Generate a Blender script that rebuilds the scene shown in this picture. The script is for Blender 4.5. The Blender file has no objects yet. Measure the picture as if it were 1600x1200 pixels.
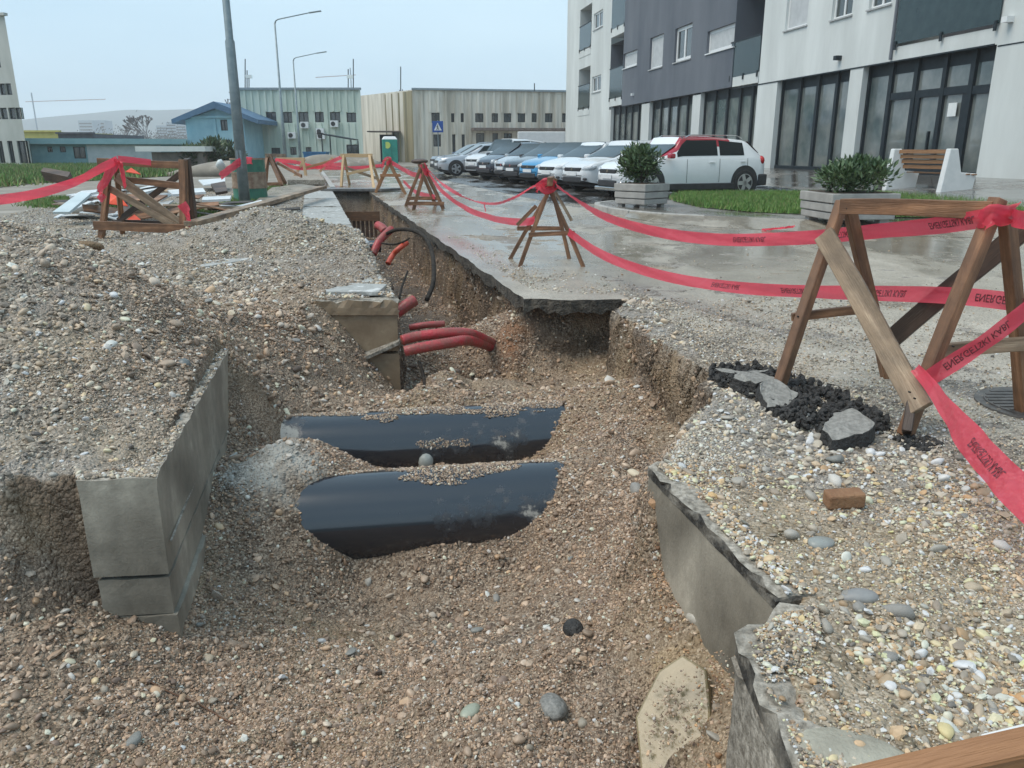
import bpy, bmesh, math, random
import numpy as np
from mathutils import Vector, Matrix, Euler
SC = bpy.context.scene
C = SC.collection
random.seed(7); RNG = np.random.default_rng(7)
R = math.radians
# ---------------------------------------------------------------- camera
FPX, PITCH, EYE = 1230.0, R(16.53), 1.2
cam_d = bpy.data.cameras.new('camera'); cam = bpy.data.objects.new('camera', cam_d); C.objects.link(cam)
cam.location = (0, 0, EYE); cam.rotation_euler = (R(90) - PITCH, 0, 0)
cam_d.sensor_fit = 'HORIZONTAL'; cam_d.sensor_width = 36; cam_d.lens = 36 * FPX / 1600
cam_d.clip_start = 0.05; cam_d.clip_end = 6000
SC.camera = cam
# ---------------------------------------------------------------- sky, sun, exposure
SUN_EL, SUN_AZ = R(58), R(252)
w = bpy.data.worlds.new('World'); SC.world = w; w.use_nodes = True
nt = w.node_tree; nt.nodes.clear()
wo = nt.nodes.new('ShaderNodeOutputWorld'); bg = nt.nodes.new('ShaderNodeBackground')
sky = nt.nodes.new('ShaderNodeTexSky'); sky.sky_type = 'NISHITA'; sky.sun_disc = False
sky.sun_elevation = SUN_EL; sky.sun_rotation = SUN_AZ; sky.air_density = 1.5; sky.dust_density = 4.0
sm = nt.nodes.new('ShaderNodeVectorMath'); sm.operation = 'SCALE'; sm.inputs['Scale'].default_value = 0.07
tc = nt.nodes.new('ShaderNodeTexCoord'); mp = nt.nodes.new('ShaderNodeMapping'); mp.inputs['Scale'].default_value = (1, 1, 3.2)
nz = nt.nodes.new('ShaderNodeTexNoise'); nz.inputs['Scale'].default_value = 1.6; nz.inputs['Detail'].default_value = 5; nz.inputs['Roughness'].default_value = .5
rp = nt.nodes.new('ShaderNodeValToRGB'); rp.color_ramp.elements[0].position = .3; rp.color_ramp.elements[1].position = .72
rp.color_ramp.elements[0].color = (.315, .50, .66, 1); rp.color_ramp.elements[1].color = (.46, .635, .76, 1)
mx = nt.nodes.new('ShaderNodeMix'); mx.data_type = 'RGBA'; mx.inputs[0].default_value = .86
L = nt.links.new
L(sky.outputs[0], sm.inputs[0]); L(tc.outputs['Generated'], mp.inputs[0]); L(mp.outputs[0], nz.inputs['Vector']); L(nz.outputs[0], rp.inputs[0])
L(sm.outputs[0], mx.inputs[6]); L(rp.outputs[0], mx.inputs[7]); L(mx.outputs[2], bg.inputs[0]); bg.inputs[1].default_value = .88
L(bg.outputs[0], wo.inputs[0])
sd = bpy.data.lights.new('sun', 'SUN'); sd.energy = 1.5; sd.angle = R(40); sd.color = (1, .90, .78)
so = bpy.data.objects.new('sun', sd); C.objects.link(so)
so.rotation_euler = (R(90) - SUN_EL, 0, -SUN_AZ + R(180))
SC.view_settings.view_transform = 'Standard'; SC.view_settings.look = 'None'
SC.view_settings.exposure = 0.84; SC.view_settings.gamma = 1; SC.view_settings.use_curve_mapping = False
try:
    SC.cycles.use_denoising = True; SC.cycles.max_bounces = 6; SC.cycles.volume_bounces = 2
except Exception: pass
# ---------------------------------------------------------------- projection helpers: read a place off the photograph
def ray(u, v):
    x = (u - 800) / FPX; y = -(v - 600) / FPX
    return (x, math.cos(PITCH) + y * math.sin(PITCH), -math.sin(PITCH) + y * math.cos(PITCH))
def G(u, v, z=0.):
    d = ray(u, v); t = (z - EYE) / d[2]; return Vector((d[0] * t, d[1] * t, z))
def D(u, v, yy):
    d = ray(u, v); t = yy / d[1]; return Vector((d[0] * t, yy, EYE + d[2] * t))
# ---------------------------------------------------------------- materials
MATS = {}
def mat(name, c1, c2=None, scale=4., rough=.6, bump=0., bscale=60., metal=0., rough2=None, stretch=None, detail=4, c3=None, spec=.5, bdist=.01, contrast=(.35, .65), trans=0., coat=0.):
    """noise-mottled principled material in object space"""
    if name in MATS: return MATS[name]
    m = bpy.data.materials.new(name); m.use_nodes = True; MATS[name] = m
    n = m.node_tree; b = n.nodes['Principled BSDF']; ln = n.links.new
    b.inputs['Roughness'].default_value = rough; b.inputs['Metallic'].default_value = metal
    b.inputs['Specular IOR Level'].default_value = spec
    if trans: b.inputs['Transmission Weight'].default_value = trans
    if coat: b.inputs['Coat Weight'].default_value = coat; b.inputs['Coat Roughness'].default_value = .08
    t = n.nodes.new('ShaderNodeTexCoord'); mpn = n.nodes.new('ShaderNodeMapping')
    if stretch: mpn.inputs['Scale'].default_value = stretch
    ln(t.outputs['Object'], mpn.inputs[0])
    if c2 is None: c2 = tuple(x * .8 for x in c1)
    z = n.nodes.new('ShaderNodeTexNoise'); z.inputs['Scale'].default_value = scale; z.inputs['Detail'].default_value = detail; z.inputs['Roughness'].default_value = .6
    ln(mpn.outputs[0], z.inputs['Vector'])
    r = n.nodes.new('ShaderNodeValToRGB'); e = r.color_ramp.elements
    e[0].position, e[1].position = contrast; e[0].color = (*c1, 1); e[1].color = (*c2, 1)
    if c3: q = e.new(.5 * (contrast[0] + contrast[1]) + .06); q.color = (*c3, 1)
    ln(z.outputs[0], r.inputs[0]); ln(r.outputs[0], b.inputs['Base Color'])
    if rough2 is not None:
        mr = n.nodes.new('ShaderNodeMapRange'); mr.inputs['From Min'].default_value = contrast[0]; mr.inputs['From Max'].default_value = contrast[1]
        mr.inputs['To Min'].default_value = rough; mr.inputs['To Max'].default_value = rough2
        ln(z.outputs[0], mr.inputs[0]); ln(mr.outputs[0], b.inputs['Roughness'])
    if bump:
        z2 = n.nodes.new('ShaderNodeTexNoise'); z2.inputs['Scale'].default_value = bscale; z2.inputs['Detail'].default_value = 3
        ln(mpn.outputs[0], z2.inputs['Vector'])
        bp = n.nodes.new('ShaderNodeBump'); bp.inputs['Strength'].default_value = bump; bp.inputs['Distance'].default_value = bdist
        ln(z2.outputs[0], bp.inputs['Height']); ln(bp.outputs[0], b.inputs['Normal'])
    return m
def blotch(m, scale=1.5, lo=.6, hi=1.2, stretch=(1, 1, 1), detail=6, pos=(.35, .65)):
    n = m.node_tree; b = n.nodes['Principled BSDF']; src = b.inputs['Base Color'].links[0].from_socket
    t = n.nodes.new('ShaderNodeTexCoord'); mp_ = n.nodes.new('ShaderNodeMapping'); mp_.inputs['Scale'].default_value = stretch; z = n.nodes.new('ShaderNodeTexNoise'); z.inputs['Scale'].default_value = scale; z.inputs['Detail'].default_value = detail
    z.inputs['Roughness'].default_value = .65; n.links.new(t.outputs['Object'], mp_.inputs[0]); n.links.new(mp_.outputs[0], z.inputs['Vector'])
    r = n.nodes.new('ShaderNodeMapRange'); r.inputs['From Min'].default_value, r.inputs['From Max'].default_value = pos; r.inputs['To Min'].default_value = lo; r.inputs['To Max'].default_value = hi; n.links.new(z.outputs[0], r.inputs[0])
    v = n.nodes.new('ShaderNodeVectorMath'); v.operation = 'SCALE'; n.links.new(src, v.inputs[0]); n.links.new(r.outputs[0], v.inputs['Scale']); n.links.new(v.outputs[0], b.inputs['Base Color']); return m
# ---------------------------------------------------------------- mesh builder
class MB:
    def __init__(s): s.v = []; s.f = []; s.mi = []
    def add(s, vs, fs, m=0):
        o = len(s.v); s.v += [tuple(p) for p in vs]; s.f += [tuple(i + o for i in f) for f in fs]; s.mi += [m] * len(fs); return s
    def box(s, c, d, rot=None, m=0, taper=1.0):
        x, y, z = (q / 2 for q in d); c = Vector(c)
        P = [Vector((a * x * (taper if e > 0 else 1), b * y * (taper if e > 0 else 1), e * z)) for e in (-1, 1) for b in (-1, 1) for a in (-1, 1)]
        if rot is not None:
            if isinstance(rot, (int, float)): rot = Matrix.Rotation(rot, 3, 'Z')
            P = [rot @ p for p in P]
        return s.add([p + c for p in P], [(0, 2, 3, 1), (4, 5, 7, 6), (0, 1, 5, 4), (2, 6, 7, 3), (0, 4, 6, 2), (1, 3, 7, 5)], m)
    def beam(s, a, b, w_, h_, up=(0, 0, 1), m=0):
        a = Vector(a); b = Vector(b); x = (b - a); l = x.length; x.normalize(); up = Vector(up)
        if abs(x.dot(up.normalized())) > .98: up = Vector((0, 1, 0))
        y = up.cross(x).normalized(); z = x.cross(y)
        return s.box((a + b) / 2, (l, w_, h_), Matrix((x, y, z)).transposed(), m)
    def tube(s, path, r, n=8, m=0, cap=True):
        path = [Vector(p) for p in path]; rr = r if isinstance(r, (list, tuple)) else [r] * len(path)
        o = len(s.v); up = Vector((.13, .21, .97))
        for i, p in enumerate(path):
            t = (path[min(i + 1, len(path) - 1)] - path[max(i - 1, 0)]).normalized()
            a = t.cross(up)
            if a.length < .1: a = t.cross(Vector((1, 0, 0)))
            a.normalize(); b = t.cross(a)
            for k in range(n):
                q = 2 * math.pi * k / n; s.v.append(tuple(p + (a * math.cos(q) + b * math.sin(q)) * rr[i]))
        for i in range(len(path) - 1):
            for k in range(n):
                k2 = (k + 1) % n; s.f.append((o + i * n + k, o + i * n + k2, o + (i + 1) * n + k2, o + (i + 1) * n + k)); s.mi.append(m)
        if cap:
            s.f.append(tuple(o + k for k in range(n - 1, -1, -1))); s.mi.append(m)
            s.f.append(tuple(o + (len(path) - 1) * n + k for k in range(n))); s.mi.append(m)
        return s
    def prism(s, poly, z0, z1, m=0):
        n = len(poly); vs = [(p[0], p[1], z0) for p in poly] + [(p[0], p[1], z1) for p in poly]
        fs = [tuple(range(n - 1, -1, -1)), tuple(range(n, 2 * n))] + [(i, (i + 1) % n, n + (i + 1) % n, n + i) for i in range(n)]
        return s.add(vs, fs, m)
    def quad(s, a, b, c, d, m=0): return s.add([a, b, c, d], [(0, 1, 2, 3)], m)
    def build(s, name, mats, parent=None, smooth=False, bevel=0., loc=None, autos=None):
        me = bpy.data.meshes.new(name); me.from_pydata(s.v, [], s.f)
        mats = mats if isinstance(mats, (list, tuple)) else [mats]
        for q in mats: me.materials.append(q)
        if len(mats) > 1: me.polygons.foreach_set('material_index', s.mi)
        if smooth: me.polygons.foreach_set('use_smooth', [True] * len(me.polygons))
        me.update()
        o = bpy.data.objects.new(name, me); C.objects.link(o)
        if bevel:
            b = o.modifiers.new('bevel', 'BEVEL'); b.width = bevel; b.segments = 2; b.limit_method = 'ANGLE'; b.angle_limit = R(40)
        if autos:
            set_sharp(me, autos)
        if parent is not None: attach(o, parent)
        elif loc is not None: recenter(o, loc)
        return o
def set_sharp(me, deg):
    bm = bmesh.new(); bm.from_mesh(me)
    for e in bm.edges:
        if len(e.link_faces) == 2 and e.calc_face_angle(0) > R(deg): e.smooth = False
    for f in bm.faces: f.smooth = True
    bm.to_mesh(me); bm.free()
def attach(o, parent):
    """vertices were given in world space: hang the object under its parent without moving it"""
    o.parent = parent
    pm = parent.get('_wm')
    base = wloc(parent)
    me = o.data
    if me is not None and hasattr(me, 'transform'):
        if me.vertices:
            me.transform(Matrix.Translation(-Vector(base)))
def wloc(o):
    v = Vector(o.location)
    while o.parent: o = o.parent; v += Vector(o.location)
    return v
def recenter(o, loc):
    o.data.transform(Matrix.Translation(-Vector(loc))); o.location = loc
def tag(o, label=None, cat=None, group=None, kind=None):
    if label: o['label'] = label
    if cat: o['category'] = cat
    if group: o['group'] = group
    if kind: o['kind'] = kind
    return o
def empty(name, loc, label=None, cat=None, group=None, rz=0):
    o = bpy.data.objects.new(name, None); C.objects.link(o); o.location = loc; o.rotation_euler = (0, 0, rz)
    o.empty_display_size = .1
    return tag(o, label, cat, group)
def grid_mesh(name, X, Y, Z, m, attrs=None, smooth=True, mats=None):
    ny, nx = X.shape; me = bpy.data.meshes.new(name)
    v = np.stack([X, Y, Z], -1).reshape(-1, 3).astype('f4'); idx = np.arange(nx * ny).reshape(ny, nx)
    q = np.stack([idx[:-1, :-1], idx[:-1, 1:], idx[1:, 1:], idx[1:, :-1]], -1).reshape(-1, 4)
    me.vertices.add(len(v)); me.vertices.foreach_set('co', v.ravel())
    me.loops.add(q.size); me.loops.foreach_set('vertex_index', q.ravel().astype('i4'))
    me.polygons.add(len(q)); me.polygons.foreach_set('loop_start', np.arange(0, q.size, 4, dtype='i4'))
    me.update(calc_edges=True)
    me.polygons.foreach_set('use_smooth', np.full(len(q), smooth))
    me.materials.append(m)
    for k, a in (attrs or {}).items():
        at = me.attributes.new(k, 'FLOAT', 'POINT'); at.data.foreach_set('value', a.ravel().astype('f4'))
    o = bpy.data.objects.new(name, me); C.objects.link(o); return o
# ---------------------------------------------------------------- numpy noise
def _hash(i, j, s): 
    h = (i * 374761393 + j * 668265263 + s * 974634777) & 0xffffffff
    h = ((h ^ (h >> 13)) * 1274126177) & 0xffffffff
    return ((h ^ (h >> 16)) & 0xffff) / 65535.0
def vnoise(x, y, s=0):
    i = np.floor(x).astype(np.int64); j = np.floor(y).astype(np.int64); a = x - i; b = y - j
    a = a * a * (3 - 2 * a); b = b * b * (3 - 2 * b)
    return (_hash(i, j, s) * (1 - a) + _hash(i + 1, j, s) * a) * (1 - b) + (_hash(i, j + 1, s) * (1 - a) + _hash(i + 1, j + 1, s) * a) * b
def fbm(x, y, sc, octv=4, s=0, g=.5):
    t = 0; a = 1; n = 0
    for k in range(octv): t = t + a * (vnoise(x * sc * 2 ** k + 17 * k, y * sc * 2 ** k - 9 * k, s + k) - .5); n += a; a *= g
    return t / n * 2
def tps(pts, x, y, reg=.002):
    P = np.array(pts, float); n = len(P); d = np.hypot(P[:, None, 0] - P[None, :, 0], P[:, None, 1] - P[None, :, 1])
    K = np.where(d > 0, d * d * np.log(d + 1e-9), 0) + reg * np.eye(n)
    A = np.zeros((n + 3, n + 3)); A[:n, :n] = K; A[:n, n] = 1; A[:n, n + 1:n + 3] = P[:, :2]; A[n, :n] = 1; A[n + 1:, :n] = P[:, :2].T
    s = np.linalg.solve(A, np.concatenate([P[:, 2], [0, 0, 0]]))
    o = s[n] + s[n + 1] * x + s[n + 2] * y
    for k in range(n):
        r2 = (x - P[k, 0]) ** 2 + (y - P[k, 1]) ** 2; o = o + s[k] * .5 * r2 * np.log(r2 + 1e-12)
    return o
# ================================================================ GROUND
# outline of the excavation (x, y, softness of the edge that starts here): a cliff where small, a slope where large
PIT = [(-3.5, 2.50, .3), (-1.98, 2.80, .05), (-1.70, 2.83, .03), (-1.425, 2.86, .03), (-1.86, 4.87, .5), (-2.15, 5.45, .8), (-1.72, 6.50, .03), (-.97, 6.50, .04),
       (-5.41, 24.4, .05), (-4.25, 24.4, .08), (.22, 6.80, .09), (1.03, 6.74, .08), (.80, 5.94, .05), (1.03, 4.74, .05), (1.09, 4.17, .07), (.98, 3.65, .28),
       (.72, 3.05, .22), (.615, 2.90, .03), (.82, 1.95, .03), (.655, 1.74, .03), (.635, 1.33, .03), (.5, -1, .1), (-3.5, -1, .3)]
ZP = [(-1.3, 2.72, -.72), (-1.68, 2.66, -.52), (-2.2, 2.3, -.46), (-3, 2, -.3), (-1.2, 2.0, -.66), (-.4, 2.0, -.70), (0, 1.5, -.66), (-.5, 1, -.66), (-1.5, 1, -.55),
      (.25, 2.0, -.62), (.5, 1.6, -.56), (.66, 1.9, -.40), (.55, 1.3, -.62), (.51, 2.8, -.44), (.1, 2.4, -.64), (.33, 2.4, -.60), (.42, 2.0, -.66), (.45, 2.2, -.62), 
      (-.8, 2.9, -.86), (-.3, 3.0, -.86), (.2, 3.0, -.72), (-1.05, 3.5, -.86), (-.8, 3.68, -.96), (-.4, 3.62, -.93), (0, 3.66, -.94), (.25, 3.62, -.74), (.75, 3.5, -.36),
      (-1.35, 3.5, -.66), (-1.5, 4.1, -.46), (-1.65, 4.7, -.60), (-1.72, 5.12, -.40), (-1.22, 4.03, -.36), (-1.16, 3.84, -.46), (-1.12, 4.22, -.44), (-1.2, 4.5, -.56),
      (-.9, 4.2, -.54), (-.4, 4.2, -.54), (.1, 4.2, -.54), (-.9, 4.55, -.76), (-.4, 4.55, -.74), (.1, 4.55, -.70), (-1.3, 4.75, -.78), (-.4, 4.8, -.86), (.15, 4.8, -.78),
      (.36, 4.03, -.43), (.36, 3.84, -.56), (.38, 4.25, -.42), (.42, 4.6, -.5), (.45, 5.1, -.46), (.72, 5.85, -.48), (.88, 4.7, -.42), (.93, 4.2, -.42), (.8, 3.9, -.42),
      (-1.2, 5.42, -.50), (-.6, 5.38, -.50), (0, 5.38, -.50), (.3, 5.4, -.5), (-.3, 5.8, -.58), (.4, 5.8, -.58), (-.8, 5.9, -.64), (-1.2, 6.1, -.55), (-1.0, 6.4, -.76),
       (-.35, 6.34, -1.15), (-.65, 6.36, -1.1), (-.5, 6.22, -1.05), (-.45, 6.0, -.53), (-.72, 6.0, -.56), (-.2, 6.05, -.56), (.12, 6.42, -.62), (-.10, 6.68, -.36), (-.02, 6.45, -.52), (.75, 6.35, -.6), (-1.5, 6.35, -.52), (-1.35, 5.9, -.58), (-2.1, 5.9, -.3),
      (-1.05, 7, -.66), (-.45, 6.8, -.58), (-1.2, 8, -.8), (-.8, 8, -.8), (-1.8, 10, -.9), (-1.2, 10, -.9), (-3, 15, -.95), (-4.8, 24, -.95), (-3.5, 20, -.95)]
ZT = [(-3.3, 5.6, .66), (-3.9, 5.3, .7), (-2.9, 5.5, .52), (-2.4, 5, .41), (-2.1, 4.75, .33), (-1.9, 4.7, .12), (-1.8, 4.85, .0), (-2.3, 3.6, .22), (-1.8, 3.6, .10), (-1.5, 3.2, .03), (-1.5, 2.8, .0),
      (-2.2, 2.8, .0), (-3, 2.7, .1), (-3, 3.6, .36), (-4.5, 4, .5), (-5.5, 5.5, .5), (-7, 6, .3), (-8, 4, .3), (-8, 9, .0), (-5, 7.6, .06), (-4, 7.3, .05), (-3, 6.8, .07), (-2.4, 6.1, .07), (-1.7, 6.5, .03),
      (-2.6, 7.4, .0), (-3.6, 8.6, .0), (-1.4, 7.5, .02), (-5.5, 10, 0), (-3.0, 10.1, .50), (-2.5, 9.5, .42), (-2.1, 9.0, .26), (-1.65, 8.3, .1), (-3.6, 10.9, .18), (-3.3, 12, .08), (-2.9, 9.0, .14),
      (-6, 14, 0), (-8, 14, 0), (-5, 17, 0), (-7, 22, 0), (-4.4, 14, .02), (-2.7, 11, .16), (-2.4, 10.2, .25), (-6, 26, 0), (-3.4, 7.9, -.01), (-8, 18, 0)]
def inside_dist(x, y, poly):
    ins = np.zeros(x.shape, bool); best = np.full(x.shape, 1e9); soft = np.zeros(x.shape); n = len(poly); m = np.zeros(x.shape); first = True
    mm = None
    for i in range(n):
        ax, ay, s = poly[i]; bx, by = poly[(i + 1) % n][:2]
        c = ((ay > y) != (by > y)) & (x < (bx - ax) * (y - ay) / ((by - ay) or 1e-9) + ax); ins ^= c
        t = np.clip(((x - ax) * (bx - ax) + (y - ay) * (by - ay)) / ((bx - ax) ** 2 + (by - ay) ** 2), 0, 1)
        d = np.hypot(x - ax - t * (bx - ax), y - ay - t * (by - ay))
        r = d / s; mm = r if mm is None else np.minimum(mm, r); best = np.minimum(best, d)
    return ins, mm, best
def height(x, y, detail=True):
    wob = .03 * fbm(x, y, 3.5, 3, 11) + .018 * fbm(x, y, 14, 2, 5)
    block = ((y > 2.7) & (y < 4.9) & (x < -1.3) & (x > -1.95)) | ((y > 1.0) & (y < 2.95) & (x > .5))| ((y > 6.2) & (y < 6.7) & (x < -.9) & (x > -1.7))
    wob = np.where(block, 0, wob)
    ins, m, d = inside_dist(x + wob, y + wob * .7, PIT)
    m = np.clip(np.where(ins, m, 0), 0, 1); m = m * m * (3 - 2 * m)
    zp = np.clip(tps(ZP, x, y), -1.05, .05)
    left = np.clip((-.9 - .25 * (np.maximum(y, 6.4) - 6.4) - x) / .12, 0, 1)
    zt = np.clip(tps(ZT, x, y), -.02, .85) * left
    fade = np.clip((26 - y) / 3, 0, 1) * np.clip((x + 9.5) / 1.5, 0, 1)
    zt = zt * fade
    yard = left
    z = zt * (1 - m) + zp * m
    if detail:
        rough = m * .9 + (1 - m) * (.15 + .75 * yard * np.clip((14 - y) / 6, .25, 1))
        near = np.clip((3.2 - y) / 1.5, 0, 1) * (x > .6) * (1 - m)
        rough = np.maximum(rough, near * .5) * fade
        z = z + rough * (.075 * fbm(x, y, 1.9, 3, 21) + .045 * fbm(x, y, 6, 3, 31) + .022 * np.abs(fbm(x, y, 15, 3, 36)) + .012 * fbm(x, y, 33, 2, 41) + np.exp(-((x - .25) / .38) ** 2 - ((y - 2.35) / .55) ** 2) * (.05 * np.abs(fbm(x, y, 8, 3, 46)) + .03 * fbm(x, y, 22, 2, 48)))
        slopey = np.clip(m * (1 - m) * 4, 0, 1)
    # rear lip of the pipes etc keeps clear; cut the bench for the pipes
    return z, m
sx = np.concatenate([np.linspace(-7.5, -3.3, 60)[:-1], np.arange(-3.3, 1.9, .02), np.linspace(1.9, 6.5, 60)])
sy = [-.6]
while sy[-1] < 26: sy.append(sy[-1] + (.021 if sy[-1] < 6.8 else .021 * (sy[-1] / 6.8) ** 2)) if sy[-1] > .9 else sy.append(sy[-1] + .06)
sy = np.array(sy); S_, Y_ = np.meshgrid(sx, sy)
X_ = S_ - .25 * np.maximum(0, Y_ - 6.5)
Z_, Mk = height(X_, Y_)
# borders of the fine sheet return to level ground
edge = np.clip((26 - Y_) / .6, 0, 1); Z_ = np.where(Y_ > 25.4, 0, Z_); Z_[:, -1] = 0
# push cliff faces sideways for an uneven broken look
gx = np.gradient(Z_, axis=1) / np.gradient(X_, axis=1); gy = np.gradient(Z_, axis=0) / np.gradient(Y_, axis=0)
steep = np.clip((np.hypot(gx, gy) - 1.2) / 2, 0, 1)
blk = ((Y_ > 2.7) & (Y_ < 5.0) & (X_ > -2.0) & (X_ < -1.3)) | ((Y_ < 2.95) & (X_ > .5)) | ((Y_ > 6.3) & (Y_ < 6.6) & (X_ < -.9))
disp = np.where(blk, 0, steep * .11 * fbm(Z_ * 6 + 3, (X_ + Y_) * 3.5, 1., 4, 77))
gl = np.hypot(gx, gy) + 1e-6
X2 = X_ + disp * gx / gl; Y2 = Y_ + disp * gy / gl
# colour zones: 0 pale grey gravel, 1 brown damp soil; 'rust' marks the yellow-brown patches
soil = np.clip(Mk * 1.1 + .35 * fbm(X_, Y_, 1.1, 4, 91) + .18 * (X_ < -.9) * np.clip(1 - abs(Y_ - 4.) / 2, 0, 1), 0, 1)
soil = np.maximum(soil, np.clip(steep * 1.1, 0, 1))
ramp_ = np.exp(-((X_ + 1.7) / 1.0) ** 2 - ((Y_ - 5.6) / 1.7) ** 2); soil = np.clip(soil + .9 * ramp_ + .14 * (Y_ < 9) * (X_ < -1), 0, 1)
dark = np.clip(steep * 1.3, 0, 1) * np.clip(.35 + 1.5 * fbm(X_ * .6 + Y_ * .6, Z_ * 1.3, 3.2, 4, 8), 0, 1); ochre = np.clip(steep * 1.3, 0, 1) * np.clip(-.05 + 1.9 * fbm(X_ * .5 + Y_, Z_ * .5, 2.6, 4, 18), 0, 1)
dark = np.maximum(dark, .95 * np.clip(1.5 - np.hypot((X_ + .45) / .30, (Y_ - 6.32) / .17), 0, 1))  # shade of the hollow under the ducts, painted into the ground colour
dark = np.maximum(dark, np.clip(steep * 1.5, 0, 1) * (Y_ > 6.4) * (X_ > -.35) * (.55 + .6 * fbm(X_, Y_ + Z_, 4, 3, 9)))  # shadow under the road lip, painted onto the steep faces below it
dark = np.clip(np.maximum(dark, .9 * np.clip((-.80 - Z_) / .15, 0, 1) * (Y_ > 6)), 0, 1)  # painted shade deepening with depth in the hole and along the trench floor
yel = np.clip(fbm(X_, Y_, 1.6, 3, 57) * 1.5 + .8 * ((X_ > .5) & (Y_ < 2.4)) , 0, 1) * .7
orange = .7 * np.clip(1.1 - np.hypot((X_ + .02) / .22, (Y_ - 6.62) / .3) + .5 * fbm(X_, Y_ + Z_, 6, 3, 4), 0, 1)
cem = np.clip(1.5 - np.hypot((X_ + 1.32) / .20, (Y_ - 3.98) / .20) + .9 * fbm(X_, Y_, 12, 3, 71), 0, 1)
tar = .8 * np.clip(1.3 - abs(Z_ + .03) / .06 + .8 * fbm(X_, Y_, 6, 2, 3), 0, 1) * np.clip(steep * 2, 0, 1) * ((Y_ > 5.9) & (X_ > -1.0 - .25 * (Y_ - 6.5) + .5))
def ground_mat():
    m = bpy.data.materials.new('gravel_ground'); m.use_nodes = True; n = m.node_tree; b = n.nodes['Principled BSDF']; ln = n.links.new
    t = n.nodes.new('ShaderNodeTexCoord')
    def att(k):
        a = n.nodes.new('ShaderNodeAttribute'); a.attribute_name = k; return a.outputs['Fac']
    def vor(sc, sm=False):
        v = n.nodes.new('ShaderNodeTexVoronoi'); v.inputs['Scale'].default_value = sc; v.inputs['Randomness'].default_value = 1
        ln(wv.outputs[0], v.inputs['Vector']); return v
    wn = n.nodes.new('ShaderNodeTexNoise'); wn.inputs['Scale'].default_value = 25; ln(t.outputs['Object'], wn.inputs['Vector'])
    wv = n.nodes.new('ShaderNodeVectorMath'); wv.operation = 'MULTIPLY_ADD'; wv.inputs[1].default_value = (.02, .02, .02)
    ln(wn.outputs['Color'], wv.inputs[0]); ln(t.outputs['Object'], wv.inputs[2])
    def ramp(src, cols):
        r = n.nodes.new('ShaderNodeValToRGB'); e = r.color_ramp.elements
        while len(e) < len(cols): e.new(.5)
        for k, (p, c) in enumerate(cols): e[k].position = p; e[k].color = (*c, 1)
        ln(src, r.inputs[0]); return r.outputs[0]
    def mix(f, a, b_, mode='MIX'):
        x = n.nodes.new('ShaderNodeMix'); x.data_type = 'RGBA'; x.blend_type = mode
        for s_, i in ((f, 0), (a, 6), (b_, 7)):
            if isinstance(s_, (int, float)): x.inputs[i].default_value = s_
            elif isinstance(s_, tuple): x.inputs[i].default_value = (*s_, 1)
            else: ln(s_, x.inputs[i])
        return x.outputs[2]
    v1 = vor(85); v2 = vor(210); v3 = vor(40)
    sep = n.nodes.new('ShaderNodeSeparateColor'); ln(v1.outputs['Color'], sep.inputs[0])
    sep2 = n.nodes.new('ShaderNodeSeparateColor'); ln(v2.outputs['Color'], sep2.inputs[0])
    grey = ramp(sep.outputs[0], [(0, (.07, .063, .055)), (.35, (.21, .19, .16)), (.7, (.36, .33, .285)), (1, (.60, .56, .49))])
    brown = ramp(sep.outputs[0], [(0, (.08, .055, .04)), (.4, (.215, .160, .115)), (.75, (.38, .30, .225)), (1, (.62, .54, .44))])
    fine_g = ramp(sep2.outputs[1], [(0, (.13, .12, .11)), (.6, (.31, .29, .26)), (1, (.46, .43, .40))])
    fine_b = ramp(sep2.outputs[1], [(0, (.09, .063, .045)), (.6, (.25, .187, .135)), (1, (.44, .35, .265))])
    nn = n.nodes.new('ShaderNodeTexNoise'); nn.inputs['Scale'].default_value = 5; nn.inputs['Detail'].default_value = 6; ln(t.outputs['Object'], nn.inputs['Vector'])
    fs = n.nodes.new('ShaderNodeMapRange'); fs.inputs['From Min'].default_value = .4; fs.inputs['From Max'].default_value = .6; ln(nn.outputs[0], fs.inputs[0])
    g = mix(fs.outputs[0], grey, fine_g); br = mix(fs.outputs[0], brown, fine_b)
    c = mix(att('soil'), g, br)
    c = mix(att('yel'), c, mix(.5, c, (.48, .36, .20)))
    c = mix(att('orange'), c, (.25, .10, .035))
    c = mix(att('ochre'), c, mix(.5, c, (.36, .25, .12)))
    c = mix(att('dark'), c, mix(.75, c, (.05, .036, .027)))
    c = mix(att('cem'), c, (.42, .42, .39))
    c = mix(att('tar'), c, (.022, .021, .022))
    big = ramp(nn.outputs[0], [(.32, (.60, .57, .54)), (.68, (1.15, 1.12, 1.08))])
    c = mix(.85, c, big, 'MULTIPLY')
    ln(c, b.inputs['Base Color'])
    rr = n.nodes.new('ShaderNodeMapRange'); rr.inputs['To Min'].default_value = .42; rr.inputs['To Max'].default_value = .8; ln(nn.outputs[0], rr.inputs[0]); ln(rr.outputs[0], b.inputs['Roughness'])
    b.inputs['Specular IOR Level'].default_value = .35
    inv = n.nodes.new('ShaderNodeMath'); inv.operation = 'SUBTRACT'; inv.inputs[0].default_value = 1; ln(v1.outputs['Distance'], inv.inputs[1])
    inv2 = n.nodes.new('ShaderNodeMath'); inv2.operation = 'SUBTRACT'; inv2.inputs[0].default_value = 1; ln(v3.outputs['Distance'], inv2.inputs[1])
    b1 = n.nodes.new('ShaderNodeBump'); b1.inputs['Strength'].default_value = .9; b1.inputs['Distance'].default_value = .008; ln(inv.outputs[0], b1.inputs['Height'])
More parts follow.
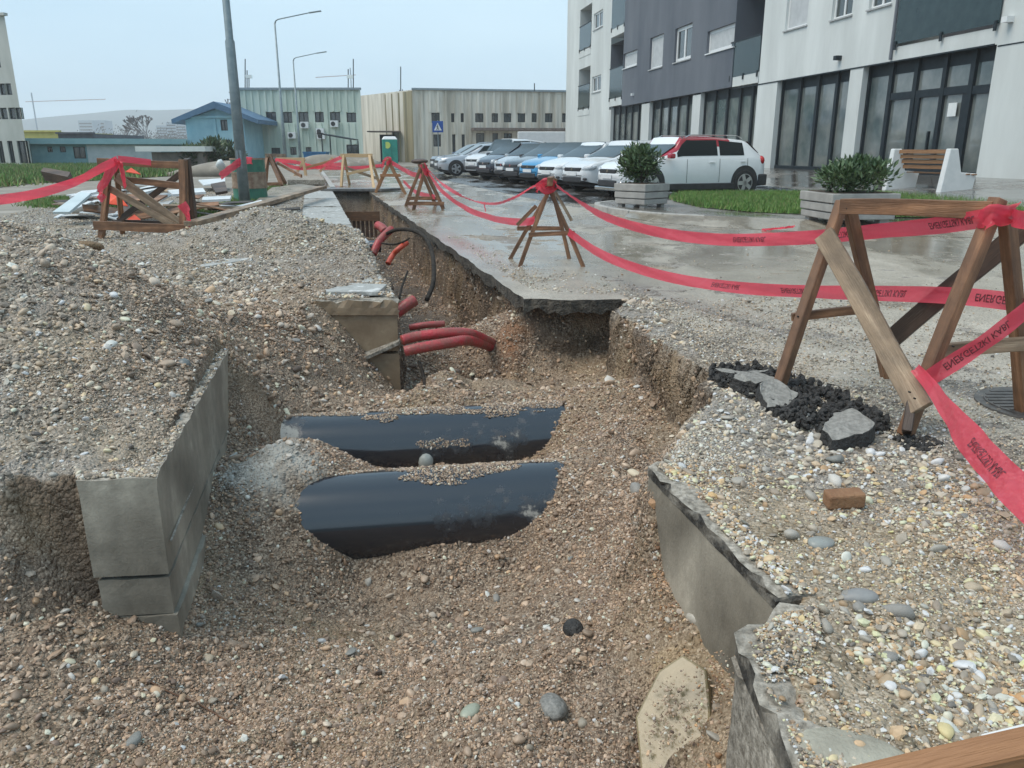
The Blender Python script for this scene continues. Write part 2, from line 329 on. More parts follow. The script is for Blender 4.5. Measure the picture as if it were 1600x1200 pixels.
    b2 = n.nodes.new('ShaderNodeBump'); b2.inputs['Strength'].default_value = .8; b2.inputs['Distance'].default_value = .014; ln(inv2.outputs[0], b2.inputs['Height']); ln(b1.outputs[0], b2.inputs['Normal'])
    ln(b2.outputs[0], b.inputs['Normal'])
    return m
GM = ground_mat()
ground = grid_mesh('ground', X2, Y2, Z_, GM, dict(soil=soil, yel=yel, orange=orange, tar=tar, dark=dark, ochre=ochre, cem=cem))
tag(ground, 'grey and brown gravel ground heaped around a long excavated trench', None, None, 'structure')
# the rest of the ground out to the horizon, butted to the fine sheet's edge
nX, nY = X2.shape[1], X2.shape[0]
B = MB(); BIG = 1900
per = [(X2[0, 0], Y2[0, 0])] + [(X2[i, 0], Y2[i, 0]) for i in range(20, nY, 40)] + [(X2[-1, 0], Y2[-1, 0]), (X2[-1, -1], Y2[-1, -1])] + [(X2[i, -1], Y2[i, -1]) for i in range(nY - 20, 10, -40)] + [(X2[0, -1], Y2[0, -1])]
cx, cy = 0, 10; out = []
for (x, y) in per:
    a = math.atan2(y - cy, x - cx); out.append((cx + BIG * math.cos(a), cy + BIG * math.sin(a)))
n_ = len(per)
for i in range(n_):
    j = (i + 1) % n_
    B.quad((*per[i], -.005), (*out[i], -.005), (*out[j], -.005), (*per[j], -.005))
fg = mat('far_ground', (.20, .18, .15), (.34, .31, .27), 1.2, .85, .5, 30, c3=(.25, .225, .185))
o = B.build('ground', fg); tag(o, 'level muddy ground reaching to the horizon', None, None, 'structure')

# ---------------------------------------------------------------- road, car park, pavement
def road_mat(name, base, dark, wet_lo, wet_hi, grain, wetrough=.03, dryrough=.55):
    m = bpy.data.materials.new(name); m.use_nodes = True; n = m.node_tree; b = n.nodes['Principled BSDF']; ln = n.links.new
    t = n.nodes.new('ShaderNodeTexCoord')
    v = n.nodes.new('ShaderNodeTexVoronoi'); v.inputs['Scale'].default_value = 130; ln(t.outputs['Object'], v.inputs['Vector'])
    s = n.nodes.new('ShaderNodeSeparateColor'); ln(v.outputs['Color'], s.inputs[0])
    r = n.nodes.new('ShaderNodeValToRGB'); e = r.color_ramp.elements; e[0].color = (*dark, 1); e[1].color = (*base, 1); e[0].position = .1; e[1].position = .75; ln(s.outputs[0], r.inputs[0])
    p = n.nodes.new('ShaderNodeTexNoise'); p.inputs['Scale'].default_value = .55; p.inputs['Detail'].default_value = 6; p.inputs['Roughness'].default_value = .62
    mpp = n.nodes.new('ShaderNodeMapping'); mpp.inputs['Rotation'].default_value = (0, 0, R(14)); mpp.inputs['Scale'].default_value = (1.5, .6, 1); ln(t.outputs['Object'], mpp.inputs[0]); ln(mpp.outputs[0], p.inputs['Vector'])
    w_ = n.nodes.new('ShaderNodeMapRange'); w_.interpolation_type = 'SMOOTHSTEP'; w_.inputs['From Min'].default_value = wet_lo; w_.inputs['From Max'].default_value = wet_hi; ln(p.outputs[0], w_.inputs[0])
    # the film of water lies on the road away from the dug gravel at the camera's end (drains there)
    sp = n.nodes.new('ShaderNodeSeparateXYZ'); ln(t.outputs['Object'], sp.inputs[0])
    yr = n.nodes.new('ShaderNodeMapRange'); yr.inputs['From Min'].default_value = 5.0; yr.inputs['From Max'].default_value = 9.5; ln(sp.outputs['Y'], yr.inputs[0])
    wm = n.nodes.new('ShaderNodeMath'); wm.operation = 'MULTIPLY'; ln(w_.outputs[0], wm.inputs[0]); ln(yr.outputs[0], wm.inputs[1])
    dk = n.nodes.new('ShaderNodeMix'); dk.data_type = 'RGBA'; dk.blend_type = 'MULTIPLY'; dk.inputs[7].default_value = (.62, .60, .56, 1); ln(wm.outputs[0], dk.inputs[0]); ln(r.outputs[0], dk.inputs[6])
    p2 = n.nodes.new('ShaderNodeTexNoise'); p2.inputs['Scale'].default_value = 2.3; p2.inputs['Detail'].default_value = 8; ln(t.outputs['Object'], p2.inputs['Vector'])
    r2 = n.nodes.new('ShaderNodeValToRGB'); r2.color_ramp.elements[0].color = (.80, .77, .72, 1); r2.color_ramp.elements[1].color = (1.12, 1.10, 1.06, 1); r2.color_ramp.elements[0].position = .35; r2.color_ramp.elements[1].position = .65; ln(p2.outputs[0], r2.inputs[0])
    d2 = n.nodes.new('ShaderNodeMix'); d2.data_type = 'RGBA'; d2.blend_type = 'MULTIPLY'; d2.inputs[0].default_value = .8; ln(dk.outputs[2], d2.inputs[6]); ln(r2.outputs[0], d2.inputs[7])
    ln(d2.outputs[2], b.inputs['Base Color'])
    rg = n.nodes.new('ShaderNodeMapRange'); rg.inputs['To Min'].default_value = dryrough; rg.inputs['To Max'].default_value = wetrough; ln(wm.outputs[0], rg.inputs[0]); ln(rg.outputs[0], b.inputs['Roughness'])
    bs = n.nodes.new('ShaderNodeMapRange'); bs.inputs['To Min'].default_value = grain; bs.inputs['To Max'].default_value = .012; ln(wm.outputs[0], bs.inputs[0])
    bp = n.nodes.new('ShaderNodeBump'); bp.inputs['Distance'].default_value = .006; ln(bs.outputs[0], bp.inputs['Strength']); ln(v.outputs['Distance'], bp.inputs['Height']); ln(bp.outputs[0], b.inputs['Normal'])
    return m
RM = road_mat('wet_road', (.47, .43, .37), (.26, .24, .205), .34, .52, .5, .15)
PM = road_mat('wet_carpark', (.12, .12, .12), (.04, .04, .042), .40, .56, .5, .05, .35)
WM_ = road_mat('wet_pavement', (.27, .26, .25), (.13, .125, .12), .42, .62, .35, .08, .42)
def sheet(name, poly, z, m, thick=0., label=None, kind='structure'):
    bm = bmesh.new(); vs = [bm.verts.new((p[0], p[1], z)) for p in poly]; f = bm.faces.new(vs)
    if f.normal.z < 0 or sum((poly[i][0] * poly[(i + 1) % len(poly)][1] - poly[(i + 1) % len(poly)][0] * poly[i][1]) for i in range(len(poly))) < 0: f.normal_flip()
    if thick:
        n = len(vs); lo = [bm.verts.new((p[0] + random.uniform(-.01, .01), p[1] + random.uniform(-.014, .014), z - thick * random.uniform(.65, 1.35))) for p in poly]
        for i in range(n): bm.faces.new((vs[i], vs[(i + 1) % n], lo[(i + 1) % n], lo[i]))
    from mathutils.geometry import tessellate_polygon
    tri = tessellate_polygon([[v.co.copy() for v in vs]]); bm.faces.remove(f)
    for t in tri:
        try:
            g = bm.faces.new([vs[i] for i in t])
            g.normal_update()
            if g.normal.z < 0: g.normal_flip()
        except ValueError: pass
    bm.normal_update()
    me = bpy.data.meshes.new(name); bm.to_mesh(me); bm.free()
    for q in (m if isinstance(m, (list, tuple)) else [m]): me.materials.append(q)
    if isinstance(m, (list, tuple)) and len(m) > 1:
        for p in me.polygons: p.material_index = 0 if abs(p.normal.z) > .7 else 1
    o = bpy.data.objects.new(name, me); C.objects.link(o); return tag(o, label, None, None, kind)
lip = []
for k in range(90):
    y = 24.6 - k * (24.6 - 6.62) / 89; lip.append((.13 - .2465 * (y - 6.63) - .05 + .012 * math.sin(y * 5.1) + random.uniform(-.014, .014), y))
for k in range(16):
    x = .1 + k * .065; lip.append((x, 6.50 + .03 * math.sin(x * 9) + random.uniform(-.02, .02)))
near_edge = [(1.16, 6.2), (1.10, 5.9), (1.30, 5.5), (1.27, 5.1), (1.50, 4.8), (1.42, 4.5), (1.62, 4.2), (1.72, 3.85), (1.95, 3.62), (2.0, 3.25), (2.3, 3.0), (2.45, 2.65), (2.9, 2.45), (3.3, 1.9), (4, 1.7), (6.4, 1.2)]
ne = []
for i in range(len(near_edge) - 1):
    a, b = near_edge[i], near_edge[i + 1]
    for k in range(6):
        t = k / 6; ne.append((a[0] + (b[0] - a[0]) * t + random.uniform(-.04, .04), a[1] + (b[1] - a[1]) * t + random.uniform(-.04, .04)))
road_poly = lip + ne + [(40, 1.2), (40, 64), (-15.2, 64), (-5.72, 24.75), (-4.6, 24.72)]
AE = mat('asphalt_edge', (.035, .033, .032), (.10, .09, .08), 18, .8, .8, 60, bdist=.02)
RE = mat('broken_asphalt', (.022, .02, .018), (.11, .095, .075), 12, .85, 1., 50, bdist=.03)
sheet('road', road_poly, .006, [RM, RE], .10, 'light brown wet road with puddles, broken off along the trench edge')
sheet('car_park', [(1.0, 18.9), (2.2, 18.9), (20, 18.6), (20, 60), (-9.5, 60), (-5.1, 43), (-1.6, 29)], .0105, PM, 0, 'dark wet asphalt of the car park')
# raised pavement island with kerb, climbing gently to the apartment block
def flat(pts): return [(p[0], p[1]) for p in pts]
isl = [(1.86, 17.6), (1.80, 16.9), (1.95, 16.0), (2.25, 15.2), (2.75, 14.5), (3.4, 14.05), (4.3, 13.6), (6, 12.9), (9, 11.8), (14, 10.6), (22, 9), (22, 22.6), (8.9, 22.6), (8.7, 19.0), (3.6, 18.6), (2.3, 18.3)]
sheet('pavement', isl, .10, [WM_, WM_], .11, 'raised wet pavement around the lawn')
kb = MB(); kp = isl[:8]; kp = [(2.3, 18.3)] + kp
KM = mat('kerb_concrete', (.30, .29, .27), (.42, .41, .38), 6, .6, .4, 80)
for i in range(len(kp) - 3):
    a = Vector((*kp[i], 0)); b = Vector((*kp[i + 1], 0)); dd = (b - a).normalized(); nn_ = Vector((-dd.y, dd.x, 0))
    q = MB(); q.beam(a + dd * .008 + Vector((0, 0, .055)), b - dd * .008 + Vector((0, 0, .055)), .12, .118)
    kk = q.build('kerb_stone', KM, bpy.data.objects['pavement'], bevel=.012)
rp = MB(); ri = [(2.25, 15.2), (2.75, 14.5), (3.4, 14.05), (4.3, 13.6), (6, 12.9), (9, 11.8), (14, 10.6)]; ro = [(2.1, 15.0), (2.45, 14.0), (3.0, 13.2), (3.9, 12.5), (5.6, 11.7), (8.6, 10.6), (13.6, 9.4)]
rp.add([(x, y, .103) for x, y in ri] + [(x, y, .009) for x, y in ro], [(i, 7 + i, 8 + i, i + 1) for i in range(6)])
sheet_o = rp.build('pavement_ramp', RM); tag(sheet_o, 'gritty ramp from the road up to the pavement', None, None, 'structure')
lk = MB(); lk.beam((-5.55, 25.1, .05), (-12.5, 53, .05), .16, .14); kk = lk.build('kerb', KM); tag(kk, 'pale kerb running away beside the road beyond the trench', None, None, 'structure')
# paved terrace in front of the shop windows (drawn as slabs)
SB = 1.25
def FW(y, z, dep=0.):
    """a point on the apartment block's street front: y and z as read off the photo's perspective, dep metres behind the front"""
    x = 21.13 - .1715 * y
    p = Vector((x / SB, y / SB, EYE + (z - EYE) / SB)); return p + Vector((.9856, .169, 0)) * dep
tb = MB(); ta, tb_ = FW(18, .3, -.0), FW(92, .3, 0)
g0 = Vector((9.4, 12.2, .10)); 
tb.add([(8.6, 11.0, .1), tuple(ta), tuple(tb_), (2.2, 60, .12), (8.0, 26, .12), (8.6, 21, .105)], [(0, 1, 2, 3, 4, 5)])
TM = road_mat('wet_terrace', (.24, .235, .23), (.11, .105, .10), .36, .55, .3, .06, .35)
o = tb.build('terrace', TM); tag(o, 'wet paved terrace sloping up to the shop windows', None, None, 'structure')
# ================================================================ CONCRETE, PIPES, CABLES IN THE EXCAVATION
CM = mat('cast_concrete', (.215, .19, .15), (.375, .335, .27), 3.2, .6, .5, 90, c3=(.285, .255, .205), rough2=.75, bdist=.004, detail=8)
CR = mat('rough_concrete', (.17, .15, .12), (.44, .40, .34), 38, .85, 1., 55, bdist=.012)
CMUD = mat('muddy_concrete', (.20, .14, .088), (.36, .275, .19), 4.5, .5, .5, 50, c3=(.27, .20, .13), bdist=.005)
blotch(CM, 2.2, .68, 1.28); blotch(CM, 6, .8, 1.12, (1, 1, .25)); blotch(CR, 3, .7, 1.15)
STN = mat('stained_concrete', (.025, .023, .02), (.27, .245, .205), 7, .7, 1., 60, bdist=.01, detail=9, contrast=(.42, .62))
CW = mat('pale_concrete', (.40, .40, .38), (.56, .56, .54), 7, .6, .5, 60, c3=(.30, .30, .28), bdist=.006)
TARM = mat('tar_black', (.014, .0135, .0135), (.05, .047, .044), 30, .72, 1., 70, bdist=.015)
def rough_prism(name, poly, z0, z1, m, parent=None, jit=.006, sub=14, label=None, top=None):
    """prism with broken, uneven arrises"""
    bm = bmesh.new(); n = len(poly)
    pts = []
    for i in range(n):
        a, b = Vector((*poly[i], 0)), Vector((*poly[(i + 1) % n], 0)); k = max(1, int((b - a).length / .05))
        for j in range(k): pts.append(a.lerp(b, j / k))
    N = len(pts); nz_ = max(2, int((z1 - z0) / .05)); rings = []
    for h in range(nz_ + 1):
        z = z0 + (z1 - z0) * h / nz_; rg = []
        for i, p in enumerate(pts):
            e = 3.0 if h == nz_ else .5
            rg.append(bm.verts.new((p.x + random.uniform(-jit, jit) * e * .5, p.y + random.uniform(-jit, jit) * e * .5, z + (random.uniform(-jit, jit * .3) * 2 if h == nz_ else 0))))
        rings.append(rg)
    for h in range(nz_):
        for i in range(N): bm.faces.new((rings[h][i], rings[h][(i + 1) % N], rings[h + 1][(i + 1) % N], rings[h + 1][i]))
    f = bm.faces.new(rings[-1]); bmesh.ops.triangulate(bm, faces=[f])
    bmesh.ops.recalc_face_normals(bm, faces=bm.faces)
    me = bpy.data.meshes.new(name); bm.to_mesh(me); bm.free()
    for q in (m if isinstance(m, (list, tuple)) else [m]): me.materials.append(q)
    if isinstance(m, (list, tuple)):
        for p in me.polygons: p.material_index = 1 if p.normal.z > .7 else 0
    o = bpy.data.objects.new(name, me); C.objects.link(o)
    if parent is not None: attach(o, parent)
    if label: o['label'] = label
    return o
# left block: upper slab over a lower one with a cracked joint between
def wallpoly(a, b, c, thick):
    return [a, b, c]
lb = empty('concrete_wall', (-1.5, 2.9, 0), 'grey concrete wall end with a cracked joint left of the black pipes', 'concrete wall')
ax, ay = -1.655, 2.765; bx_, by = -1.368, 2.795; cx_, cy_ = -1.80, 4.87
rough_prism('upper_slab', [(ax, ay), (bx_, by), (cx_, cy_), (cx_ - .06, cy_), (bx_ - .075, by + .06), (ax, ay + .06)], -.42, -.002, [CM, CR], lb, .0035)
rough_prism('joint', [(ax + .02, ay + .022), (bx_ - .022, by + .022), (cx_ - .022, cy_ - .02), (cx_ - .06, cy_), (bx_ - .08, by + .07), (ax, ay + .07)], -.436, -.421, AE, lb, .001)
rough_prism('lower_slab', [(ax + .012, ay + .008), (bx_ - .004, by + .004), (cx_ - .004, cy_ - .004), (cx_ - .07, cy_), (bx_ - .08, by + .07), (ax, ay + .07)], -.60, -.437, CM, lb, .0025)
rough_prism('footing', [(ax + .01, ay + .01), (bx_ + .016, by - .006), (cx_ + .02, cy_), (cx_ - .07, cy_), (bx_ - .08, by + .07), (ax, ay + .07)], -1.1, -.602, CM, lb, .003)
q = MB(); q.beam((bx_ + .002, by + .05, -.30), (cx_ + .004, cy_ - .2, -.34), .008, .006)
q.build('groove', CR, lb)
# right block and its nearer neighbour
rb = empty('concrete_wall', (.6, 2.4, 0), 'grey concrete channel wall with a dark stained top edge right of the pipes', 'concrete wall')
rough_prism('slab', [(.545, 2.915), (.748, 1.955), (.84, 1.96), (.63, 2.93)], -.8, -.05, CM, rb, .0022)
rough_prism('stained_edge', [(.541, 2.918), (.744, 1.955), (.85, 1.96), (.64, 2.94)], -.048, .002, [STN, CR], rb, .008, label='tar stained dark upper edge')
nb = empty('concrete_wall', (.7, 1.4, 0), 'nearest piece of broken channel wall with a rough gravelly side, lower right', 'concrete wall')
rough_prism('slab', [(.585, 1.765), (.572, 1.30), (.50, .6), (.66, .6), (.71, 1.3), (.73, 1.70), (.80, 1.90), (.752, 1.91)], -.9, -.062, CR, nb, .010)
rough_prism('stained_edge', [(.580, 1.768), (.566, 1.30), (.49, .6), (.68, .6), (.73, 1.3), (.75, 1.70), (.82, 1.90), (.750, 1.915)], -.06, .004, [STN, CR], nb, .010, label='tar stained dark upper edge')
# chamber end wall and the duct cover running on beside the trench
ch = empty('concrete_chamber', (-1.3, 6.6, 0), 'muddy brown concrete chamber end below the broken slab edge', 'concrete chamber')
dv = Vector((-.2465, 1, 0)).normalized()
def off(x, y, d): return (x + dv.x * d, y + dv.y * d)
rough_prism('end_wall', [(-1.66, 6.44), (-.955, 6.44), off(-.955, 6.44, .9), off(-1.66, 6.44, .9)], -.42, -.10, [CMUD, CR], ch, .003)
rough_prism('lower_wall', [(-1.40, 6.43), (-.95, 6.43), off(-.95, 6.43, .9), off(-1.40, 6.43, .9)], -1.0, -.44, CMUD, ch, .003)
q = MB(); q.add([(-1.62, 6.30, -.62), (-.945, 6.40, -.33), (-.945, 6.47, -.31), (-1.62, 6.42, -.58), (-1.62, 6.30, -.65), (-.945, 6.40, -.36), (-.945, 6.47, -.36), (-1.62, 6.42, -.65)],
      [(0, 1, 2, 3), (4, 7, 6, 5), (0, 4, 5, 1), (1, 5, 6, 2), (2, 6, 7, 3), (3, 7, 4, 0)]); q.build('sloping_ledge', CR, ch)
rough_prism('broken_top', [(-1.70, 6.42), (-.94, 6.42), off(-.94, 6.42, .75), off(-1.70, 6.42, .75)], -.11, .012, [CMUD, CR], ch, .013)
dc = empty('duct_cover', (-1.8, 9, 0), 'pale concrete strip running along the left edge of the trench', 'concrete strip')
for k in range(12):
    a = .85 + k * 1.5; l = 1.46
    p0, p1 = off(-.985, 6.44, a), off(-.985, 6.44, a + l); wd = .50 if a < 3 else .82
    p2, p3 = (p1[0] - wd, p1[1] - .03), (p0[0] - wd, p0[1] - .03)
    rough_prism('slab', [p0, p1, p2, p3], -.5, .035 + random.uniform(-.006, .006), [CR, CW], dc, .006)
sl = MB(); sl.prism([(-1.62, 6.64), (-1.13, 6.62), (-1.12, 7.02), (-1.5, 7.08), (-1.75, 6.95)], .015, .052)
o = sl.build('cover_slab', CW, bevel=.006, loc=(-1.4, 6.75, .02)); tag(o, 'pale pitted slab lying on the broken chamber top', 'concrete slab')
a1, a2, a3, a4 = G(308, 418, .03), G(432, 398, .08), G(398, 393, .08), G(330, 402, .04)
sl = MB(); sl.add([a1, a2, a3, a4] + [p - Vector((0, 0, .05)) for p in (a1, a2, a3, a4)], [(0, 1, 2, 3), (7, 6, 5, 4), (0, 4, 5, 1), (1, 5, 6, 2), (2, 6, 7, 3), (3, 7, 4, 0)])
o = sl.build('cover_slab', CW, bevel=.005, loc=(a1 + a3) / 2); tag(o, 'flat grey slab half buried in gravel left of the stone heap', 'concrete slab')
# the muddy plate standing in the gravel, lower right
zc = [(1000, 1200), (992, 1120), (1028, 1048), (1066, 1022), (1104, 1046), (1110, 1110), (1108, 1200), (1106, 1290), (1000, 1290)]
pp = []
for (u, v) in zc:
    d = ray(u, v); n_p = Vector((-.45, -.55, .8)).normalized(); c0 = G(1060, 1110, -.50); t = (c0 - Vector((0, 0, EYE))).dot(n_p) / Vector(d).dot(n_p); pp.append(Vector((0, 0, EYE)) + Vector(d) * t)
q = MB(); n_ = len(pp); q.add(pp + [p - n_p * .06 for p in pp], [tuple(range(n_)), tuple(range(2 * n_ - 1, n_ - 1, -1))] + [(i, n_ + i, n_ + (i + 1) % n_, (i + 1) % n_) for i in range(n_)])
PLM = mat('wet_plate', (.13, .108, .055), (.24, .195, .11), 5, .25, .3, 24, c3=(.26, .205, .115), detail=8, bdist=.01)
o = q.build('concrete_plate', PLM, bevel=.008, loc=c0); tag(o, 'smooth wet yellow-brown concrete plate leaning in the gravel, lower right', 'concrete plate')
# two big black pipes
PIPE = bpy.data.materials.new('black_pipe'); PIPE.use_nodes = True; n = PIPE.node_tree; b = n.nodes['Principled BSDF']
b.inputs['Roughness'].default_value = .1; b.inputs['Specular IOR Level'].default_value = 1.0
t = n.nodes.new('ShaderNodeTexCoord'); z1 = n.nodes.new('ShaderNodeTexNoise'); z1.inputs['Scale'].default_value = 2.4; z1.inputs['Detail'].default_value = 12; z1.inputs['Roughness'].default_value = .75
n.links.new(t.outputs['Object'], z1.inputs['Vector']); r = n.nodes.new('ShaderNodeValToRGB'); e = r.color_ramp.elements
sx_ = n.nodes.new('ShaderNodeSeparateXYZ'); n.links.new(t.outputs['Object'], sx_.inputs[0])
en = n.nodes.new('ShaderNodeMapRange'); en.inputs['From Min'].default_value = -.66; en.inputs['From Max'].default_value = -.90; en.inputs['To Max'].default_value = .14; n.links.new(sx_.outputs['X'], en.inputs[0])
ad = n.nodes.new('ShaderNodeMath'); n.links.new(z1.outputs[0], ad.inputs[0]); n.links.new(en.outputs[0], ad.inputs[1])
e[0].position = .625; e[0].color = (.013, .016, .023, 1); e[1].position = .67; e[1].color = (.33, .32, .29, 1); n.links.new(ad.outputs[0], r.inputs[0]); n.links.new(r.outputs[0], b.inputs['Base Color'])
rr = n.nodes.new('ShaderNodeMapRange'); rr.inputs['From Min'].default_value = .56; rr.inputs['From Max'].default_value = .66; rr.inputs['To Min'].default_value = .14; rr.inputs['To Max'].default_value = .8; n.links.new(ad.outputs[0], rr.inputs[0]); n.links.new(rr.outputs[0], b.inputs['Roughness'])
PR = .262; pdv = Vector((1, .13, .015)).normalized()
PIPES = [(Vector((-.42, 4.03, -.755)), 'nearer of two thick black pipes crossing the pit half buried in gravel'), (Vector((-.60, 5.09, -.755)), 'farther thick black pipe crossing the pit behind its twin')]
for pc, lab in PIPES:
    q = MB(); q.tube([pc + pdv * s for s in np.linspace(-1.75, 1.9, 24)], PR, 64)
    o = q.build('pipe', PIPE, smooth=True, loc=pc); tag(o, lab, 'pipe', 'black pipes across the pit')
# small cement blob on the far pipe
def blob(name, c, r3, m, seed=0, amp=.18, sub=2, rot=0):
    bm = bmesh.new(); bmesh.ops.create_icosphere(bm, subdivisions=sub, radius=1); rr = random.Random(seed)
    k = [Vector((rr.uniform(-1, 1), rr.uniform(-1, 1), rr.uniform(-1, 1))).normalized() for _ in range(9)]; a = [rr.uniform(-amp, amp * .6) for _ in k]
    M_ = Matrix.Rotation(rot, 3, 'Z')
    for v in bm.verts:
        d = v.co.normalized(); s = 1 + sum(ai * max(0, d.dot(ki)) ** 3 for ki, ai in zip(k, a)); v.co = M_ @ Vector((d.x * s * r3[0], d.y * s * r3[1], d.z * s * r3[2]))
    me = bpy.data.meshes.new(name); bm.to_mesh(me); bm.free(); me.materials.append(m)
    me.polygons.foreach_set('use_smooth', [True] * len(me.polygons))
    o = bpy.data.objects.new(name, me); C.objects.link(o); o.location = c; return o
STG = mat('stone_grey', (.22, .24, .23), (.33, .35, .33), 12, .5, .3, 60)
o = blob('stone', D(665, 722, 4.80), (.05, .04, .06), STG, 3); tag(o, 'pale stone resting against the front of the farther pipe', 'stone')
# red ducts and cables
RD = mat('red_duct', (.44, .035, .045), (.34, .05, .05), 9, .38, .5, 40, c3=(.24, .07, .055))
BK = mat('black_cable', (.012, .011, .010), (.045, .036, .028), 20, .8, spec=.2)
def duct(name, pts, r, m, label, cat, ribs=True, n=14, group=None):
    P = [Vector(p) for p in pts]; path = []
    for i in range(len(P) - 1):
        p0 = P[max(i - 1, 0)]; p1, p2 = P[i], P[i + 1]; p3 = P[min(i + 2, len(P) - 1)]; ns = max(4, int((p2 - p1).length / (.012 if ribs else .04)))
        for k in range(ns):
            t = k / ns; path.append(.5 * ((2 * p1) + (p2 - p0) * t + (2 * p0 - 5 * p1 + 4 * p2 - p3) * t * t + (3 * p1 - p0 - 3 * p2 + p3) * t ** 3))
    path.append(P[-1]); rr = [r * (1 + (.05 if (i % 2) else -.02)) if ribs else r for i in range(len(path))]
    q = MB(); q.tube(path, rr, n); o = q.build(name, m, smooth=True, loc=P[len(P) // 2]); return tag(o, label, cat, group)
duct('duct', [D(628, 532, 6.15), D(650, 526, 6.2), D(700, 520, 6.25), D(735, 522, 6.35), D(762, 533, 6.62), D(775, 540, 6.8)], .042, RD, 'upper of two red ducts lying together across the trench floor', 'duct', group='red cable ducts')
duct('duct', [D(632, 549, 6.0), D(655, 544, 6.02), D(700, 536, 6.1), D(730, 532, 6.25), D(760, 539, 6.6), D(772, 546, 6.8)], .042, RD, 'lower of two red ducts, over the dark hollow', 'duct', group='red cable ducts')
duct('duct', [D(640, 512, 6.9), D(665, 508, 6.9), D(694, 506, 6.95)], .03, RD, 'short red duct half buried behind the pair of ducts', 'duct', group='red cable ducts')
duct('duct', [D(618, 490, 7.3), D(635, 477, 7.35), D(648, 469, 7.4)], .055, RD, 'stub of red duct beside the muddy chamber wall', 'duct', group='red cable ducts')
duct('duct', [D(583, 397, 10.4), D(592, 378, 10.5), D(603, 366, 10.6), D(612, 358, 10.7)], .05, RD, 'red duct rising out of the trench with a black cable in it', 'duct', group='red cable ducts')
duct('duct', [D(606, 412, 9.6), D(614, 398, 9.7), D(624, 388, 9.7), D(636, 379, 9.8)], .032, mat('orange_duct', (.55, .07, .03), (.4, .06, .03), 9, .4), 'thin orange-red duct hanging at the trench wall', 'duct', group='red cable ducts')
duct('duct', [D(590, 352, 11.4), D(597, 356, 11.3), D(602, 362, 11.2)], .06, RD, 'crumpled red duct end at the trench wall', 'duct', group='red cable ducts')
duct('cable', [D(603, 366, 10.6), D(620, 359, 10.3), D(645, 360, 9.9), D(665, 372, 9.3), D(676, 400, 8.7), D(677, 440, 8.0), D(667, 468, 7.6)], .024, BK, 'thick black cable looping out of the red duct', 'cable', False)
duct('cable', [D(637, 424, 8.8), D(629, 445, 8.4), D(624, 466, 8.0)], .012, BK, 'thin black cable hanging short at the trench wall', 'cable', False)
duct('cable', [D(655, 566, 6.2), D(662, 590, 5.95), D(667, 636, 5.4)], .014, BK, 'black cable end lying down the gravel behind the pipes', 'cable', False)
duct('cable', [D(597, 380, 10.2), D(615, 382, 9.9), D(632, 377, 9.7), D(640, 372, 9.7)], .012, BK, 'thin dark root-like cable between the red ducts', 'cable', False)
q = MB(); q.tube([D(556, 386, 11.6), D(594, 385, 11.6)], .085, 20, cap=False); o = q.build('pipe', PIPE, smooth=True, loc=D(575, 386, 11.6)); tag(o, 'thin black pipe crossing the trench beyond the red ducts', 'pipe')
# timber shoring at the far end of the trench
WD = mat('old_timber', (.20, .10, .05), (.30, .17, .09), 3, .6, .5, 20, stretch=(1, 8, 8), c3=(.13, .07, .04))
sh = empty('shoring', (-3.6, 20.6, -.4), 'brown timber shoring board across the far end of the trench', 'shoring')
q = MB(); q.box((-3.95, 20.6, -.42), (1.1, .05, .24)); q.build('board', WD, sh)
q = MB()
for k in range(9): q.box((-4.4 + k * .11, 20.64, -.75), (.07, .04, .42))
q.build('rusty_grille', mat('rust_dark', (.06, .04, .035), (.14, .08, .05), 10, .8), sh)
sp = MB(); sp.prism([(-5.75, 24.3), (-3.9, 24.2), (-3.3, 24.9), (-5.7, 25.0)], .02, .10); o = sp.build('steel_plate', mat('plate_dark', (.10, .10, .10), (.17, .165, .16), 5, .35), bevel=.01, loc=(-4.6, 24.6, .05)); tag(o, 'dark steel plate laid across the far end of the trench', 'steel plate')
# ---------------------------------------------------------------- tar heap and asphalt chunks
def lump_field(name, poly, n, size, m, zfun, seed, parent=None, zoff=0):
    rr = random.Random(seed); bm = bmesh.new(); xs = [p[0] for p in poly]; ys = [p[1] for p in poly]; k = 0; tries = 0
    while k < n and tries < n * 20:
        tries += 1; x, y = rr.uniform(min(xs), max(xs)), rr.uniform(min(ys), max(ys)); c = False
        for i in range(len(poly)):
            (ax, ay), (bx, by) = poly[i], poly[(i + 1) % len(poly)]
            if ((ay > y) != (by > y)) and x < (bx - ax) * (y - ay) / (by - ay) + ax: c = not c
        if not c: continue
        k += 1; s = size * rr.uniform(.3, 1.3) ** 1.5
        M_ = Matrix.Translation((x, y, zfun(x, y) + s * .15 + zoff)) @ Euler((rr.random() * 6, rr.random() * 6, rr.random() * 6)).to_matrix().to_4x4() @ Matrix.Diagonal((s, s * rr.uniform(.5, 1), s * rr.uniform(.35, .8), 1))
        r = bmesh.ops.create_icosphere(bm, subdivisions=1, radius=1, matrix=M_)
        for v in r['verts']: v.co += Vector((rr.uniform(-1, 1), rr.uniform(-1, 1), rr.uniform(-1, 1))) * s * .22
    me = bpy.data.meshes.new(name); bm.to_mesh(me); bm.free(); me.materials.append(m)
    o = bpy.data.objects.new(name, me); C.objects.link(o); return o
def gz(x, y): return float(height(np.array([[x]], float), np.array([[y]], float))[0][0, 0])
TP = [tuple(G(u, v)[:2]) for u, v in [(1108, 580), (1180, 575), (1260, 600), (1330, 628), (1395, 665), (1370, 682), (1300, 690), (1240, 668), (1170, 625), (1108, 600)]]
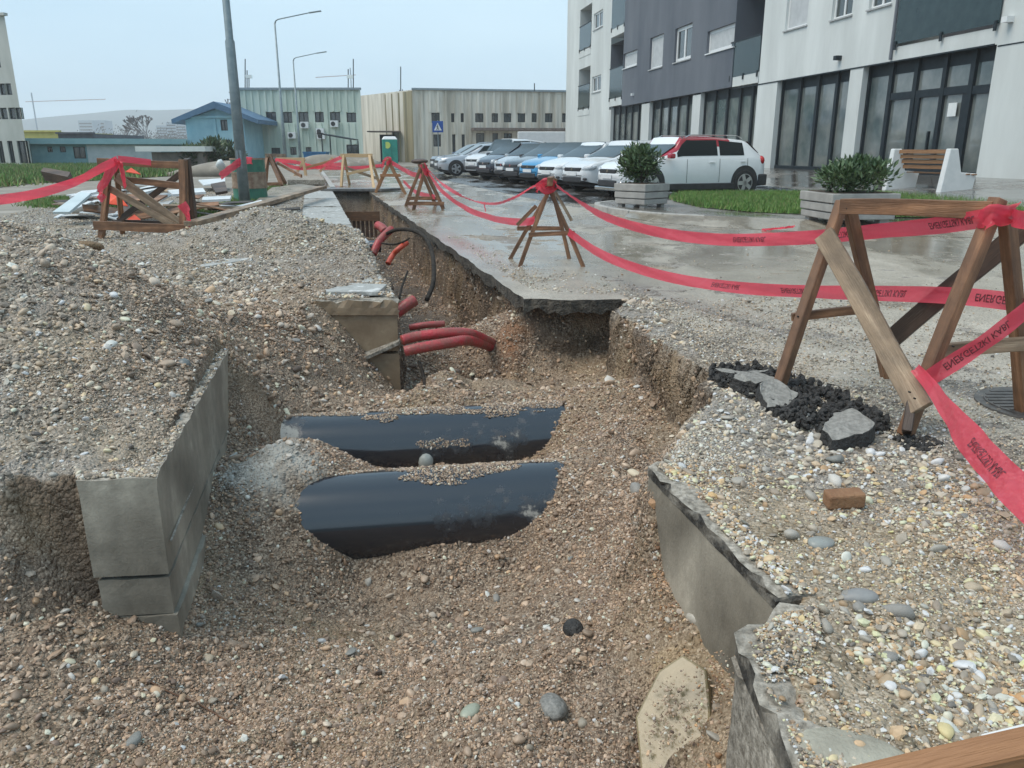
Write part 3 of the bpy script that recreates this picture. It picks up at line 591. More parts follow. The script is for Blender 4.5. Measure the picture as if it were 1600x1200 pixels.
o = lump_field('tar_rubble', TP, 1700, .018, TARM, lambda x, y: .0 + .035 * random.random(), 4); tag(o, 'crumbled black tar heaped at the broken road edge', 'rubble', None, 'stuff')
TP2 = [tuple(G(u, v)[:2]) for u, v in [(1400, 685), (1445, 683), (1475, 695), (1455, 708), (1410, 702)]]
o = lump_field('tar_rubble', TP2, 90, .016, TARM, lambda x, y: 0, 5); tag(o, 'small patch of black tar crumbs near the barricade foot', 'rubble', None, 'stuff')
ASM = mat('asphalt_grey', (.17, .165, .15), (.30, .29, .265), 40, .8, .8, 90, bdist=.008)
def slabchunk(px_, z, th, label, tilt=(0, 0)):
    P0 = [G(u, v, z) for u, v in px_]; c = sum(P0, Vector()) / len(P0); P0 = [c + (p - c) * .88 for p in P0]; bm = bmesh.new(); P = []
    for i in range(len(P0)):
        a, b = P0[i], P0[(i + 1) % len(P0)]; k_ = max(2, int((b - a).length / .028))
        for j in range(k_): P.append(a.lerp(b, j / k_) + Vector((random.uniform(-.009, .009), random.uniform(-.009, .009), random.uniform(-.006, .004))))
    E_ = Euler((tilt[0], tilt[1], 0)).to_matrix(); top = []; bot = []
    for p in P: d = E_ @ (p - c); top.append(bm.verts.new(d)); bot.append(bm.verts.new(E_ @ ((p - c) * 1.08 - Vector((0, 0, th)))))
    n = len(P); f = bm.faces.new(top); bm.faces.new(bot[::-1])
    for i in range(n): bm.faces.new((top[i], bot[i], bot[(i + 1) % n], top[(i + 1) % n]))
    bmesh.ops.recalc_face_normals(bm, faces=bm.faces)
    me = bpy.data.meshes.new('asphalt_chunk'); bm.to_mesh(me); bm.free(); me.materials.append(ASM); me.materials.append(TARM)
    for p in me.polygons: p.material_index = 0 if abs(p.normal.z) > .75 else 1
    o = bpy.data.objects.new('asphalt_chunk', me); C.objects.link(o); o.location = c; b = o.modifiers.new('b', 'BEVEL'); b.width = .006; b.segments = 2
    return tag(o, label, 'asphalt chunk', 'broken asphalt chunks')
slabchunk([(1278, 665), (1300, 645), (1330, 640), (1372, 660), (1368, 672), (1300, 684)], .075, .07, 'grey topped asphalt slab at the near end of the tar heap', (.1, -.05))
slabchunk([(1140, 592), (1150, 582), (1195, 582), (1222, 590), (1180, 598)], .08, .07, 'grey topped asphalt slab at the far end of the tar heap', (.06, .05))
slabchunk([(1112, 575), (1122, 573), (1160, 580), (1208, 576), (1200, 582), (1140, 584)], .05, .05, 'thin flake of asphalt at the edge behind the tar heap')
slabchunk([(1180, 606), (1210, 600), (1250, 612), (1240, 628), (1200, 628)], .06, .06, 'black asphalt lump in the middle of the tar heap', (.3, .1))
# manhole cover
mh = empty('manhole_cover', G(1632, 634, .01), 'round iron manhole cover in the road at the right edge', 'manhole cover')
c_ = wloc(mh); q = MB(); q.tube([c_ + Vector((0, 0, -.02)), c_ + Vector((0, 0, .006))], .30, 40); q.build('rim', mat('iron', (.10, .095, .09), (.17, .16, .15), 20, .5, metal=.4), mh)
q = MB(); q.tube([c_ + Vector((0, 0, .0065)), c_ + Vector((0, 0, .012))], .26, 40)
for k in range(-4, 5): q.box(c_ + Vector((0, k * .05, .014)), (2 * math.sqrt(.0625 - (k * .05) ** 2), .012, .006))
q.build('lid', MATS['iron'], mh)

# ================================================================ GRAVEL: loose stones over the whole dig (uncountable, geometry nodes) + the big ones singly
def stone_mat():
    m = bpy.data.materials.new('loose_stone'); m.use_nodes = True; n = m.node_tree; b = n.nodes['Principled BSDF']; ln = n.links.new
    a = n.nodes.new('ShaderNodeAttribute'); a.attribute_type = 'INSTANCER'; a.attribute_name = 'tint'
    t = n.nodes.new('ShaderNodeTexCoord'); z = n.nodes.new('ShaderNodeTexNoise'); z.inputs['Scale'].default_value = 1.7; z.inputs['Detail'].default_value = 4; ln(t.outputs['Object'], z.inputs['Vector'])
    r = n.nodes.new('ShaderNodeMapRange'); r.inputs['To Min'].default_value = .72; r.inputs['To Max'].default_value = 1.2; ln(z.outputs[0], r.inputs[0])
    v = n.nodes.new('ShaderNodeVectorMath'); v.operation = 'SCALE'; ln(a.outputs['Color'], v.inputs[0]); ln(r.outputs[0], v.inputs['Scale']); ln(v.outputs[0], b.inputs['Base Color'])
    b.inputs['Roughness'].default_value = .48; b.inputs['Specular IOR Level'].default_value = .4
    return m
SMAT = stone_mat()
def pebble_mesh(name, seed, ang=False):
    bm = bmesh.new(); bmesh.ops.create_icosphere(bm, subdivisions=2 if not ang else 1, radius=1); rr = random.Random(seed)
    ks = [(Vector((rr.gauss(0, 1), rr.gauss(0, 1), rr.gauss(0, 1))).normalized(), rr.uniform(.45, .9)) for _ in range(12 if ang else 9)]
    for v in bm.verts:
        for k, d in ks:
            t = v.co.dot(k)
            if t > d: v.co -= k * (t - d) * .85
        v.co += Vector((rr.uniform(-1, 1), rr.uniform(-1, 1), rr.uniform(-1, 1))) * (.09 if ang else .03)
    me = bpy.data.meshes.new(name); bm.to_mesh(me); bm.free(); me.materials.append(SMAT)
    me.polygons.foreach_set('use_smooth', [not ang] * len(me.polygons)); return me
PROT = bpy.data.collections.new('pebble_shapes'); PM_ = []
for k in range(8):
    me = pebble_mesh('pebble_%s' % 'abcdefgh'[k], 50 + k, k % 2 == 1); PM_.append(me); o = bpy.data.objects.new(me.name, me); PROT.objects.link(o)
def palette(n, zone, rng, light=0):
    """stone colours; zone 0 = pale mixed river gravel, 1 = soil-coated brown pit gravel"""
    P0 = np.array([(.42, .39, .335), (.32, .29, .25), (.24, .225, .20), (.54, .49, .42), (.70, .67, .61), (.37, .31, .24), (.46, .37, .27), (.14, .135, .13), (.31, .32, .30), (.48, .36, .24)])
    P1 = np.array([(.32, .24, .175), (.26, .19, .135), (.19, .135, .095), (.40, .32, .245), (.52, .45, .37), (.29, .23, .18), (.35, .26, .18), (.15, .11, .085), (.30, .275, .24), (.40, .29, .195)])
    w0 = np.array([.2, .17, .12, .13, .07, .1, .07, .06, .05, .03]); i = rng.choice(10, n, p=w0 / w0.sum())
    c = P0[i] * np.array([1.05, 1, .93]) * (1 - zone[:, None]) + P1[i] * np.array([1.12, 1.02, .95]) * zone[:, None]; c *= rng.uniform(.58, 1.42, (n, 1)); wh = rng.random(n) < .04; c[wh] = c[wh] * .3 + np.array([.62, .60, .56]) * .7
    return np.clip(c, .02, .64)
ny, nx = X2.shape; V = np.stack([X2, Y2, Z_], -1)
A_, B_, C_2, D_ = V[:-1, :-1], V[:-1, 1:], V[1:, 1:], V[1:, :-1]
cr = np.cross(C_2 - A_, D_ - B_); area = .5 * np.linalg.norm(cr, axis=-1); nor = cr / (2 * area[..., None] + 1e-12)
cen = (A_ + B_ + C_2 + D_) / 4; dist = np.linalg.norm(cen - np.array([0, 0, EYE]), axis=-1)
fw = cen[..., 1] * math.cos(PITCH) - (cen[..., 2] - EYE) * math.sin(PITCH); up_ = cen[..., 1] * math.sin(PITCH) + (cen[..., 2] - EYE) * math.cos(PITCH)
vis = (fw > .3) & (np.abs(cen[..., 0]) < fw * .80 + .25) & (up_ > -fw * .62 - .1)
facing = ((np.array([0, 0, EYE]) - cen) * nor).sum(-1) > -.12 * dist
trx = cen[..., 0] + .2465 * (cen[..., 1] - 6.63)
onroad = (trx > .10) & (cen[..., 1] > 6.55) & (Mk[:-1, :-1] < .02)
redge = (Mk[:-1, :-1] < .02) & (cen[..., 0] > 1.15 + np.clip((3.9 - cen[..., 1]) * .75, 0, 9)) & (cen[..., 1] <= 6.55)
onroad |= redge
blockz = ((cen[..., 0] < -1.30) & (cen[..., 0] > -1.95) & (cen[..., 1] > 2.7) & (cen[..., 1] < 4.9) & (np.abs(nor[..., 2]) < .5))
basew = area * vis * facing * (~onroad) * (~blockz)
sl_m = soil[:-1, :-1]
rng = np.random.default_rng(3)
def scatter(n, w, smean, sig, smin, smax, light=None, sink=.25, clump=None):
    w = w.ravel() / w.sum(); f = rng.choice(w.size, n, p=w); a, b_ = rng.random(n)[:, None], rng.random(n)[:, None]
    P = (A_.reshape(-1, 3)[f] * (1 - a) + B_.reshape(-1, 3)[f] * a) * (1 - b_) + (D_.reshape(-1, 3)[f] * (1 - a) + C_2.reshape(-1, 3)[f] * a) * b_
    N_ = nor.reshape(-1, 3)[f]; s = np.clip(smean * np.exp(rng.normal(0, sig, n)), smin, smax)
    z = sl_m.reshape(-1)[f]; d = dist.reshape(-1)[f]; return P, N_, s, z, d
def points_obj(name, P, S, Rt, T, I, label, cat=None):
    me = bpy.data.meshes.new(name); me.vertices.add(len(P)); me.vertices.foreach_set('co', P.astype('f4').ravel())
    for k, ty, v in (('siz', 'FLOAT_VECTOR', S), ('rot', 'FLOAT_VECTOR', Rt)):
        at = me.attributes.new(k, ty, 'POINT'); at.data.foreach_set('vector', v.astype('f4').ravel())
    at = me.attributes.new('tint', 'FLOAT_COLOR', 'POINT'); at.data.foreach_set('color', np.concatenate([T, np.ones((len(T), 1))], 1).astype('f4').ravel())
    at = me.attributes.new('pick', 'INT', 'POINT'); at.data.foreach_set('value', I.astype('i4'))
    me.materials.append(SMAT); o = bpy.data.objects.new(name, me); C.objects.link(o); md = o.modifiers.new('stones', 'NODES'); md.node_group = NG
    return tag(o, label, cat, None, 'stuff')
def make_ng():
    g = bpy.data.node_groups.new('scatter_stones', 'GeometryNodeTree'); g.interface.new_socket('Geometry', in_out='INPUT', socket_type='NodeSocketGeometry'); g.interface.new_socket('Geometry', in_out='OUTPUT', socket_type='NodeSocketGeometry')
    N = g.nodes.new; i = N('NodeGroupInput'); o = N('NodeGroupOutput'); p = N('GeometryNodeInstanceOnPoints'); c = N('GeometryNodeCollectionInfo'); c.inputs['Collection'].default_value = PROT; c.inputs['Separate Children'].default_value = True; c.inputs['Reset Children'].default_value = True
    def na(k, ty):
        a = N('GeometryNodeInputNamedAttribute'); a.data_type = ty; a.inputs['Name'].default_value = k; return a.outputs['Attribute']
    p.inputs['Pick Instance'].default_value = True
    g.links.new(i.outputs[0], p.inputs['Points']); g.links.new(c.outputs[0], p.inputs['Instance']); g.links.new(na('pick', 'INT'), p.inputs['Instance Index'])
    er = N('FunctionNodeEulerToRotation'); g.links.new(na('rot', 'FLOAT_VECTOR'), er.inputs[0]); g.links.new(er.outputs[0], p.inputs['Rotation']); g.links.new(na('siz', 'FLOAT_VECTOR'), p.inputs['Scale']); g.links.new(p.outputs[0], o.inputs[0]); return g
NG = make_ng()
def finish(P, N_, s, z, sink=.2, name='gravel', label='', light=0.):
    n = len(P); S = np.stack([s * rng.uniform(.8, 1.35, n), s * rng.uniform(.65, 1.1, n), s * rng.uniform(.4, .75, n)], -1)
    P = P + N_ * (s * (.38 - sink))[:, None]; Rt = np.stack([rng.normal(0, .45, n), rng.normal(0, .45, n), rng.uniform(0, 6.28, n)], -1)
    st = N_[:, 2] < .6; Rt[st] = rng.uniform(0, 6.28, (st.sum(), 3))
    T = palette(n, z, rng) * (1 + light)
    yl = (P[:, 0] > .55) & (P[:, 1] < 2.9) & (rng.random(n) < .35); T[yl] *= np.array([1.22, 1.02, .80]); sh_ = (P[:, 0] > .5) & (P[:, 1] < 4.0) & (P[:, 2] > -.12); T[sh_] *= 1.12; cm_ = np.hypot((P[:, 0] + 1.32) / .22, (P[:, 1] - 3.98) / .22) + .5 * fbm(P[:, 0], P[:, 1], 12, 3, 71) < 1; T[cm_] = T[cm_] * .3 + .7 * np.array([.46, .46, .43])
    return points_obj(name, P, S, Rt, np.clip(T, 0, .60), rng.integers(0, 8, n), label)
falloff = np.clip(3.2 / dist, .1, 1.6) ** 2
patch = np.clip(.62 + 1.9 * fbm(cen[..., 0], cen[..., 1], 1.7, 4, 44), .12, 1.4) * np.where(nor[..., 2] < .4, .45, 1)
# radius in metres
P, N_, s, z, d = scatter(270000, basew * falloff * patch, .0040, .45, .0022, .016)
s = s * np.clip(d / 3.4, .8, 2.6) ** .8; finish(P, N_, s, np.clip(z + .05, 0, 1), .12, 'gravel', 'fine loose gravel over the pit slopes and heaps')
bare_ = ((cen[..., 0] > .58) & (cen[..., 0] < .95 - .25 * (cen[..., 1] - 1.3)) & (cen[..., 1] < 1.8) & (cen[..., 1] > 1.15)); keepc = np.where(bare_, .08, 1.)
coarse = keepc * basew * falloff * np.where(nor[..., 2] < .4, .3, 1) * (.18 + 1.6 * np.clip(fbm(cen[..., 0], cen[..., 1], 1.3, 3, 15) + .25, 0, 1)) * (1 + 1.2 * ((cen[..., 0] > .5) & (Mk[:-1, :-1] < .5)) + 1.0 * (cen[..., 0] < -1.6)) 
P, N_, s, z, d = scatter(21000, coarse, .0098, .42, .006, .032)
s = s * np.clip(d / 3.4, .8, 2.2) ** .7; finish(P, N_, s, np.clip(z * .8, 0, 1), .15, 'pebbles', 'coarser pebbles lying on the gravel', .12)
# stones strewn over the road beside the dig
rw = area * vis * onroad * np.clip(1.25 - np.minimum(np.abs(trx - .1) / 1.1 + np.clip(cen[..., 1] - 7.2, 0, 9) / 4.5, 1.2), 0, 1) ** 1.5 * (cen[..., 1] < 12) * falloff
rw = rw + area * vis * redge * np.clip(1.15 - (cen[..., 0] - 1.1) / 2.8, .05, 1) ** 2 * falloff * .8
P, N_, s, z, d = scatter(24000, rw, .0038, .42, .002, .012); P[:, 2] += .006; s = s * np.clip(d / 4, .8, 2) ** .7; finish(P, N_, s, z * .4, .1, 'gravel', 'fine grit washed over the road by the trench')
# pebbles clinging to the pipes
PP, NN = [], []
for k, (pc, _) in enumerate(PIPES):
    n = 26000; sl_ = rng.uniform(-1.0, .95, n); a = rng.uniform(R(15), R(150), n)
    dens = 1.5 * fbm(sl_ * 1.0, a * .9, 2.9, 3, 60 + k) + np.clip((a - R(90)) / R(24), -1.6, 1) * .6 + .16 + np.clip((-.62 - sl_) * 2.2, 0, 1) * .3 - .02
    ok = dens > .06; sl_, a = sl_[ok], a[ok]
    side = Vector((-pdv.y, pdv.x, 0)).normalized()
    nr = -np.array(side)[None] * np.cos(a)[:, None] + np.array([0, 0, 1.])[None] * np.sin(a)[:, None]
    PP.append(np.array(pc)[None] + np.array(pdv)[None] * sl_[:, None] + nr * PR); NN.append(nr)
PP = np.concatenate(PP); NN = np.concatenate(NN); s = np.clip(.0045 * np.exp(rng.normal(0, .35, len(PP))), .0025, .011); finish(PP, NN, s, np.full(len(PP), .75), .05, 'gravel', 'sandy gravel lying on the backs of the pipes', .1)
# grit and pebbles lying on the concrete edges
def strip_pebbles(quads, n, zoff, mean=.0042, zone=.3, label='grit lying on the concrete edges', zfun=None):
    Q = np.array(quads, float); f = rng.integers(0, len(Q), n); a, b_ = rng.random(n)[:, None], rng.random(n)[:, None]
    P = (Q[f, 0] * (1 - a) + Q[f, 1] * a) * (1 - b_) + (Q[f, 3] * (1 - a) + Q[f, 2] * a) * b_
    keep = (fbm(P[:, 0], P[:, 1], 9, 3, 5) > -.18); P = P[keep]; n = len(P); P = np.concatenate([P, np.full((n, 1), zoff)], 1)
    s = np.clip(mean * np.exp(rng.normal(0, .5, n)), .002, .022); finish(P, np.tile(np.array([[0, 0, 1.]]), (n, 1)), s, np.full(n, zone), .1, 'gravel', label, .08)
strip_pebbles([[(-1.655, 2.775), (-1.372, 2.802), (-1.43, 2.87), (-1.70, 2.84)], [(-1.372, 2.802), (-1.80, 4.86), (-1.87, 4.86), (-1.435, 2.86)]], 3600, -.002)
strip_pebbles([[(.575, 2.91), (.775, 1.96), (.86, 1.96), (.66, 2.94)]], 2600, .002, .0046, .2)
strip_pebbles([[(.60, 1.76), (.585, 1.30), (.74, 1.30), (.76, 1.70)], [(.585, 1.30), (.53, .9), (.70, .9), (.74, 1.3)], [(.76, 1.88), (.60, 1.755), (.78, 1.70), (.84, 1.90)]], 5200, .003, .0030, .25)
strip_pebbles([[(-1.68, 6.44), (-.96, 6.44), off(-.97, 6.44, .75), off(-1.68, 6.44, .75)], [off(-1.4, 6.44, .7), off(-1.0, 6.44, .7), off(-1.0, 6.44, 3.2), off(-1.5, 6.44, 3.2)]], 3400, .03, .009, .3)
n_p = Vector((-.45, -.55, .8)).normalized(); k = 620; ta_ = Vector((.77, -.63, 0)).normalized(); tb__ = n_p.cross(ta_)
aa, bb = rng.normal(0, .035, k), rng.normal(0, .07, k); e2 = rng.random(k) < .45; aa[e2] = rng.normal(.10, .03, e2.sum()); bb[e2] = rng.uniform(-.25, .25, e2.sum())
PQ = np.array(G(1045, 1115, -.50))[None] + aa[:, None] * np.array(ta_)[None] + bb[:, None] * np.array(tb__)[None]
finish(PQ, np.tile(np.array(n_p)[None], (k, 1)), np.clip(.0035 * np.exp(rng.normal(0, .4, k)), .002, .01), np.full(k, .7), .1, 'gravel', 'grit stuck to the wet plate')
# big stones one by one: parts of the ground
w = (basew * falloff * np.clip(2.6 / dist, .3, 1)).copy(); w *= keepc; w *= (1 + 3.0 * ((cen[..., 0] > .6) & (cen[..., 1] < 3.6))) * np.where(Mk[:-1, :-1] > .5, .4, 1) * (nor[..., 2] > .55)
P, N_, s, z, d = scatter(250, w, .0185, .32, .013, .04); s = s * np.clip(d / 3.0, .75, 2.1) ** .7
T = palette(250, z * .45, rng) * 1.1
SM = []
for k in range(9):
    base = [(.42, .39, .34), (.52, .48, .41), (.28, .265, .24), (.34, .30, .24), (.23, .23, .21), (.48, .39, .28), (.60, .57, .52), (.32, .26, .20), (.38, .35, .30)][k]
    SM.append(mat('river_stone_%d' % k, tuple(x * .8 for x in base), tuple(min(.75, x * 1.1) for x in base), 25, .45, .35, 120, c3=tuple(x * .95 for x in base), bdist=.003))
stone_meshes = []
for k in range(18):
    me = pebble_mesh('stone', 200 + k, k % 3 == 0)
    if k % 3 == 0: me.polygons.foreach_set('use_smooth', [True] * len(me.polygons))
    me.materials.clear(); me.materials.append(SM[k % 9]); stone_meshes.append(me)
for i in range(250):
    o = bpy.data.objects.new('stone', stone_meshes[int(rng.integers(18))]); C.objects.link(o); o.parent = ground
    o.location = tuple(P[i] + N_[i] * s[i] * .18); o.rotation_euler = (rng.normal(0, .3), rng.normal(0, .3), rng.uniform(0, 6.28)); o.scale = (s[i] * rng.uniform(.9, 1.4), s[i] * rng.uniform(.7, 1.1), s[i] * rng.uniform(.45, .8))
# stones with a look of their own
def single(u, v, zz, r3, m, seed, label, cat='stone', rot=0., sub=3):
    p = G(u, v, zz) if zz is not None else None
    for _ in range(12): p = G(u, v, gz(p.x, p.y) + r3[2] * .25)
    o = blob('stone' if cat == 'stone' else cat.replace(' ', '_'), p, r3, m, seed, .25, sub, rot); return tag(o, label, cat)
single(735, 1112, -.7, (.045, .030, .020), mat('green_stone', (.27, .29, .22), (.36, .38, .30), 8, .4), 11, 'smooth grey-green oval stone alone on the near gravel slope', rot=.9)
single(1282, 847, 0, (.052, .036, .022), mat('bluegrey_stone', (.22, .235, .22), (.30, .31, .29), 9, .4), 12, 'large smooth blue-grey oval stone on the right gravel shelf', rot=.2)
single(865, 1105, -.6, (.05, .07, .035), mat('dark_stone', (.12, .12, .11), (.26, .25, .23), 60, .6, .5, 100), 13, 'rough speckled grey stone low on the right of the near slope', rot=.1)
single(893, 982, -.6, (.042, .045, .035), TARM, 14, 'black tarry lump on the near gravel slope', 'tar lump')
single(745, 985, -.7, (.03, .016, .012), SM[4], 15, 'flat pale bluish pebble below the nearer pipe', rot=.2)
single(92, 622, .1, (.055, .03, .022), SM[6], 16, 'long pale stone on the left heap', rot=-.5)
single(288, 570, .05, (.035, .035, .03), mat('dark_round', (.10, .11, .11), (.17, .18, .17), 9, .4), 17, 'dark round stone on the crest above the left wall')
single(1322, 1175, .01, (.13, .07, .02), mat('flat_green', (.27, .25, .20), (.38, .36, .29), 9, .5, .6, 60), 18, 'large flat greenish stone by the plank at the bottom right', rot=-.3)
single(1345, 932, .0, (.05, .03, .022), mat('grey_long', (.2, .2, .2), (.3, .3, .29), 9, .5), 19, 'grey pebble beside the corner of the right shelf')
bk = MB(); bp = G(1318, 785, .02); bk.box((0, 0, 0), (.13, .06, .055), Euler((.1, -.05, .05)).to_matrix()); o = bk.build('brick', mat('brick_brown', (.20, .10, .05), (.28, .155, .08), 14, .8, .8, 80, bdist=.006), bevel=.008); o.location = bp + Vector((0, 0, .015)); tag(o, 'brown broken brick lying on the right gravel shelf', 'brick')
# rusty wire on the near slope
pts = []
for i in range(9):
    u = 230 + i * 17; v = 1062 + i * 8.5 + 2 * math.sin(i); p = G(u, v, -.65)
    for _ in range(6): p = G(u, v, gz(p.x, p.y) + .01)
    pts.append(p)
duct('wire', pts, .003, mat('rust_wire', (.10, .05, .03), (.17, .09, .05), 20, .8), 'thin rusty wire lying on the lower left slope', 'wire', False, 6)
# ================================================================ BARRICADES, TAPE, POLES, DEBRIS
def wood(name, a, b, c3=None, rough=.6):
    return mat(name, a, b, 2.2, rough, .5, 14, stretch=(1.2, 14, 14), c3=c3, detail=6, bdist=.006, contrast=(.3, .7))
WR = wood('timber_redbrown', (.17, .082, .040), (.36, .19, .10), (.25, .125, .062), .5)
WDK = wood('timber_dark', (.055, .035, .025), (.12, .075, .05), (.08, .05, .035), .5)
WG = wood('timber_weathered', (.24, .165, .10), (.42, .32, .22), (.30, .215, .14), .55)
for _m in (WR, WDK, WG): blotch(_m, 2.2, .45, 1.25, (1, 1.5, 1.5)); blotch(_m, 14, .75, 1.15, (.15, 1, 1))
WY = wood('timber_fresh', (.46, .31, .16), (.60, .44, .26), (.52, .36, .20), .6)
WO = wood('timber_orange', (.26, .12, .05), (.40, .20, .09), None, .55)
def board(name, a, b, w_, h_, m, parent, up=(0, 0, 1), label=None):
    """a length of timber as an object of its own whose X axis follows the grain"""
    a = Vector(a); b = Vector(b); x = b - a; l = x.length; x.normalize(); up = Vector(up)
    if abs(x.dot(up.normalized())) > .97: up = Vector((0, 1, 0))
    y = up.cross(x).normalized(); z = x.cross(y)
    bm = bmesh.new(); bmesh.ops.create_cube(bm, size=1)
    for v in bm.verts: v.co = Vector((v.co.x * l, v.co.y * w_, v.co.z * h_)) + Vector([random.uniform(-.0015, .0015) for _ in range(3)])
    bmesh.ops.subdivide_edges(bm, edges=[e for e in bm.edges if abs((e.verts[0].co - e.verts[1].co).x) > l * .8], cuts=5)
    for v in bm.verts: v.co.y += .004 * math.sin(v.co.x * 5 + l * 7); v.co.z += .003 * math.sin(v.co.x * 7 + l * 3)
    me = bpy.data.meshes.new(name); bm.to_mesh(me); bm.free(); me.materials.append(m)
    o = bpy.data.objects.new(name, me); C.objects.link(o)
    M_ = Matrix((x, y, z)).transposed().to_4x4(); M_.translation = (a + b) / 2
    if parent is not None: M_.translation = M_.translation - wloc(parent); o.parent = parent
    o.matrix_local = M_
    bv = o.modifiers.new('bevel', 'BEVEL'); bv.width = min(.004, w_ * .1, h_ * .1); bv.segments = 1; bv.limit_method = 'ANGLE'
    if label: o['label'] = label
    return o
GRP = 'wooden barricades round the trench'
# --- nearest barricade, right
T = empty('barricade', (1.9, 3.7, 0), 'nearest wooden barricade with a long leaning plank, standing on the tar heap at the right', 'barricade', GRP)
H1 = D(1316, 318, 4.08); H2 = D(1550, 318, 3.40)
F1, F2, F3 = G(1215, 606, .03), G(1388, 592, 0), G(1412, 680, 0)
board('leg', F1, H1 + Vector((.0, 0, .01)), .05, .055, WR, T)
board('leg', F2, D(1327, 326, 4.10), .05, .055, WR, T)
board('leg', F3, H2 + Vector((.01, -.02, .02)), .055, .055, WR, T)
board('leg', Vector((2.42, 3.52, 0)), D(1572, 322, 3.42), .055, .055, WR, T)
board('top_rail', D(1314, 322, 4.02), D(1552, 328, 3.36), .03, .075, WR, T)
board('leaning_plank', D(1288, 366, 3.98), D(1440, 640, 3.20), .03, .10, WG, T, up=(.55, -.8, .1), label='pale weathered leaning plank')
board('cross_brace', D(1388, 534, 4.05), D(1605, 352, 3.62), .03, .095, WDK, T, label='dark wide cross brace')
board('crossbar', D(1238, 496, 4.0), D(1345, 484, 4.02), .03, .045, WR, T)
board('crossbar', D(1465, 549, 3.40), D(1640, 534, 3.42), .03, .062, WG, T)
board('foot_block', D(1425, 618, 3.28), D(1415, 676, 3.20), .04, .06, WDK, T)
NL = mat('nail_dark', (.02, .018, .016), (.05, .04, .03), 9, .5, metal=.5)
for u, v, yy in [(1312, 392, 3.90), (1318, 400, 3.90), (1420, 612, 3.18), (1428, 622, 3.18), (1246, 494, 3.94), (1476, 545, 3.36), (1488, 541, 3.36), (1322, 326, 3.98), (1540, 326, 3.32), (1408, 520, 4.0)]:
    p = D(u, v, yy); q = MB(); q.tube([p, p + Vector((0, -.012, .001))], .004, 6); q.build('nail', NL, T)
# --- a second frame whose board shows only at the bottom right corner
T = empty('barricade_board', (1.0, 1.1, .2), 'orange-brown wooden board corner in the very front at the bottom right', 'wooden board')
board('board', D(1330, 1236, .95), D(1720, 1143, .95), .04, .09, WO, T, up=(0, -.5, .8))
board('leg', D(1690, 1150, .97) - Vector((0, 0, .45)), D(1690, 1150, .97), .05, .05, WO, T)
board('white_lath', D(1540, 1160, 1.12), D(1680, 1128, 1.12), .02, .016, mat('white_paint', (.6, .6, .6), (.75, .75, .74), 9, .5), T)
# --- A-frame trestles along the trench: two A-frames one behind the other
def trestle(front, rear, apexf, apexr, bars, m, label, th=.043, name='barricade', extra=()):
    c = (front[0] + front[1] + rear[0] + rear[1]) / 4; T = empty(name, (c.x, c.y, 0), label, 'barricade', GRP)
    for f, a in ((front, apexf), (rear, apexr)):
        s = .035
        board('leg', f[0], a + Vector((s, 0, 0)), th, th, m, T); board('leg', f[1], a - Vector((s, -.03, 0)), th, th, m, T)
    for a, b in bars: board('crossbar', a, b, th * .5, th * 1.1, m, T)
    board('top_rail', apexf + Vector((0, -.12, -.02)), apexr + Vector((0, .12, -.02)), .06, .09, m, T)
    for a, b, w_, mm in extra: board('brace', a, b, .025, w_, mm, T)
    return T
yf, yr = 8.45, 9.1
trestle((D(811, 420, yf), D(912, 418, yf)), (D(796, 406, yr), D(890, 406, yr)), D(858, 280, yf), D(864, 279, yr), [(D(826, 367, yf - .03), D(898, 364, yf - .03)), (D(808, 357, yr), D(876, 357, yr))], WR,
        'reddish brown barricade in the middle beside the wide end of the trench', extra=[(D(808, 352, yf + .2), D(838, 322, yf + .2), .04, WR), (D(868, 300, yf + .3), D(893, 345, yf + .3), .03, WG)])
trestle((D(646, 329, 16.9), D(693, 327, 16.9)), (D(634, 322, 18), D(681, 322, 18)), D(663, 257, 16.9), D(657, 256, 18), [(D(636, 318, 16.85), D(694, 318, 16.85)), (D(637, 310, 17.9), D(686, 310, 17.9))], WR, 'brown barricade beside the trench with a dark stone on top, second from the middle', .07)
trestle((D(587, 301, 23.2), D(634, 304, 23.2)), (D(590, 297, 24.4), D(630, 298, 24.4)), D(607, 249, 23.2), D(609, 249, 24.4), [(D(594, 274, 23.1), D(626, 274, 23.1)), (D(596, 274, 24.3), D(624, 274, 24.3))], WO, 'orange-brown barricade third along the right side of the trench', .075)
T = empty('barricade', G(558, 292), 'long pale new timber barricade seen side-on beyond the end of the trench', 'barricade', GRP)
for (u0, v0, u1, v1, yy) in [(533, 292, 537, 243, 27.6), (546, 288, 538, 243, 29.5), (585, 300, 577, 243, 25.8), (592, 285, 579, 243, 29.5)]: board('leg', D(u0, v0, yy), D(u1, v1, 28), .08, .08, WY, T)
board('top_rail', D(532, 243, 28), D(582, 243, 28), .07, .12, WY, T); board('brace', D(540, 262, 27.8), D(590, 279, 27.8), .05, .09, WG, T); board('brace', D(542, 272, 27.7), D(586, 262, 27.7), .05, .09, WY, T)
T = empty('barricade', G(424, 292), 'dark reddish barricade standing on the far left bank beyond the drum', 'barricade', GRP)
for (u0, v0, u1, v1, yy) in [(408, 290, 418, 243, 26.5), (441, 291, 420, 243, 26.5), (415, 286, 419, 243, 28.5), (446, 287, 421, 243, 28.5)]: board('leg', D(u0, v0, yy), D(u1, v1, 27.5), .1, .1, WR, T)
board('crossbar', D(408, 288, 26.4), D(440, 287, 26.4), .06, .1, WR, T); board('top_rail', D(416, 243, 27), D(445, 243, 30), .06, .12, WG, T); board('brace', D(433, 254, 28), D(471, 275, 25), .05, .1, WR, T)
T = empty('barricade', G(470, 280), 'light timber barricade with crossed boards far down the left bank', 'barricade', GRP)
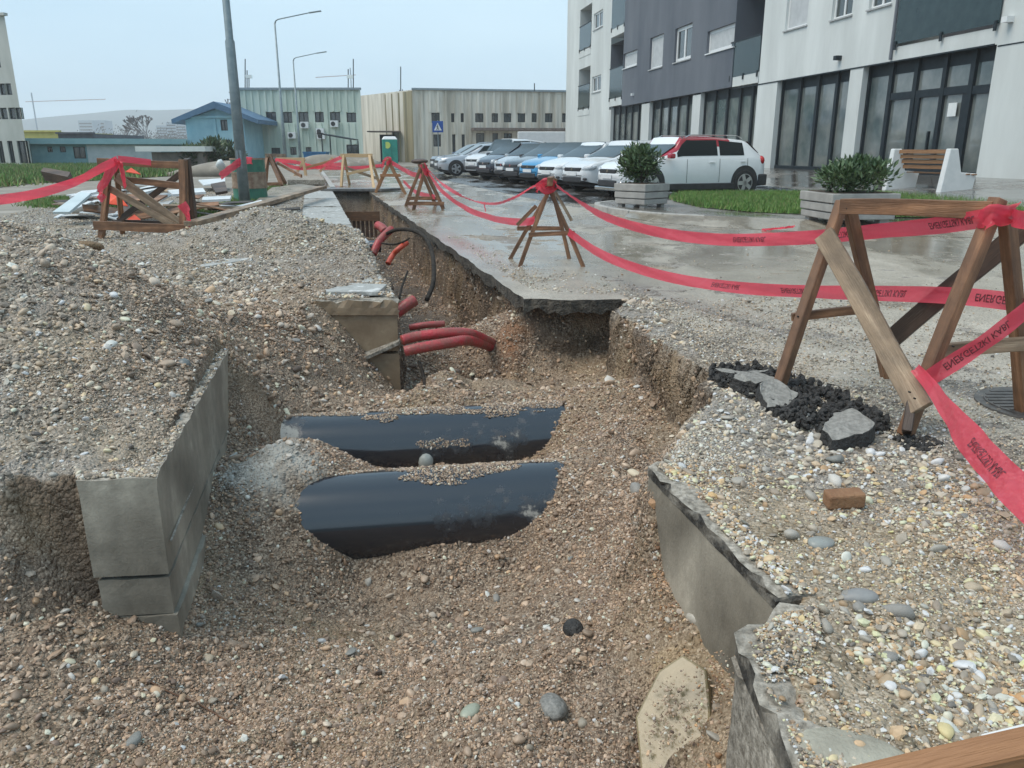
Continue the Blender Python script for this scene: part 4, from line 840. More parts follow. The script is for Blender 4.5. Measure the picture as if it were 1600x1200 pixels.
for (u0, v0, u1, v1, yy) in [(458, 280, 476, 248, 34), (480, 283, 473, 248, 33), (500, 268, 520, 246, 36)]: board('leg', D(u0, v0, yy), D(u1, v1, yy), .1, .1, WY, T)
board('top_rail', D(432, 249, 34), D(476, 249, 34), .1, .14, WY, T); board('brace', D(478, 262, 34), D(515, 252, 34), .08, .1, WO, T)
# --- big square barricade, left
T = empty('barricade', G(225, 370), 'big square wooden barricade with diagonal planks in front of the rubbish heap at the left', 'barricade', GRP)
yA, yB = 11.3, 12.0
board('leg', D(158, 376, yA), D(172, 248, yA + .1), .07, .085, WR, T); board('leg', D(192, 365, yB), D(180, 252, yB - .3), .07, .085, WR, T)
board('leg', D(288, 370, yA), D(286, 250, yA + .1), .09, .11, WR, T); board('leg', D(306, 370, yB - .4), D(292, 248, yB - .5), .07, .1, WDK, T)
board('top_rail', D(152, 252, yA + .25), D(296, 259, yA + .25), .03, .095, WR, T)
board('rail', D(196, 281, yA + .2), D(290, 291, yA + .2), .03, .09, WR, T)
board('bottom_rail', D(146, 352, yA - .06), D(306, 359, yA - .06), .03, .125, WR, T)
board('back_rail', D(176, 348, yB), D(300, 350, yB), .03, .09, WDK, T)
board('diagonal_plank', D(160, 288, yA + .08), D(280, 357, yA - .02), .025, .095, WG, T)
board('diagonal_plank', D(182, 276, yA + .12), D(284, 352, yA + .03), .025, .13, WG, T, label='wide weathered diagonal plank')
board('brace', D(185, 345, yB - .1), D(282, 272, yB - .1), .03, .085, WDK, T)
# --- the long board propped over the stone heap, and other timber
T = board('plank', D(298, 350, 11.0), D(505, 292, 20.5), .20, .07, WG, None); tag(T, 'long thin plank lying over the stone heap from the big barricade to the trench', 'plank')
q = MB(); q.prism([tuple(G(u, v)[:2]) for u, v in [(398, 322), (425, 298), (468, 292), (500, 296), (452, 312), (405, 330)]], .04, .10); o = q.build('cover_slab', CM, bevel=.01, loc=G(445, 308)); tag(o, 'grey slab tilted against the bank by the foot of the lamp post', 'concrete slab')
q = MB(); q.prism([tuple(G(u, v)[:2]) for u, v in [(450, 291), (456, 284), (500, 280), (508, 291)]], .05, .22); o = q.build('concrete_block', CR, bevel=.01, loc=G(478, 288)); tag(o, 'low rough concrete block at the far left corner of the trench', 'concrete block')
# ---------------------------------------------------------------- warning tape
def tape_mat():
    m = bpy.data.materials.new('red_tape'); m.use_nodes = True; n = m.node_tree; b = n.nodes['Principled BSDF']; ln = n.links.new
    b.inputs['Base Color'].default_value = (.86, .10, .15, 1); b.inputs['Roughness'].default_value = .28; b.inputs['Specular IOR Level'].default_value = .6
    tr = n.nodes.new('ShaderNodeBsdfTranslucent'); tr.inputs[0].default_value = (1, .10, .16, 1); tp = n.nodes.new('ShaderNodeBsdfTransparent'); tp.inputs[0].default_value = (1, .45, .5, 1)
    a = n.nodes.new('ShaderNodeMixShader'); a.inputs[0].default_value = .5; c = n.nodes.new('ShaderNodeMixShader'); c.inputs[0].default_value = .2
    ln(b.outputs[0], a.inputs[1]); ln(tr.outputs[0], a.inputs[2]); ln(a.outputs[0], c.inputs[1]); ln(tp.outputs[0], c.inputs[2]); ln(c.outputs[0], n.nodes['Material Output'].inputs[0])
    t = n.nodes.new('ShaderNodeTexCoord'); z = n.nodes.new('ShaderNodeTexNoise'); z.inputs['Scale'].default_value = 14; ln(t.outputs['Object'], z.inputs['Vector'])
    bp = n.nodes.new('ShaderNodeBump'); bp.inputs['Strength'].default_value = .5; bp.inputs['Distance'].default_value = .02; ln(z.outputs[0], bp.inputs['Height']); ln(bp.outputs[0], b.inputs['Normal'])
    return m
TPM = tape_mat(); INK = mat('tape_ink', (.10, .012, .02), (.16, .02, .03), 9, .5)
def spline(P, step=.03):
    P = [Vector(p) for p in P]; out = []
    for i in range(len(P) - 1):
        p0 = P[max(i - 1, 0)]; p1, p2 = P[i], P[i + 1]; p3 = P[min(i + 2, len(P) - 1)]; ns = max(3, int((p2 - p1).length / step))
        for k in range(ns):
            t = k / ns; out.append(.5 * ((2 * p1) + (p2 - p0) * t + (2 * p0 - 5 * p1 + 4 * p2 - p3) * t * t + (3 * p1 - p0 - 3 * p2 + p3) * t ** 3))
    out.append(P[-1]); return out
def tape(pts, w_, label, twist=lambda t: 0., text=None, parent=None, name='warning_tape', crumple=.025, seed=1, wfun=None):
    path = spline(pts); n = len(path); rr = random.Random(seed); ph = rr.random() * 6; frames = []; L_ = [0]
    for i in range(n):
        if i: L_.append(L_[-1] + (path[i] - path[i - 1]).length)
        t = (path[min(i + 1, n - 1)] - path[max(i - 1, 0)]).normalized(); up = Vector((0, 0, 1)); up = (up - t * up.dot(t))
        if up.length < .15: up = Vector((0, 1, 0)) - t * t.y
        up.normalize(); s = i / (n - 1); up = Matrix.Rotation(twist(s) + .12 * math.sin(s * 17 + ph), 3, t) @ up; frames.append((path[i], t, up, up.cross(t)))
    q = MB(); nw = 7
    wid = [w_ * (wfun(i / (n - 1)) if wfun else 1) for i in range(n)]
    for i, (p, t, up, nr) in enumerate(frames):
        for k in range(nw):
            a = k / (nw - 1) - .5; cur = crumple * math.sin(a * 14 + L_[i] * 23 + ph) * w_ + .05 * w_ * math.cos(a * 5 + L_[i] * 4)
            q.v.append(tuple(p + up * a * wid[i] + nr * cur))
    for i in range(n - 1):
        for k in range(nw - 1): q.f.append((i * nw + k, i * nw + k + 1, (i + 1) * nw + k + 1, (i + 1) * nw + k)); q.mi.append(0)
    o = q.build(name, TPM, smooth=True, parent=parent, loc=None if parent else path[n // 2])
    if parent is None: tag(o, label, 'warning tape', 'red warning tapes')
    if text:
        for (s0, flip, hgt) in text:      # s0 = metres along the tape where the words start
            cu = bpy.data.curves.new('t', 'FONT'); cu.body = 'ENERGETSKI KABL'; cu.size = 1; cu.resolution_u = 2; cu.offset = .012
            to = bpy.data.objects.new('t', cu); C.objects.link(to); bpy.context.view_layer.update()
            me = bpy.data.meshes.new_from_object(to.evaluated_get(bpy.context.evaluated_depsgraph_get())); bpy.data.objects.remove(to); bpy.data.curves.remove(cu)
            tl = max(v.co.x for v in me.vertices); sc = hgt; bm = bmesh.new(); bm.from_mesh(me)
            bmesh.ops.subdivide_edges(bm, edges=[e for e in bm.edges if e.calc_length() > .25], cuts=2)
            base = wloc(o)
            for v in bm.verts:
                l = s0 + v.co.x * sc * .82; i = min(max(int(np.searchsorted(L_, l)) - 1, 0), n - 2); f = (l - L_[i]) / max(L_[i + 1] - L_[i], 1e-6)
                p = frames[i][0].lerp(frames[i + 1][0], f); up = frames[i][2].lerp(frames[i + 1][2], f).normalized(); nr = frames[i][3].lerp(frames[i + 1][3], f).normalized(); a = (v.co.y - .36) * sc * flip
                tocam = (Vector((0, 0, EYE)) - p); sg = 1 if nr.dot(tocam) > 0 else -1
                v.co = p + up * a + nr * (.05 * w_ * math.cos(a / w_ * 5 + l * 4) + crumple * math.sin(a / w_ * 14 + l * 23 + ph) * w_) + nr * sg * .0022 - base
            me2 = bpy.data.meshes.new('lettering'); bm.to_mesh(me2); bm.free(); me2.materials.append(INK)
            lo = bpy.data.objects.new('lettering', me2); C.objects.link(lo); lo.parent = o
    return o
tape([D(868, 288, 8.5), D(905, 316, 7.6), D(950, 340, 6.9), D(1020, 361, 6.1), D(1120, 374, 5.3), D(1250, 372, 4.6), D(1380, 360, 4.0), D(1460, 353, 3.65), D(1538, 341, 3.33)], .078,
     'upper red tape sagging from the middle barricade to the nearest barricade', text=[(.4 + .78 * k, -1, .045) for k in range(4, 7)], seed=2, twist=lambda t: .5 * (1 - t) ** 2 + .25 * math.sin(t * 9))
tape([D(888, 362, 8.4), D(930, 392, 7.7), D(980, 414, 7.0), D(1050, 434, 6.3), D(1150, 449, 5.5), D(1270, 456, 4.8), D(1400, 459, 4.1), D(1500, 463, 3.7), D(1590, 472, 3.45)], .082,
     'lower red tape with upside-down black lettering between the middle and nearest barricades', text=[(.5 + .76 * k, -1, .050) for k in range(3, 7)], seed=3, twist=lambda t: -.3 * (1 - t) + .2 * math.sin(t * 11))
tape([D(1442, 597, 3.25), D(1490, 566, 3.22), D(1545, 530, 3.2), D(1600, 487, 3.2), D(1660, 440, 3.2)], .075, 'short red tape rising to the right across the nearest barricade, lettered', text=[(.10, -1, .045)], seed=4)
tape([D(1430, 575, 3.26), D(1452, 600, 3.15), D(1480, 640, 2.9), D(1530, 705, 2.45), D(1590, 768, 2.1), D(1680, 850, 1.8)], .08, 'red tape coming down towards the camera at the right edge, crumpled', crumple=.04, seed=5, twist=lambda t: -.5, wfun=lambda s: .55 + .75 * min(1, s * 2.2), text=[(.75, -1, .05)])
tape([D(1536, 350, 3.30), D(1550, 335, 3.27), D(1572, 338, 3.29), D(1588, 330, 3.4)], .085, 'red tape knotted round the top of the nearest barricade', crumple=.12, seed=6)
tape([D(1580, 340, 3.35), D(1605, 345, 3.1), D(1640, 352, 2.8)], .07, 'red tape end leaving the frame from the top of the nearest barricade', crumple=.05, seed=7)
tape([D(668, 268, 16.9), D(690, 298, 15.2), D(727, 325, 13.0), D(770, 341, 11.0), D(812, 347, 9.3), D(836, 344, 8.9)], .085, 'lower red tape sagging between the brown barricade and the middle barricade', seed=8)
tape([D(666, 262, 16.9), D(690, 286, 15.5), D(715, 303, 14.0), D(745, 315, 12.4), D(775, 318, 11.0), D(805, 308, 9.8), D(832, 292, 9.0), D(856, 285, 8.6)], .075, 'upper twisted red tape between the brown barricade and the middle barricade', crumple=.1, seed=9, twist=lambda t: 9 * t, wfun=lambda s: .8 if s < .4 else .45)
tape([D(756, 316, 12), D(759, 330, 11.9)], .05, 'loose tape end hanging from the upper twisted tape', seed=10)
tape([D(838, 296, 8.55), D(848, 286, 8.4), D(858, 284, 8.38), D(866, 292, 8.4), D(852, 298, 8.38), D(845, 288, 8.4)], .08, 'red tape bunched round the top of the middle barricade', crumple=.2, seed=11)
tape([D(612, 254, 23.2), D(640, 270, 20.5), D(660, 276, 18)], .12, 'pale red tape between the orange barricade and the brown one', seed=12)
tape([D(630, 283, 23), D(650, 300, 20), D(680, 308, 17.6)], .1, 'low red tape between the orange barricade and the brown one', seed=13)
tape([D(596, 262, 24.5), D(602, 249, 23.5), D(611, 250, 23.2), D(604, 256, 23)], .12, 'red tape bunched on top of the orange barricade', crumple=.2, seed=14)
tape([D(660, 256, 16.8), D(668, 272, 16.8), D(665, 262, 16.85)], .12, 'red tape wrapped on top of the brown barricade', crumple=.2, seed=15)
tape([D(-60, 316, 8.6), D(0, 312, 9.0), D(60, 302, 9.7), D(120, 283, 10.4), D(160, 262, 10.9), D(184, 250, 11.25)], .11, 'pink-red tape rising from the left edge to the big square barricade', seed=16, crumple=.04)
tape([D(184, 250, 11.2), D(168, 275, 11.15), D(156, 300, 11.2), D(163, 312, 11.2)], .12, 'red tape wound down the left leg of the big square barricade', crumple=.15, seed=17)
tape([D(186, 252, 11.2), D(192, 275, 11.2), D(196, 292, 11.25)], .10, 'short red tape end hanging behind the knot on the big square barricade', crumple=.12, seed=18)
tape([D(184, 248, 11.35), D(205, 250, 11.35), D(236, 254, 11.4)], .085, 'red tape laid along the top rail of the big square barricade', crumple=.05, seed=19)
tape([D(284, 318, 11.1), D(291, 330, 11.1), D(298, 353, 11.05)], .13, 'red tape hanging knotted on the right post of the big square barricade', crumple=.14, seed=20)
tape([D(344, 276, 19), D(362, 262, 18.7), D(378, 252, 18.7), D(396, 252, 20), D(412, 262, 26)], .16, 'faded red tape looped round the foot of the nearest lamp post', crumple=.1, seed=21)
for i, (P_, lab) in enumerate([(([D(440, 256, 33), D(470, 263, 34), D(505, 259, 36), D(540, 256, 34)]), 'slack pale tape far beyond the trench, lower line'), ([D(430, 250, 32), D(465, 254, 34), D(500, 262, 36), D(560, 262, 38), D(600, 258, 40)], 'slack pale tape far beyond the trench, upper line'),
        ([D(500, 262, 34), D(530, 247, 30), D(536, 246, 28)], 'pale tape running up to the side-on timber barricade')]): tape(P_, .15, lab, crumple=.1, seed=30 + i)
tape([D(1192, 359, 12.4), D(1215, 357, 12.2), D(1240, 354, 12)], .08, 'scrap of red tape lying on the pavement', crumple=.2, seed=40, twist=lambda t: 1.5)
# ---------------------------------------------------------------- lamp posts
PG = mat('galvanised', (.16, .21, .23), (.24, .29, .31), 6, .45, .2, 40, metal=.3)
def lamp_post(base, h, r0, arm, label, mult=1):
    T = empty('street_lamp', base, label, 'street lamp', 'tall street lamps')
    b = Vector(base); q = MB(); q.tube([b, b + Vector((0, 0, h * .38)), b + Vector((0, 0, h * .385)), b + Vector((0, 0, h))], [r0, r0 * .82, r0 * .66, r0 * .42], 16); q.build('pole', PG, T, smooth=True)
    q = MB(); top = b + Vector((0, 0, h)); q.tube([top - Vector((0, 0, .05)), top + Vector((.08, 0, .14)), top + Vector((.25, 0, .24)), top + Vector((arm, 0, .24 + arm * .17))], [r0 * .4, r0 * .36, r0 * .32, r0 * .25], 8); q.build('arm', PG, T, smooth=True)
    e = top + Vector((arm, 0, .24 + arm * .17)); q = MB(); q.beam(e - Vector((.1, 0, .02)), e + Vector((.75, 0, .10)), .22, .07); q.build('lamp_head', MATS['galvanised'], T, bevel=.02)
    q = MB(); q.box(b + Vector((0, -r0 * .8, 1.0)), (r0 * .9, .03, .4)); q.build('service_door', PG, T); return T
lamp_post(G(383, 319), 9.2, .125, 2.2, 'nearest thick grey lamp post rising out of the picture behind the green drum')
lamp_post(G(447, 262), 9.6, .13, 2.5, 'middle tall lamp post with its arm reaching right')
lamp_post(G(470, 257.5), 8.4, .12, 2.1, 'farthest lamp post in front of the green hall')
# drum behind the pole
DG = mat('drum_green', (.03, .14, .10), (.05, .20, .14), 5, .45); DRU = mat('drum_rust', (.20, .13, .09), (.34, .27, .20), 8, .8, .6, 40)
dr = empty('oil_drum', G(378, 317) + Vector((0, .7, 0)), 'old oil drum, green with rusty bands, standing behind the nearest lamp post', 'oil drum'); b = wloc(dr)
def drum_part(nm, z0, z1, r, m): q = MB(); q.tube([b + Vector((0, 0, z0)), b + Vector((0, 0, z1))], r, 28); q.build(nm, m, dr)
drum_part('lower_shell', 0, .33, .40, DG); drum_part('middle_shell', .33, .68, .405, DRU); drum_part('upper_shell', .68, 1.02, .40, DG)
for z in (.33, .68, 1.0): drum_part('hoop', z - .015, z + .02, .42, DRU)
o = blob('plastic_bag', D(344, 257, 19.3), (.12, .10, .13), mat('white_plastic', (.50, .56, .55), (.62, .67, .66), 5, .4), 5, .7); tag(o, 'white plastic bag hung on the rim of the green drum', 'plastic bag')
o = blob('stone', D(656, 252, 17.4), (.2, .2, .06), WDK, 6); tag(o, 'dark flat stone lying on top of the brown barricade', 'stone')
# ---------------------------------------------------------------- rubbish heap behind the big barricade
rr = random.Random(12); DW = mat('painted_white', (.50, .54, .56), (.66, .69, .70), 3, .5, .3, 30); DK = mat('charred', (.03, .027, .025), (.08, .07, .06), 9, .7)
DM = [DW, WG, WDK, DK, WR, DW, WG]
used_l = set()
for i in range(50):
    u = rr.uniform(95, 408); v = rr.uniform(292, 322); yy = 14.6 + rr.uniform(-.9, 2.6) + (408 - u) * .002; c = D(u, v, yy); z = max(.03, .55 * math.exp(-((u - 235) / 110) ** 2) * rr.random() + .03); c.z = z
    a = rr.uniform(-.6, .6) + (0 if rr.random() < .8 else 1.5); l = rr.uniform(.5, 1.7); d_ = Vector((math.cos(a), math.sin(a), rr.uniform(-.22, .22))) * l / 2
    if c.z - abs(d_.z) < .02: c.z = .03 + abs(d_.z)
    w_ = rr.choice([.06, .09, .12, .2, .3]); o = board('board', c - d_, c + d_, w_, .025, DM[i % 7], None, up=(rr.uniform(-.3, .3), rr.uniform(-.5, .2), 1))
    col_ = ['white painted', 'weathered grey-brown', 'dark brown', 'blackened', 'red-brown', 'white painted', 'weathered grey-brown'][i % 7]; wn_ = 'thin lath' if w_ < .08 else ('narrow board' if w_ < .11 else ('board' if w_ < .15 else 'wide board'))
    pos = 'at the left end of' if u < 155 else ('behind the left legs, on' if u < 205 else ('in the middle of' if u < 255 else ('behind the right post, on' if u < 310 else ('at the right of' if u < 360 else 'near the drum, on'))))
    row = 'front' if yy < 15.1 else ('middle row' if yy < 16.2 else 'back'); til = 'steeply tilted' if abs(d_.z) > .12 else ('crosswise' if abs(math.cos(a)) < .5 else 'lying')
    lab_ = None
    for cand in ('%s %s %s the rubbish heap' % (col_, wn_, pos), '%s %s %s %s the rubbish heap' % (til, col_, wn_, pos), '%s %s %s %s the rubbish heap, %s' % (til, col_, wn_, pos, row), '%s %s %s the rubbish heap, %s' % (col_, wn_, pos, row), '%s %s %s the rubbish heap, %s' % (col_, wn_, pos, 'topmost' if c.z > .15 else 'lowest')):
        if cand not in used_l: lab_ = cand; break
    lab_ = lab_ or cand; used_l.add(lab_); tag(o, lab_, 'board', 'boards on the rubbish heap')
def panel(px_, yy, lab, m=DW, dz=.04):
    P = [D(u, v, y_) for (u, v), y_ in zip(px_, yy)]; n_ = (P[1] - P[0]).cross(P[2] - P[1]).normalized(); q = MB(); k = len(P)
    q.add(P + [p - n_ * dz for p in P], [tuple(range(k)), tuple(range(2 * k - 1, k - 1, -1))] + [(i, k + i, k + (i + 1) % k, (i + 1) % k) for i in range(k)]); c = sum(P, Vector()) / k
    o = q.build('panel', m, loc=c); return tag(o, lab, 'panel')
panel([(82, 331), (108, 331), (142, 302), (125, 300)], [13.4, 13.3, 14.0, 14.1], 'pale blue-white panel leaning at the left end of the rubbish heap', mat('pale_blue', (.42, .50, .52), (.52, .60, .62), 3, .4))
panel([(108, 307), (150, 300), (152, 296), (128, 298)], [14.2, 14.2, 14.8, 14.8], 'narrow white panel lying above the pale blue one')
panel([(310, 283), (352, 280), (352, 288), (318, 291)], [27, 27, 24, 24], 'white sheet on the right end of the rubbish heap')
panel([(205, 284), (265, 286), (262, 291), (204, 289)], [15.6, 15.6, 15.2, 15.2], 'long white sheet across the top of the rubbish heap')
panel([(262, 300), (318, 297), (322, 303), (270, 307)], [15, 15, 14.6, 14.6], 'white board on the right slope of the rubbish heap beside the right post')
panel([(318, 311), (362, 309), (360, 314), (316, 316)], [14.4, 14.4, 14.2, 14.2], 'low white strip at the right foot of the rubbish heap')
panel([(205, 300), (240, 292), (252, 297), (218, 306)], [14.9, 15.1, 14.9, 14.6], 'grey-white sheet in the middle of the rubbish heap')
panel([(330, 291), (352, 287), (356, 302), (338, 305)], [16.2, 16.4, 15.6, 15.5], 'dark sheet standing behind the right end of the rubbish heap', WDK, .05)
panel([(74, 276), (116, 283), (112, 291), (70, 282)], [16.5, 16.3, 16.1, 16.4], 'dark brown boxed panel at the back left of the rubbish heap', WDK, .2)
for (u, v, s, lab) in [(130, 325, .22, 'big pale boulder under the pale blue panel'), (148, 312, .16, 'smaller boulder behind the big pale boulder'), (215, 372, .07, 'small brown stone in front of the big barricade')]:
    o = blob('boulder', G(u, v, .1) if s > .1 else G(u, v, .03), (s * 1.25, s, s * .8), SM[0] if s > .2 else SM[7], int(u), .3); tag(o, lab, 'boulder')
RN = mat('orange_net', (.70, .06, .02), (.8, .10, .03), 9, .5)
for i, (px_, lab) in enumerate([([(168, 318), (200, 322), (186, 305), (166, 298)], 'bright orange-red plastic sheet behind the left legs of the big barricade'), ([(196, 345), (222, 345), (210, 335)], 'bright orange-red plastic scrap at the foot of the big barricade'), ([(196, 268), (220, 272), (205, 262)], 'bright orange-red plastic scrap above the middle rail')]):
    panel(px_, [12.6 + .1 * k for k in range(len(px_))], lab, RN, .01)
# dark dug-out clod on the left mound
for i, (u, v, yy, s, m_, lab) in enumerate([(133, 388, 5.9, .10, MATS['brick_brown'], 'brown earthy clod on the crest of the left heap'), (118, 398, 5.7, .07, SM[3], 'pale brown clod below the crest of the left heap'), (105, 378, 6.1, .07, WDK, 'dark clod at the top of the left heap')]):
    o = blob('clod', D(u, v, yy), (s * 1.4, s, s * .55), mat('clod_%d' % i, [(.16, .10, .05), (.26, .20, .14), (.09, .07, .05)][i], [(.24, .16, .09), (.36, .29, .21), (.16, .12, .09)][i], 30, .8, 1, 60, bdist=.02), 60 + i, .4, 3); tag(o, lab, 'clod')
# ================================================================ CARS
GLS = bpy.data.materials.new('car_glass'); GLS.use_nodes = True; b = GLS.node_tree.nodes['Principled BSDF']; b.inputs['Base Color'].default_value = (.02, .03, .032, 1); b.inputs['Roughness'].default_value = .04; b.inputs['Specular IOR Level'].default_value = .5; GL2 = bpy.data.materials.new('side_glass'); GL2.use_nodes = True; b = GL2.node_tree.nodes['Principled BSDF']; b.inputs['Base Color'].default_value = (.010, .016, .018, 1); b.inputs['Roughness'].default_value = .12; b.inputs['Specular IOR Level'].default_value = .22
TYM = mat('tyre', (.018, .018, .018), (.03, .03, .03), 12, .75); RIM = mat('alloy', (.45, .46, .47), (.55, .56, .57), 9, .3, metal=.7); BLK = mat('black_trim', (.02, .021, .023), (.035, .036, .04), 8, .5)
HLM = mat('headlight_glass', (.30, .33, .36), (.62, .66, .68), 40, .08, contrast=(.42, .58)); PLT = mat('plate_white', (.62, .64, .66), (.7, .72, .72), 9, .4); RED = mat('tail_red', (.35, .01, .015), (.45, .02, .02), 9, .15); CHR = mat('chrome', (.5, .5, .5), (.6, .6, .6), 3, .12, metal=1)
def paint(nm, c, metal=0.): return mat('paint_' + nm, tuple(x * .96 for x in c), c, 3, .22, coat=.7, metal=metal)
def car(L_=4.1, W=1.76, H=1.5, body=None, roofm=None, kind='hatch', trim=False, rails=False, plate='white', lamp='sweep', intake=True):
    """built with its nose towards +X, wheels on z=0"""
    T = empty('parked_car', (0, 0, 0)); hw = W / 2; h = L_ / 2
    cow = h - {'hatch': .98, 'suv': 1.08, 'sedan': 1.20, 'mini': .72}[kind]; rf = cow - {'hatch': .98, 'suv': .80, 'sedan': .95, 'mini': .85}[kind]
    hood = H * {'hatch': .655, 'suv': .66, 'sedan': .63, 'mini': .66}[kind]; nose = H * .50
    tail = -h + {'hatch': .50, 'suv': .60, 'sedan': 1.25, 'mini': .45}[kind]; boot = H * (.66 if kind != 'sedan' else .68)
    X = np.concatenate([[-h, -h + .04, -h + .12], np.linspace(-h + .25, h - .35, 26), [h - .22, h - .12, h - .05, h]])
    def ztop(x):
        return float(np.interp(x, [-h, -h + .1, tail, -.55, rf + .15, rf, cow, h - .35, h - .1, h], [boot * .95, boot * 1.04, H * .945, H, H * .99, H * .965, hood, hood * .88, nose * 1.02, nose * .80])) if kind != 'sedan' else \
            float(np.interp(x, [-h, -h + .1, -h + .5, tail, -.5, rf, cow, h - .35, h - .1, h], [boot * .92, boot, boot * 1.02, H * .94, H, H * .965, hood, hood * .90, nose * 1.1, nose * .88]))
    def zbelt(x): return min(ztop(x) - .01, float(np.interp(x, [-h, -h + .3, cow, h - .3, h], [H * .60, H * .665, hood - .03, hood * .84, nose * .84])))
    def wid(x): return hw * float(np.interp(x, [-h, -h + .12, -h + .5, 0, h - .8, h - .35, h - .12, h], [.84, .93, .985, 1, .985, .91, .78, .60]))
    def wtop(x): return wid(x) * float(np.interp(x, [-h, tail, 0, rf, cow, h], [.86 if kind != 'sedan' else .9, .76, .79, .80, .86, .9]))
    def zlow(x): return float(np.interp(x, [-h, -h + .3, h - .3, h], [.34, .22, .20, .28]))
    rows = []
    for x in X:
        zt, zb, wd, wt, zl = ztop(x), zbelt(x), wid(x), wtop(x), zlow(x)
        g = max(0, min(1, (zt - zb) / .3)); we = wd * .95 * (1 - g) + (wd * .95) * g
        half = [(0, zl), (wd * .86, zl), (wd * .965, zl + .05), (wd * .995, zl + .2), (wd, zl + (zb - zl) * .55), (wd * .985, zb - .06), (wd * .95, zb), (wd * .95 + (wt - wd * .95) * .5, zb + (zt - zb) * .52), (wt, zt - .055 * g - .006), (wt * .86, zt - .012), (wt * .45, zt + .004), (0, zt + .008)]
        rows.append([(x, y, z) for y, z in half] + [(x, -y, z) for y, z in half[-2:0:-1]])
    q = MB(); nr = len(rows[0])
    for r_ in rows: q.v += r_
    for i in range(len(rows) - 1):
        for k in range(nr):
            k2 = (k + 1) % nr; q.f.append((i * nr + k, (i + 1) * nr + k, (i + 1) * nr + k2, i * nr + k2))
            x = (X[i] + X[i + 1]) / 2; kk = min(k, nr - 1 - k); up_ = kk >= 7 and x < cow - .05 and (x > tail + .55 or kk >= 9) and (kk < 9 or x < rf + .06)
            q.mi.append(2 if kk <= 1 else (1 if (up_ and roofm is not None) else 0))
    q.f.append(tuple(range(nr))); q.mi.append(0); q.f.append(tuple((len(rows) - 1) * nr + k for k in range(nr - 1, -1, -1))); q.mi.append(0)
    q.build('body', [body, roofm or body, BLK], T, smooth=True, autos=38)
    def side(x, t, s, off=.008):
        zt, zb, wd, wt = ztop(x), zbelt(x), wid(x), wtop(x); y = wd * .95 + (wt - wd * .95) * t; z = zb + (zt - .06 - zb) * t; return Vector((x, s * (y + off), z + off * .4))
    for s in (1, -1):
        for a, b_ in ((rf - .95, rf + .30), (tail + .16, rf - 1.02)):
            xs = np.linspace(a, b_, 9); q = MB()
            for x in xs:
                lo = .10; hi = .93
                if x > rf - .02: hi = max(lo + .05, .93 - (x - rf) / .42 * .62)
                if x < tail + .75: lo2 = .10 + .0 * x; hi = min(hi, .93)
                q.v += [tuple(side(x, lo, s)), tuple(side(x, (lo + hi) / 2, s, .016)), tuple(side(x, hi, s))]
            for i in range(8):
                for k in range(2):
                    f = (i * 3 + k, (i + 1) * 3 + k, (i + 1) * 3 + k + 1, i * 3 + k + 1); q.f.append(f if s < 0 else f[::-1]); q.mi.append(0)
            q.build('side_window', GL2, T, smooth=True)
    # windscreen and rear glass follow the same surface
    def across(x0, x1, nm, k0, k1):
        q = MB(); ys = np.linspace(-1, 1, 11)
        for t in np.linspace(k0, k1, 6):
            x = x0 + (x1 - x0) * t
            for y in ys:
                wt = wtop(x) * .95; q.v.append((x + (.012 if x > 0 else -.012), y * wt, ztop(x) + .016 - .010 * y * y - .03 * max(0, abs(y) - .8)))
        for i in range(5):
            for k in range(10): q.f.append((i * 11 + k, i * 11 + k + 1, (i + 1) * 11 + k + 1, (i + 1) * 11 + k)); q.mi.append(0)
        q.build(nm, GLS, T, smooth=True)
    across(rf, cow, 'windscreen', .05, .97); across(-h + .1, tail, 'rear_window', .15, .9)
    wx = h - (.78 if kind != 'mini' else .68); rx = -h + (.74 if kind != 'mini' else .66); wr = {'suv': .345, 'mini': .29}.get(kind, .32)
    for s in (1, -1):
        for x in (wx, rx):
            yy = s * (wid(x) - .015); q = MB(); q.tube([(x, yy - s * .10, wr + .03), (x, yy + s * .024, wr + .03)], wr + (.085 if trim else .05), 30); q.build('wheel_arch', BLK, T)
            we = empty('wheel', (x, 0, 0)); we.parent = T
            q = MB(); q.tube([(x, yy - s * .16, wr), (x, yy - s * .02, wr), (x, yy + s * .035, wr), (x, yy + s * .045, wr)], [wr, wr, wr * .97, wr * .9], 30); q.build('tyre', TYM, we)
            q = MB(); q.tube([(x, yy + s * .03, wr), (x, yy + s * .047, wr)], wr * .70, 24, m=1)
            for k in range(5):
                a = k * 2 * math.pi / 5; d_ = Vector((math.cos(a), 0, math.sin(a))); q.beam(Vector((x, yy + s * .052, wr)), Vector((x, yy + s * .052, wr)) + d_ * wr * .66, .014, .085 if not trim else .10, up=(-d_.z, 0, d_.x))
            for k in range(24):
                a0, a1 = k * 2 * math.pi / 24, (k + 1) * 2 * math.pi / 24
                q.beam((x + wr * .67 * math.cos(a0), yy + s * .05, wr + wr * .67 * math.sin(a0)), (x + wr * .67 * math.cos(a1), yy + s * .05, wr + wr * .67 * math.sin(a1)), .016, .025, up=(0, 1, 0))
            q.build('rim', [RIM, BLK], we)
        # mirrors, handles, lamps
        mxp = cow - .22; q = MB(); q.box((mxp, s * (hw + .09), zbelt(mxp) + .06), (.16, .2, .13)); q.build('mirror', roofm or body, T, bevel=.04)
        for x in (rf - .75, rf - 1.75 if L_ > 3.8 else rf - 1.5):
            q = MB(); q.box((x, s * (wid(x) + .006), zbelt(x) - .12), (.17, .022, .025)); q.build('door_handle', body, T, bevel=.006)
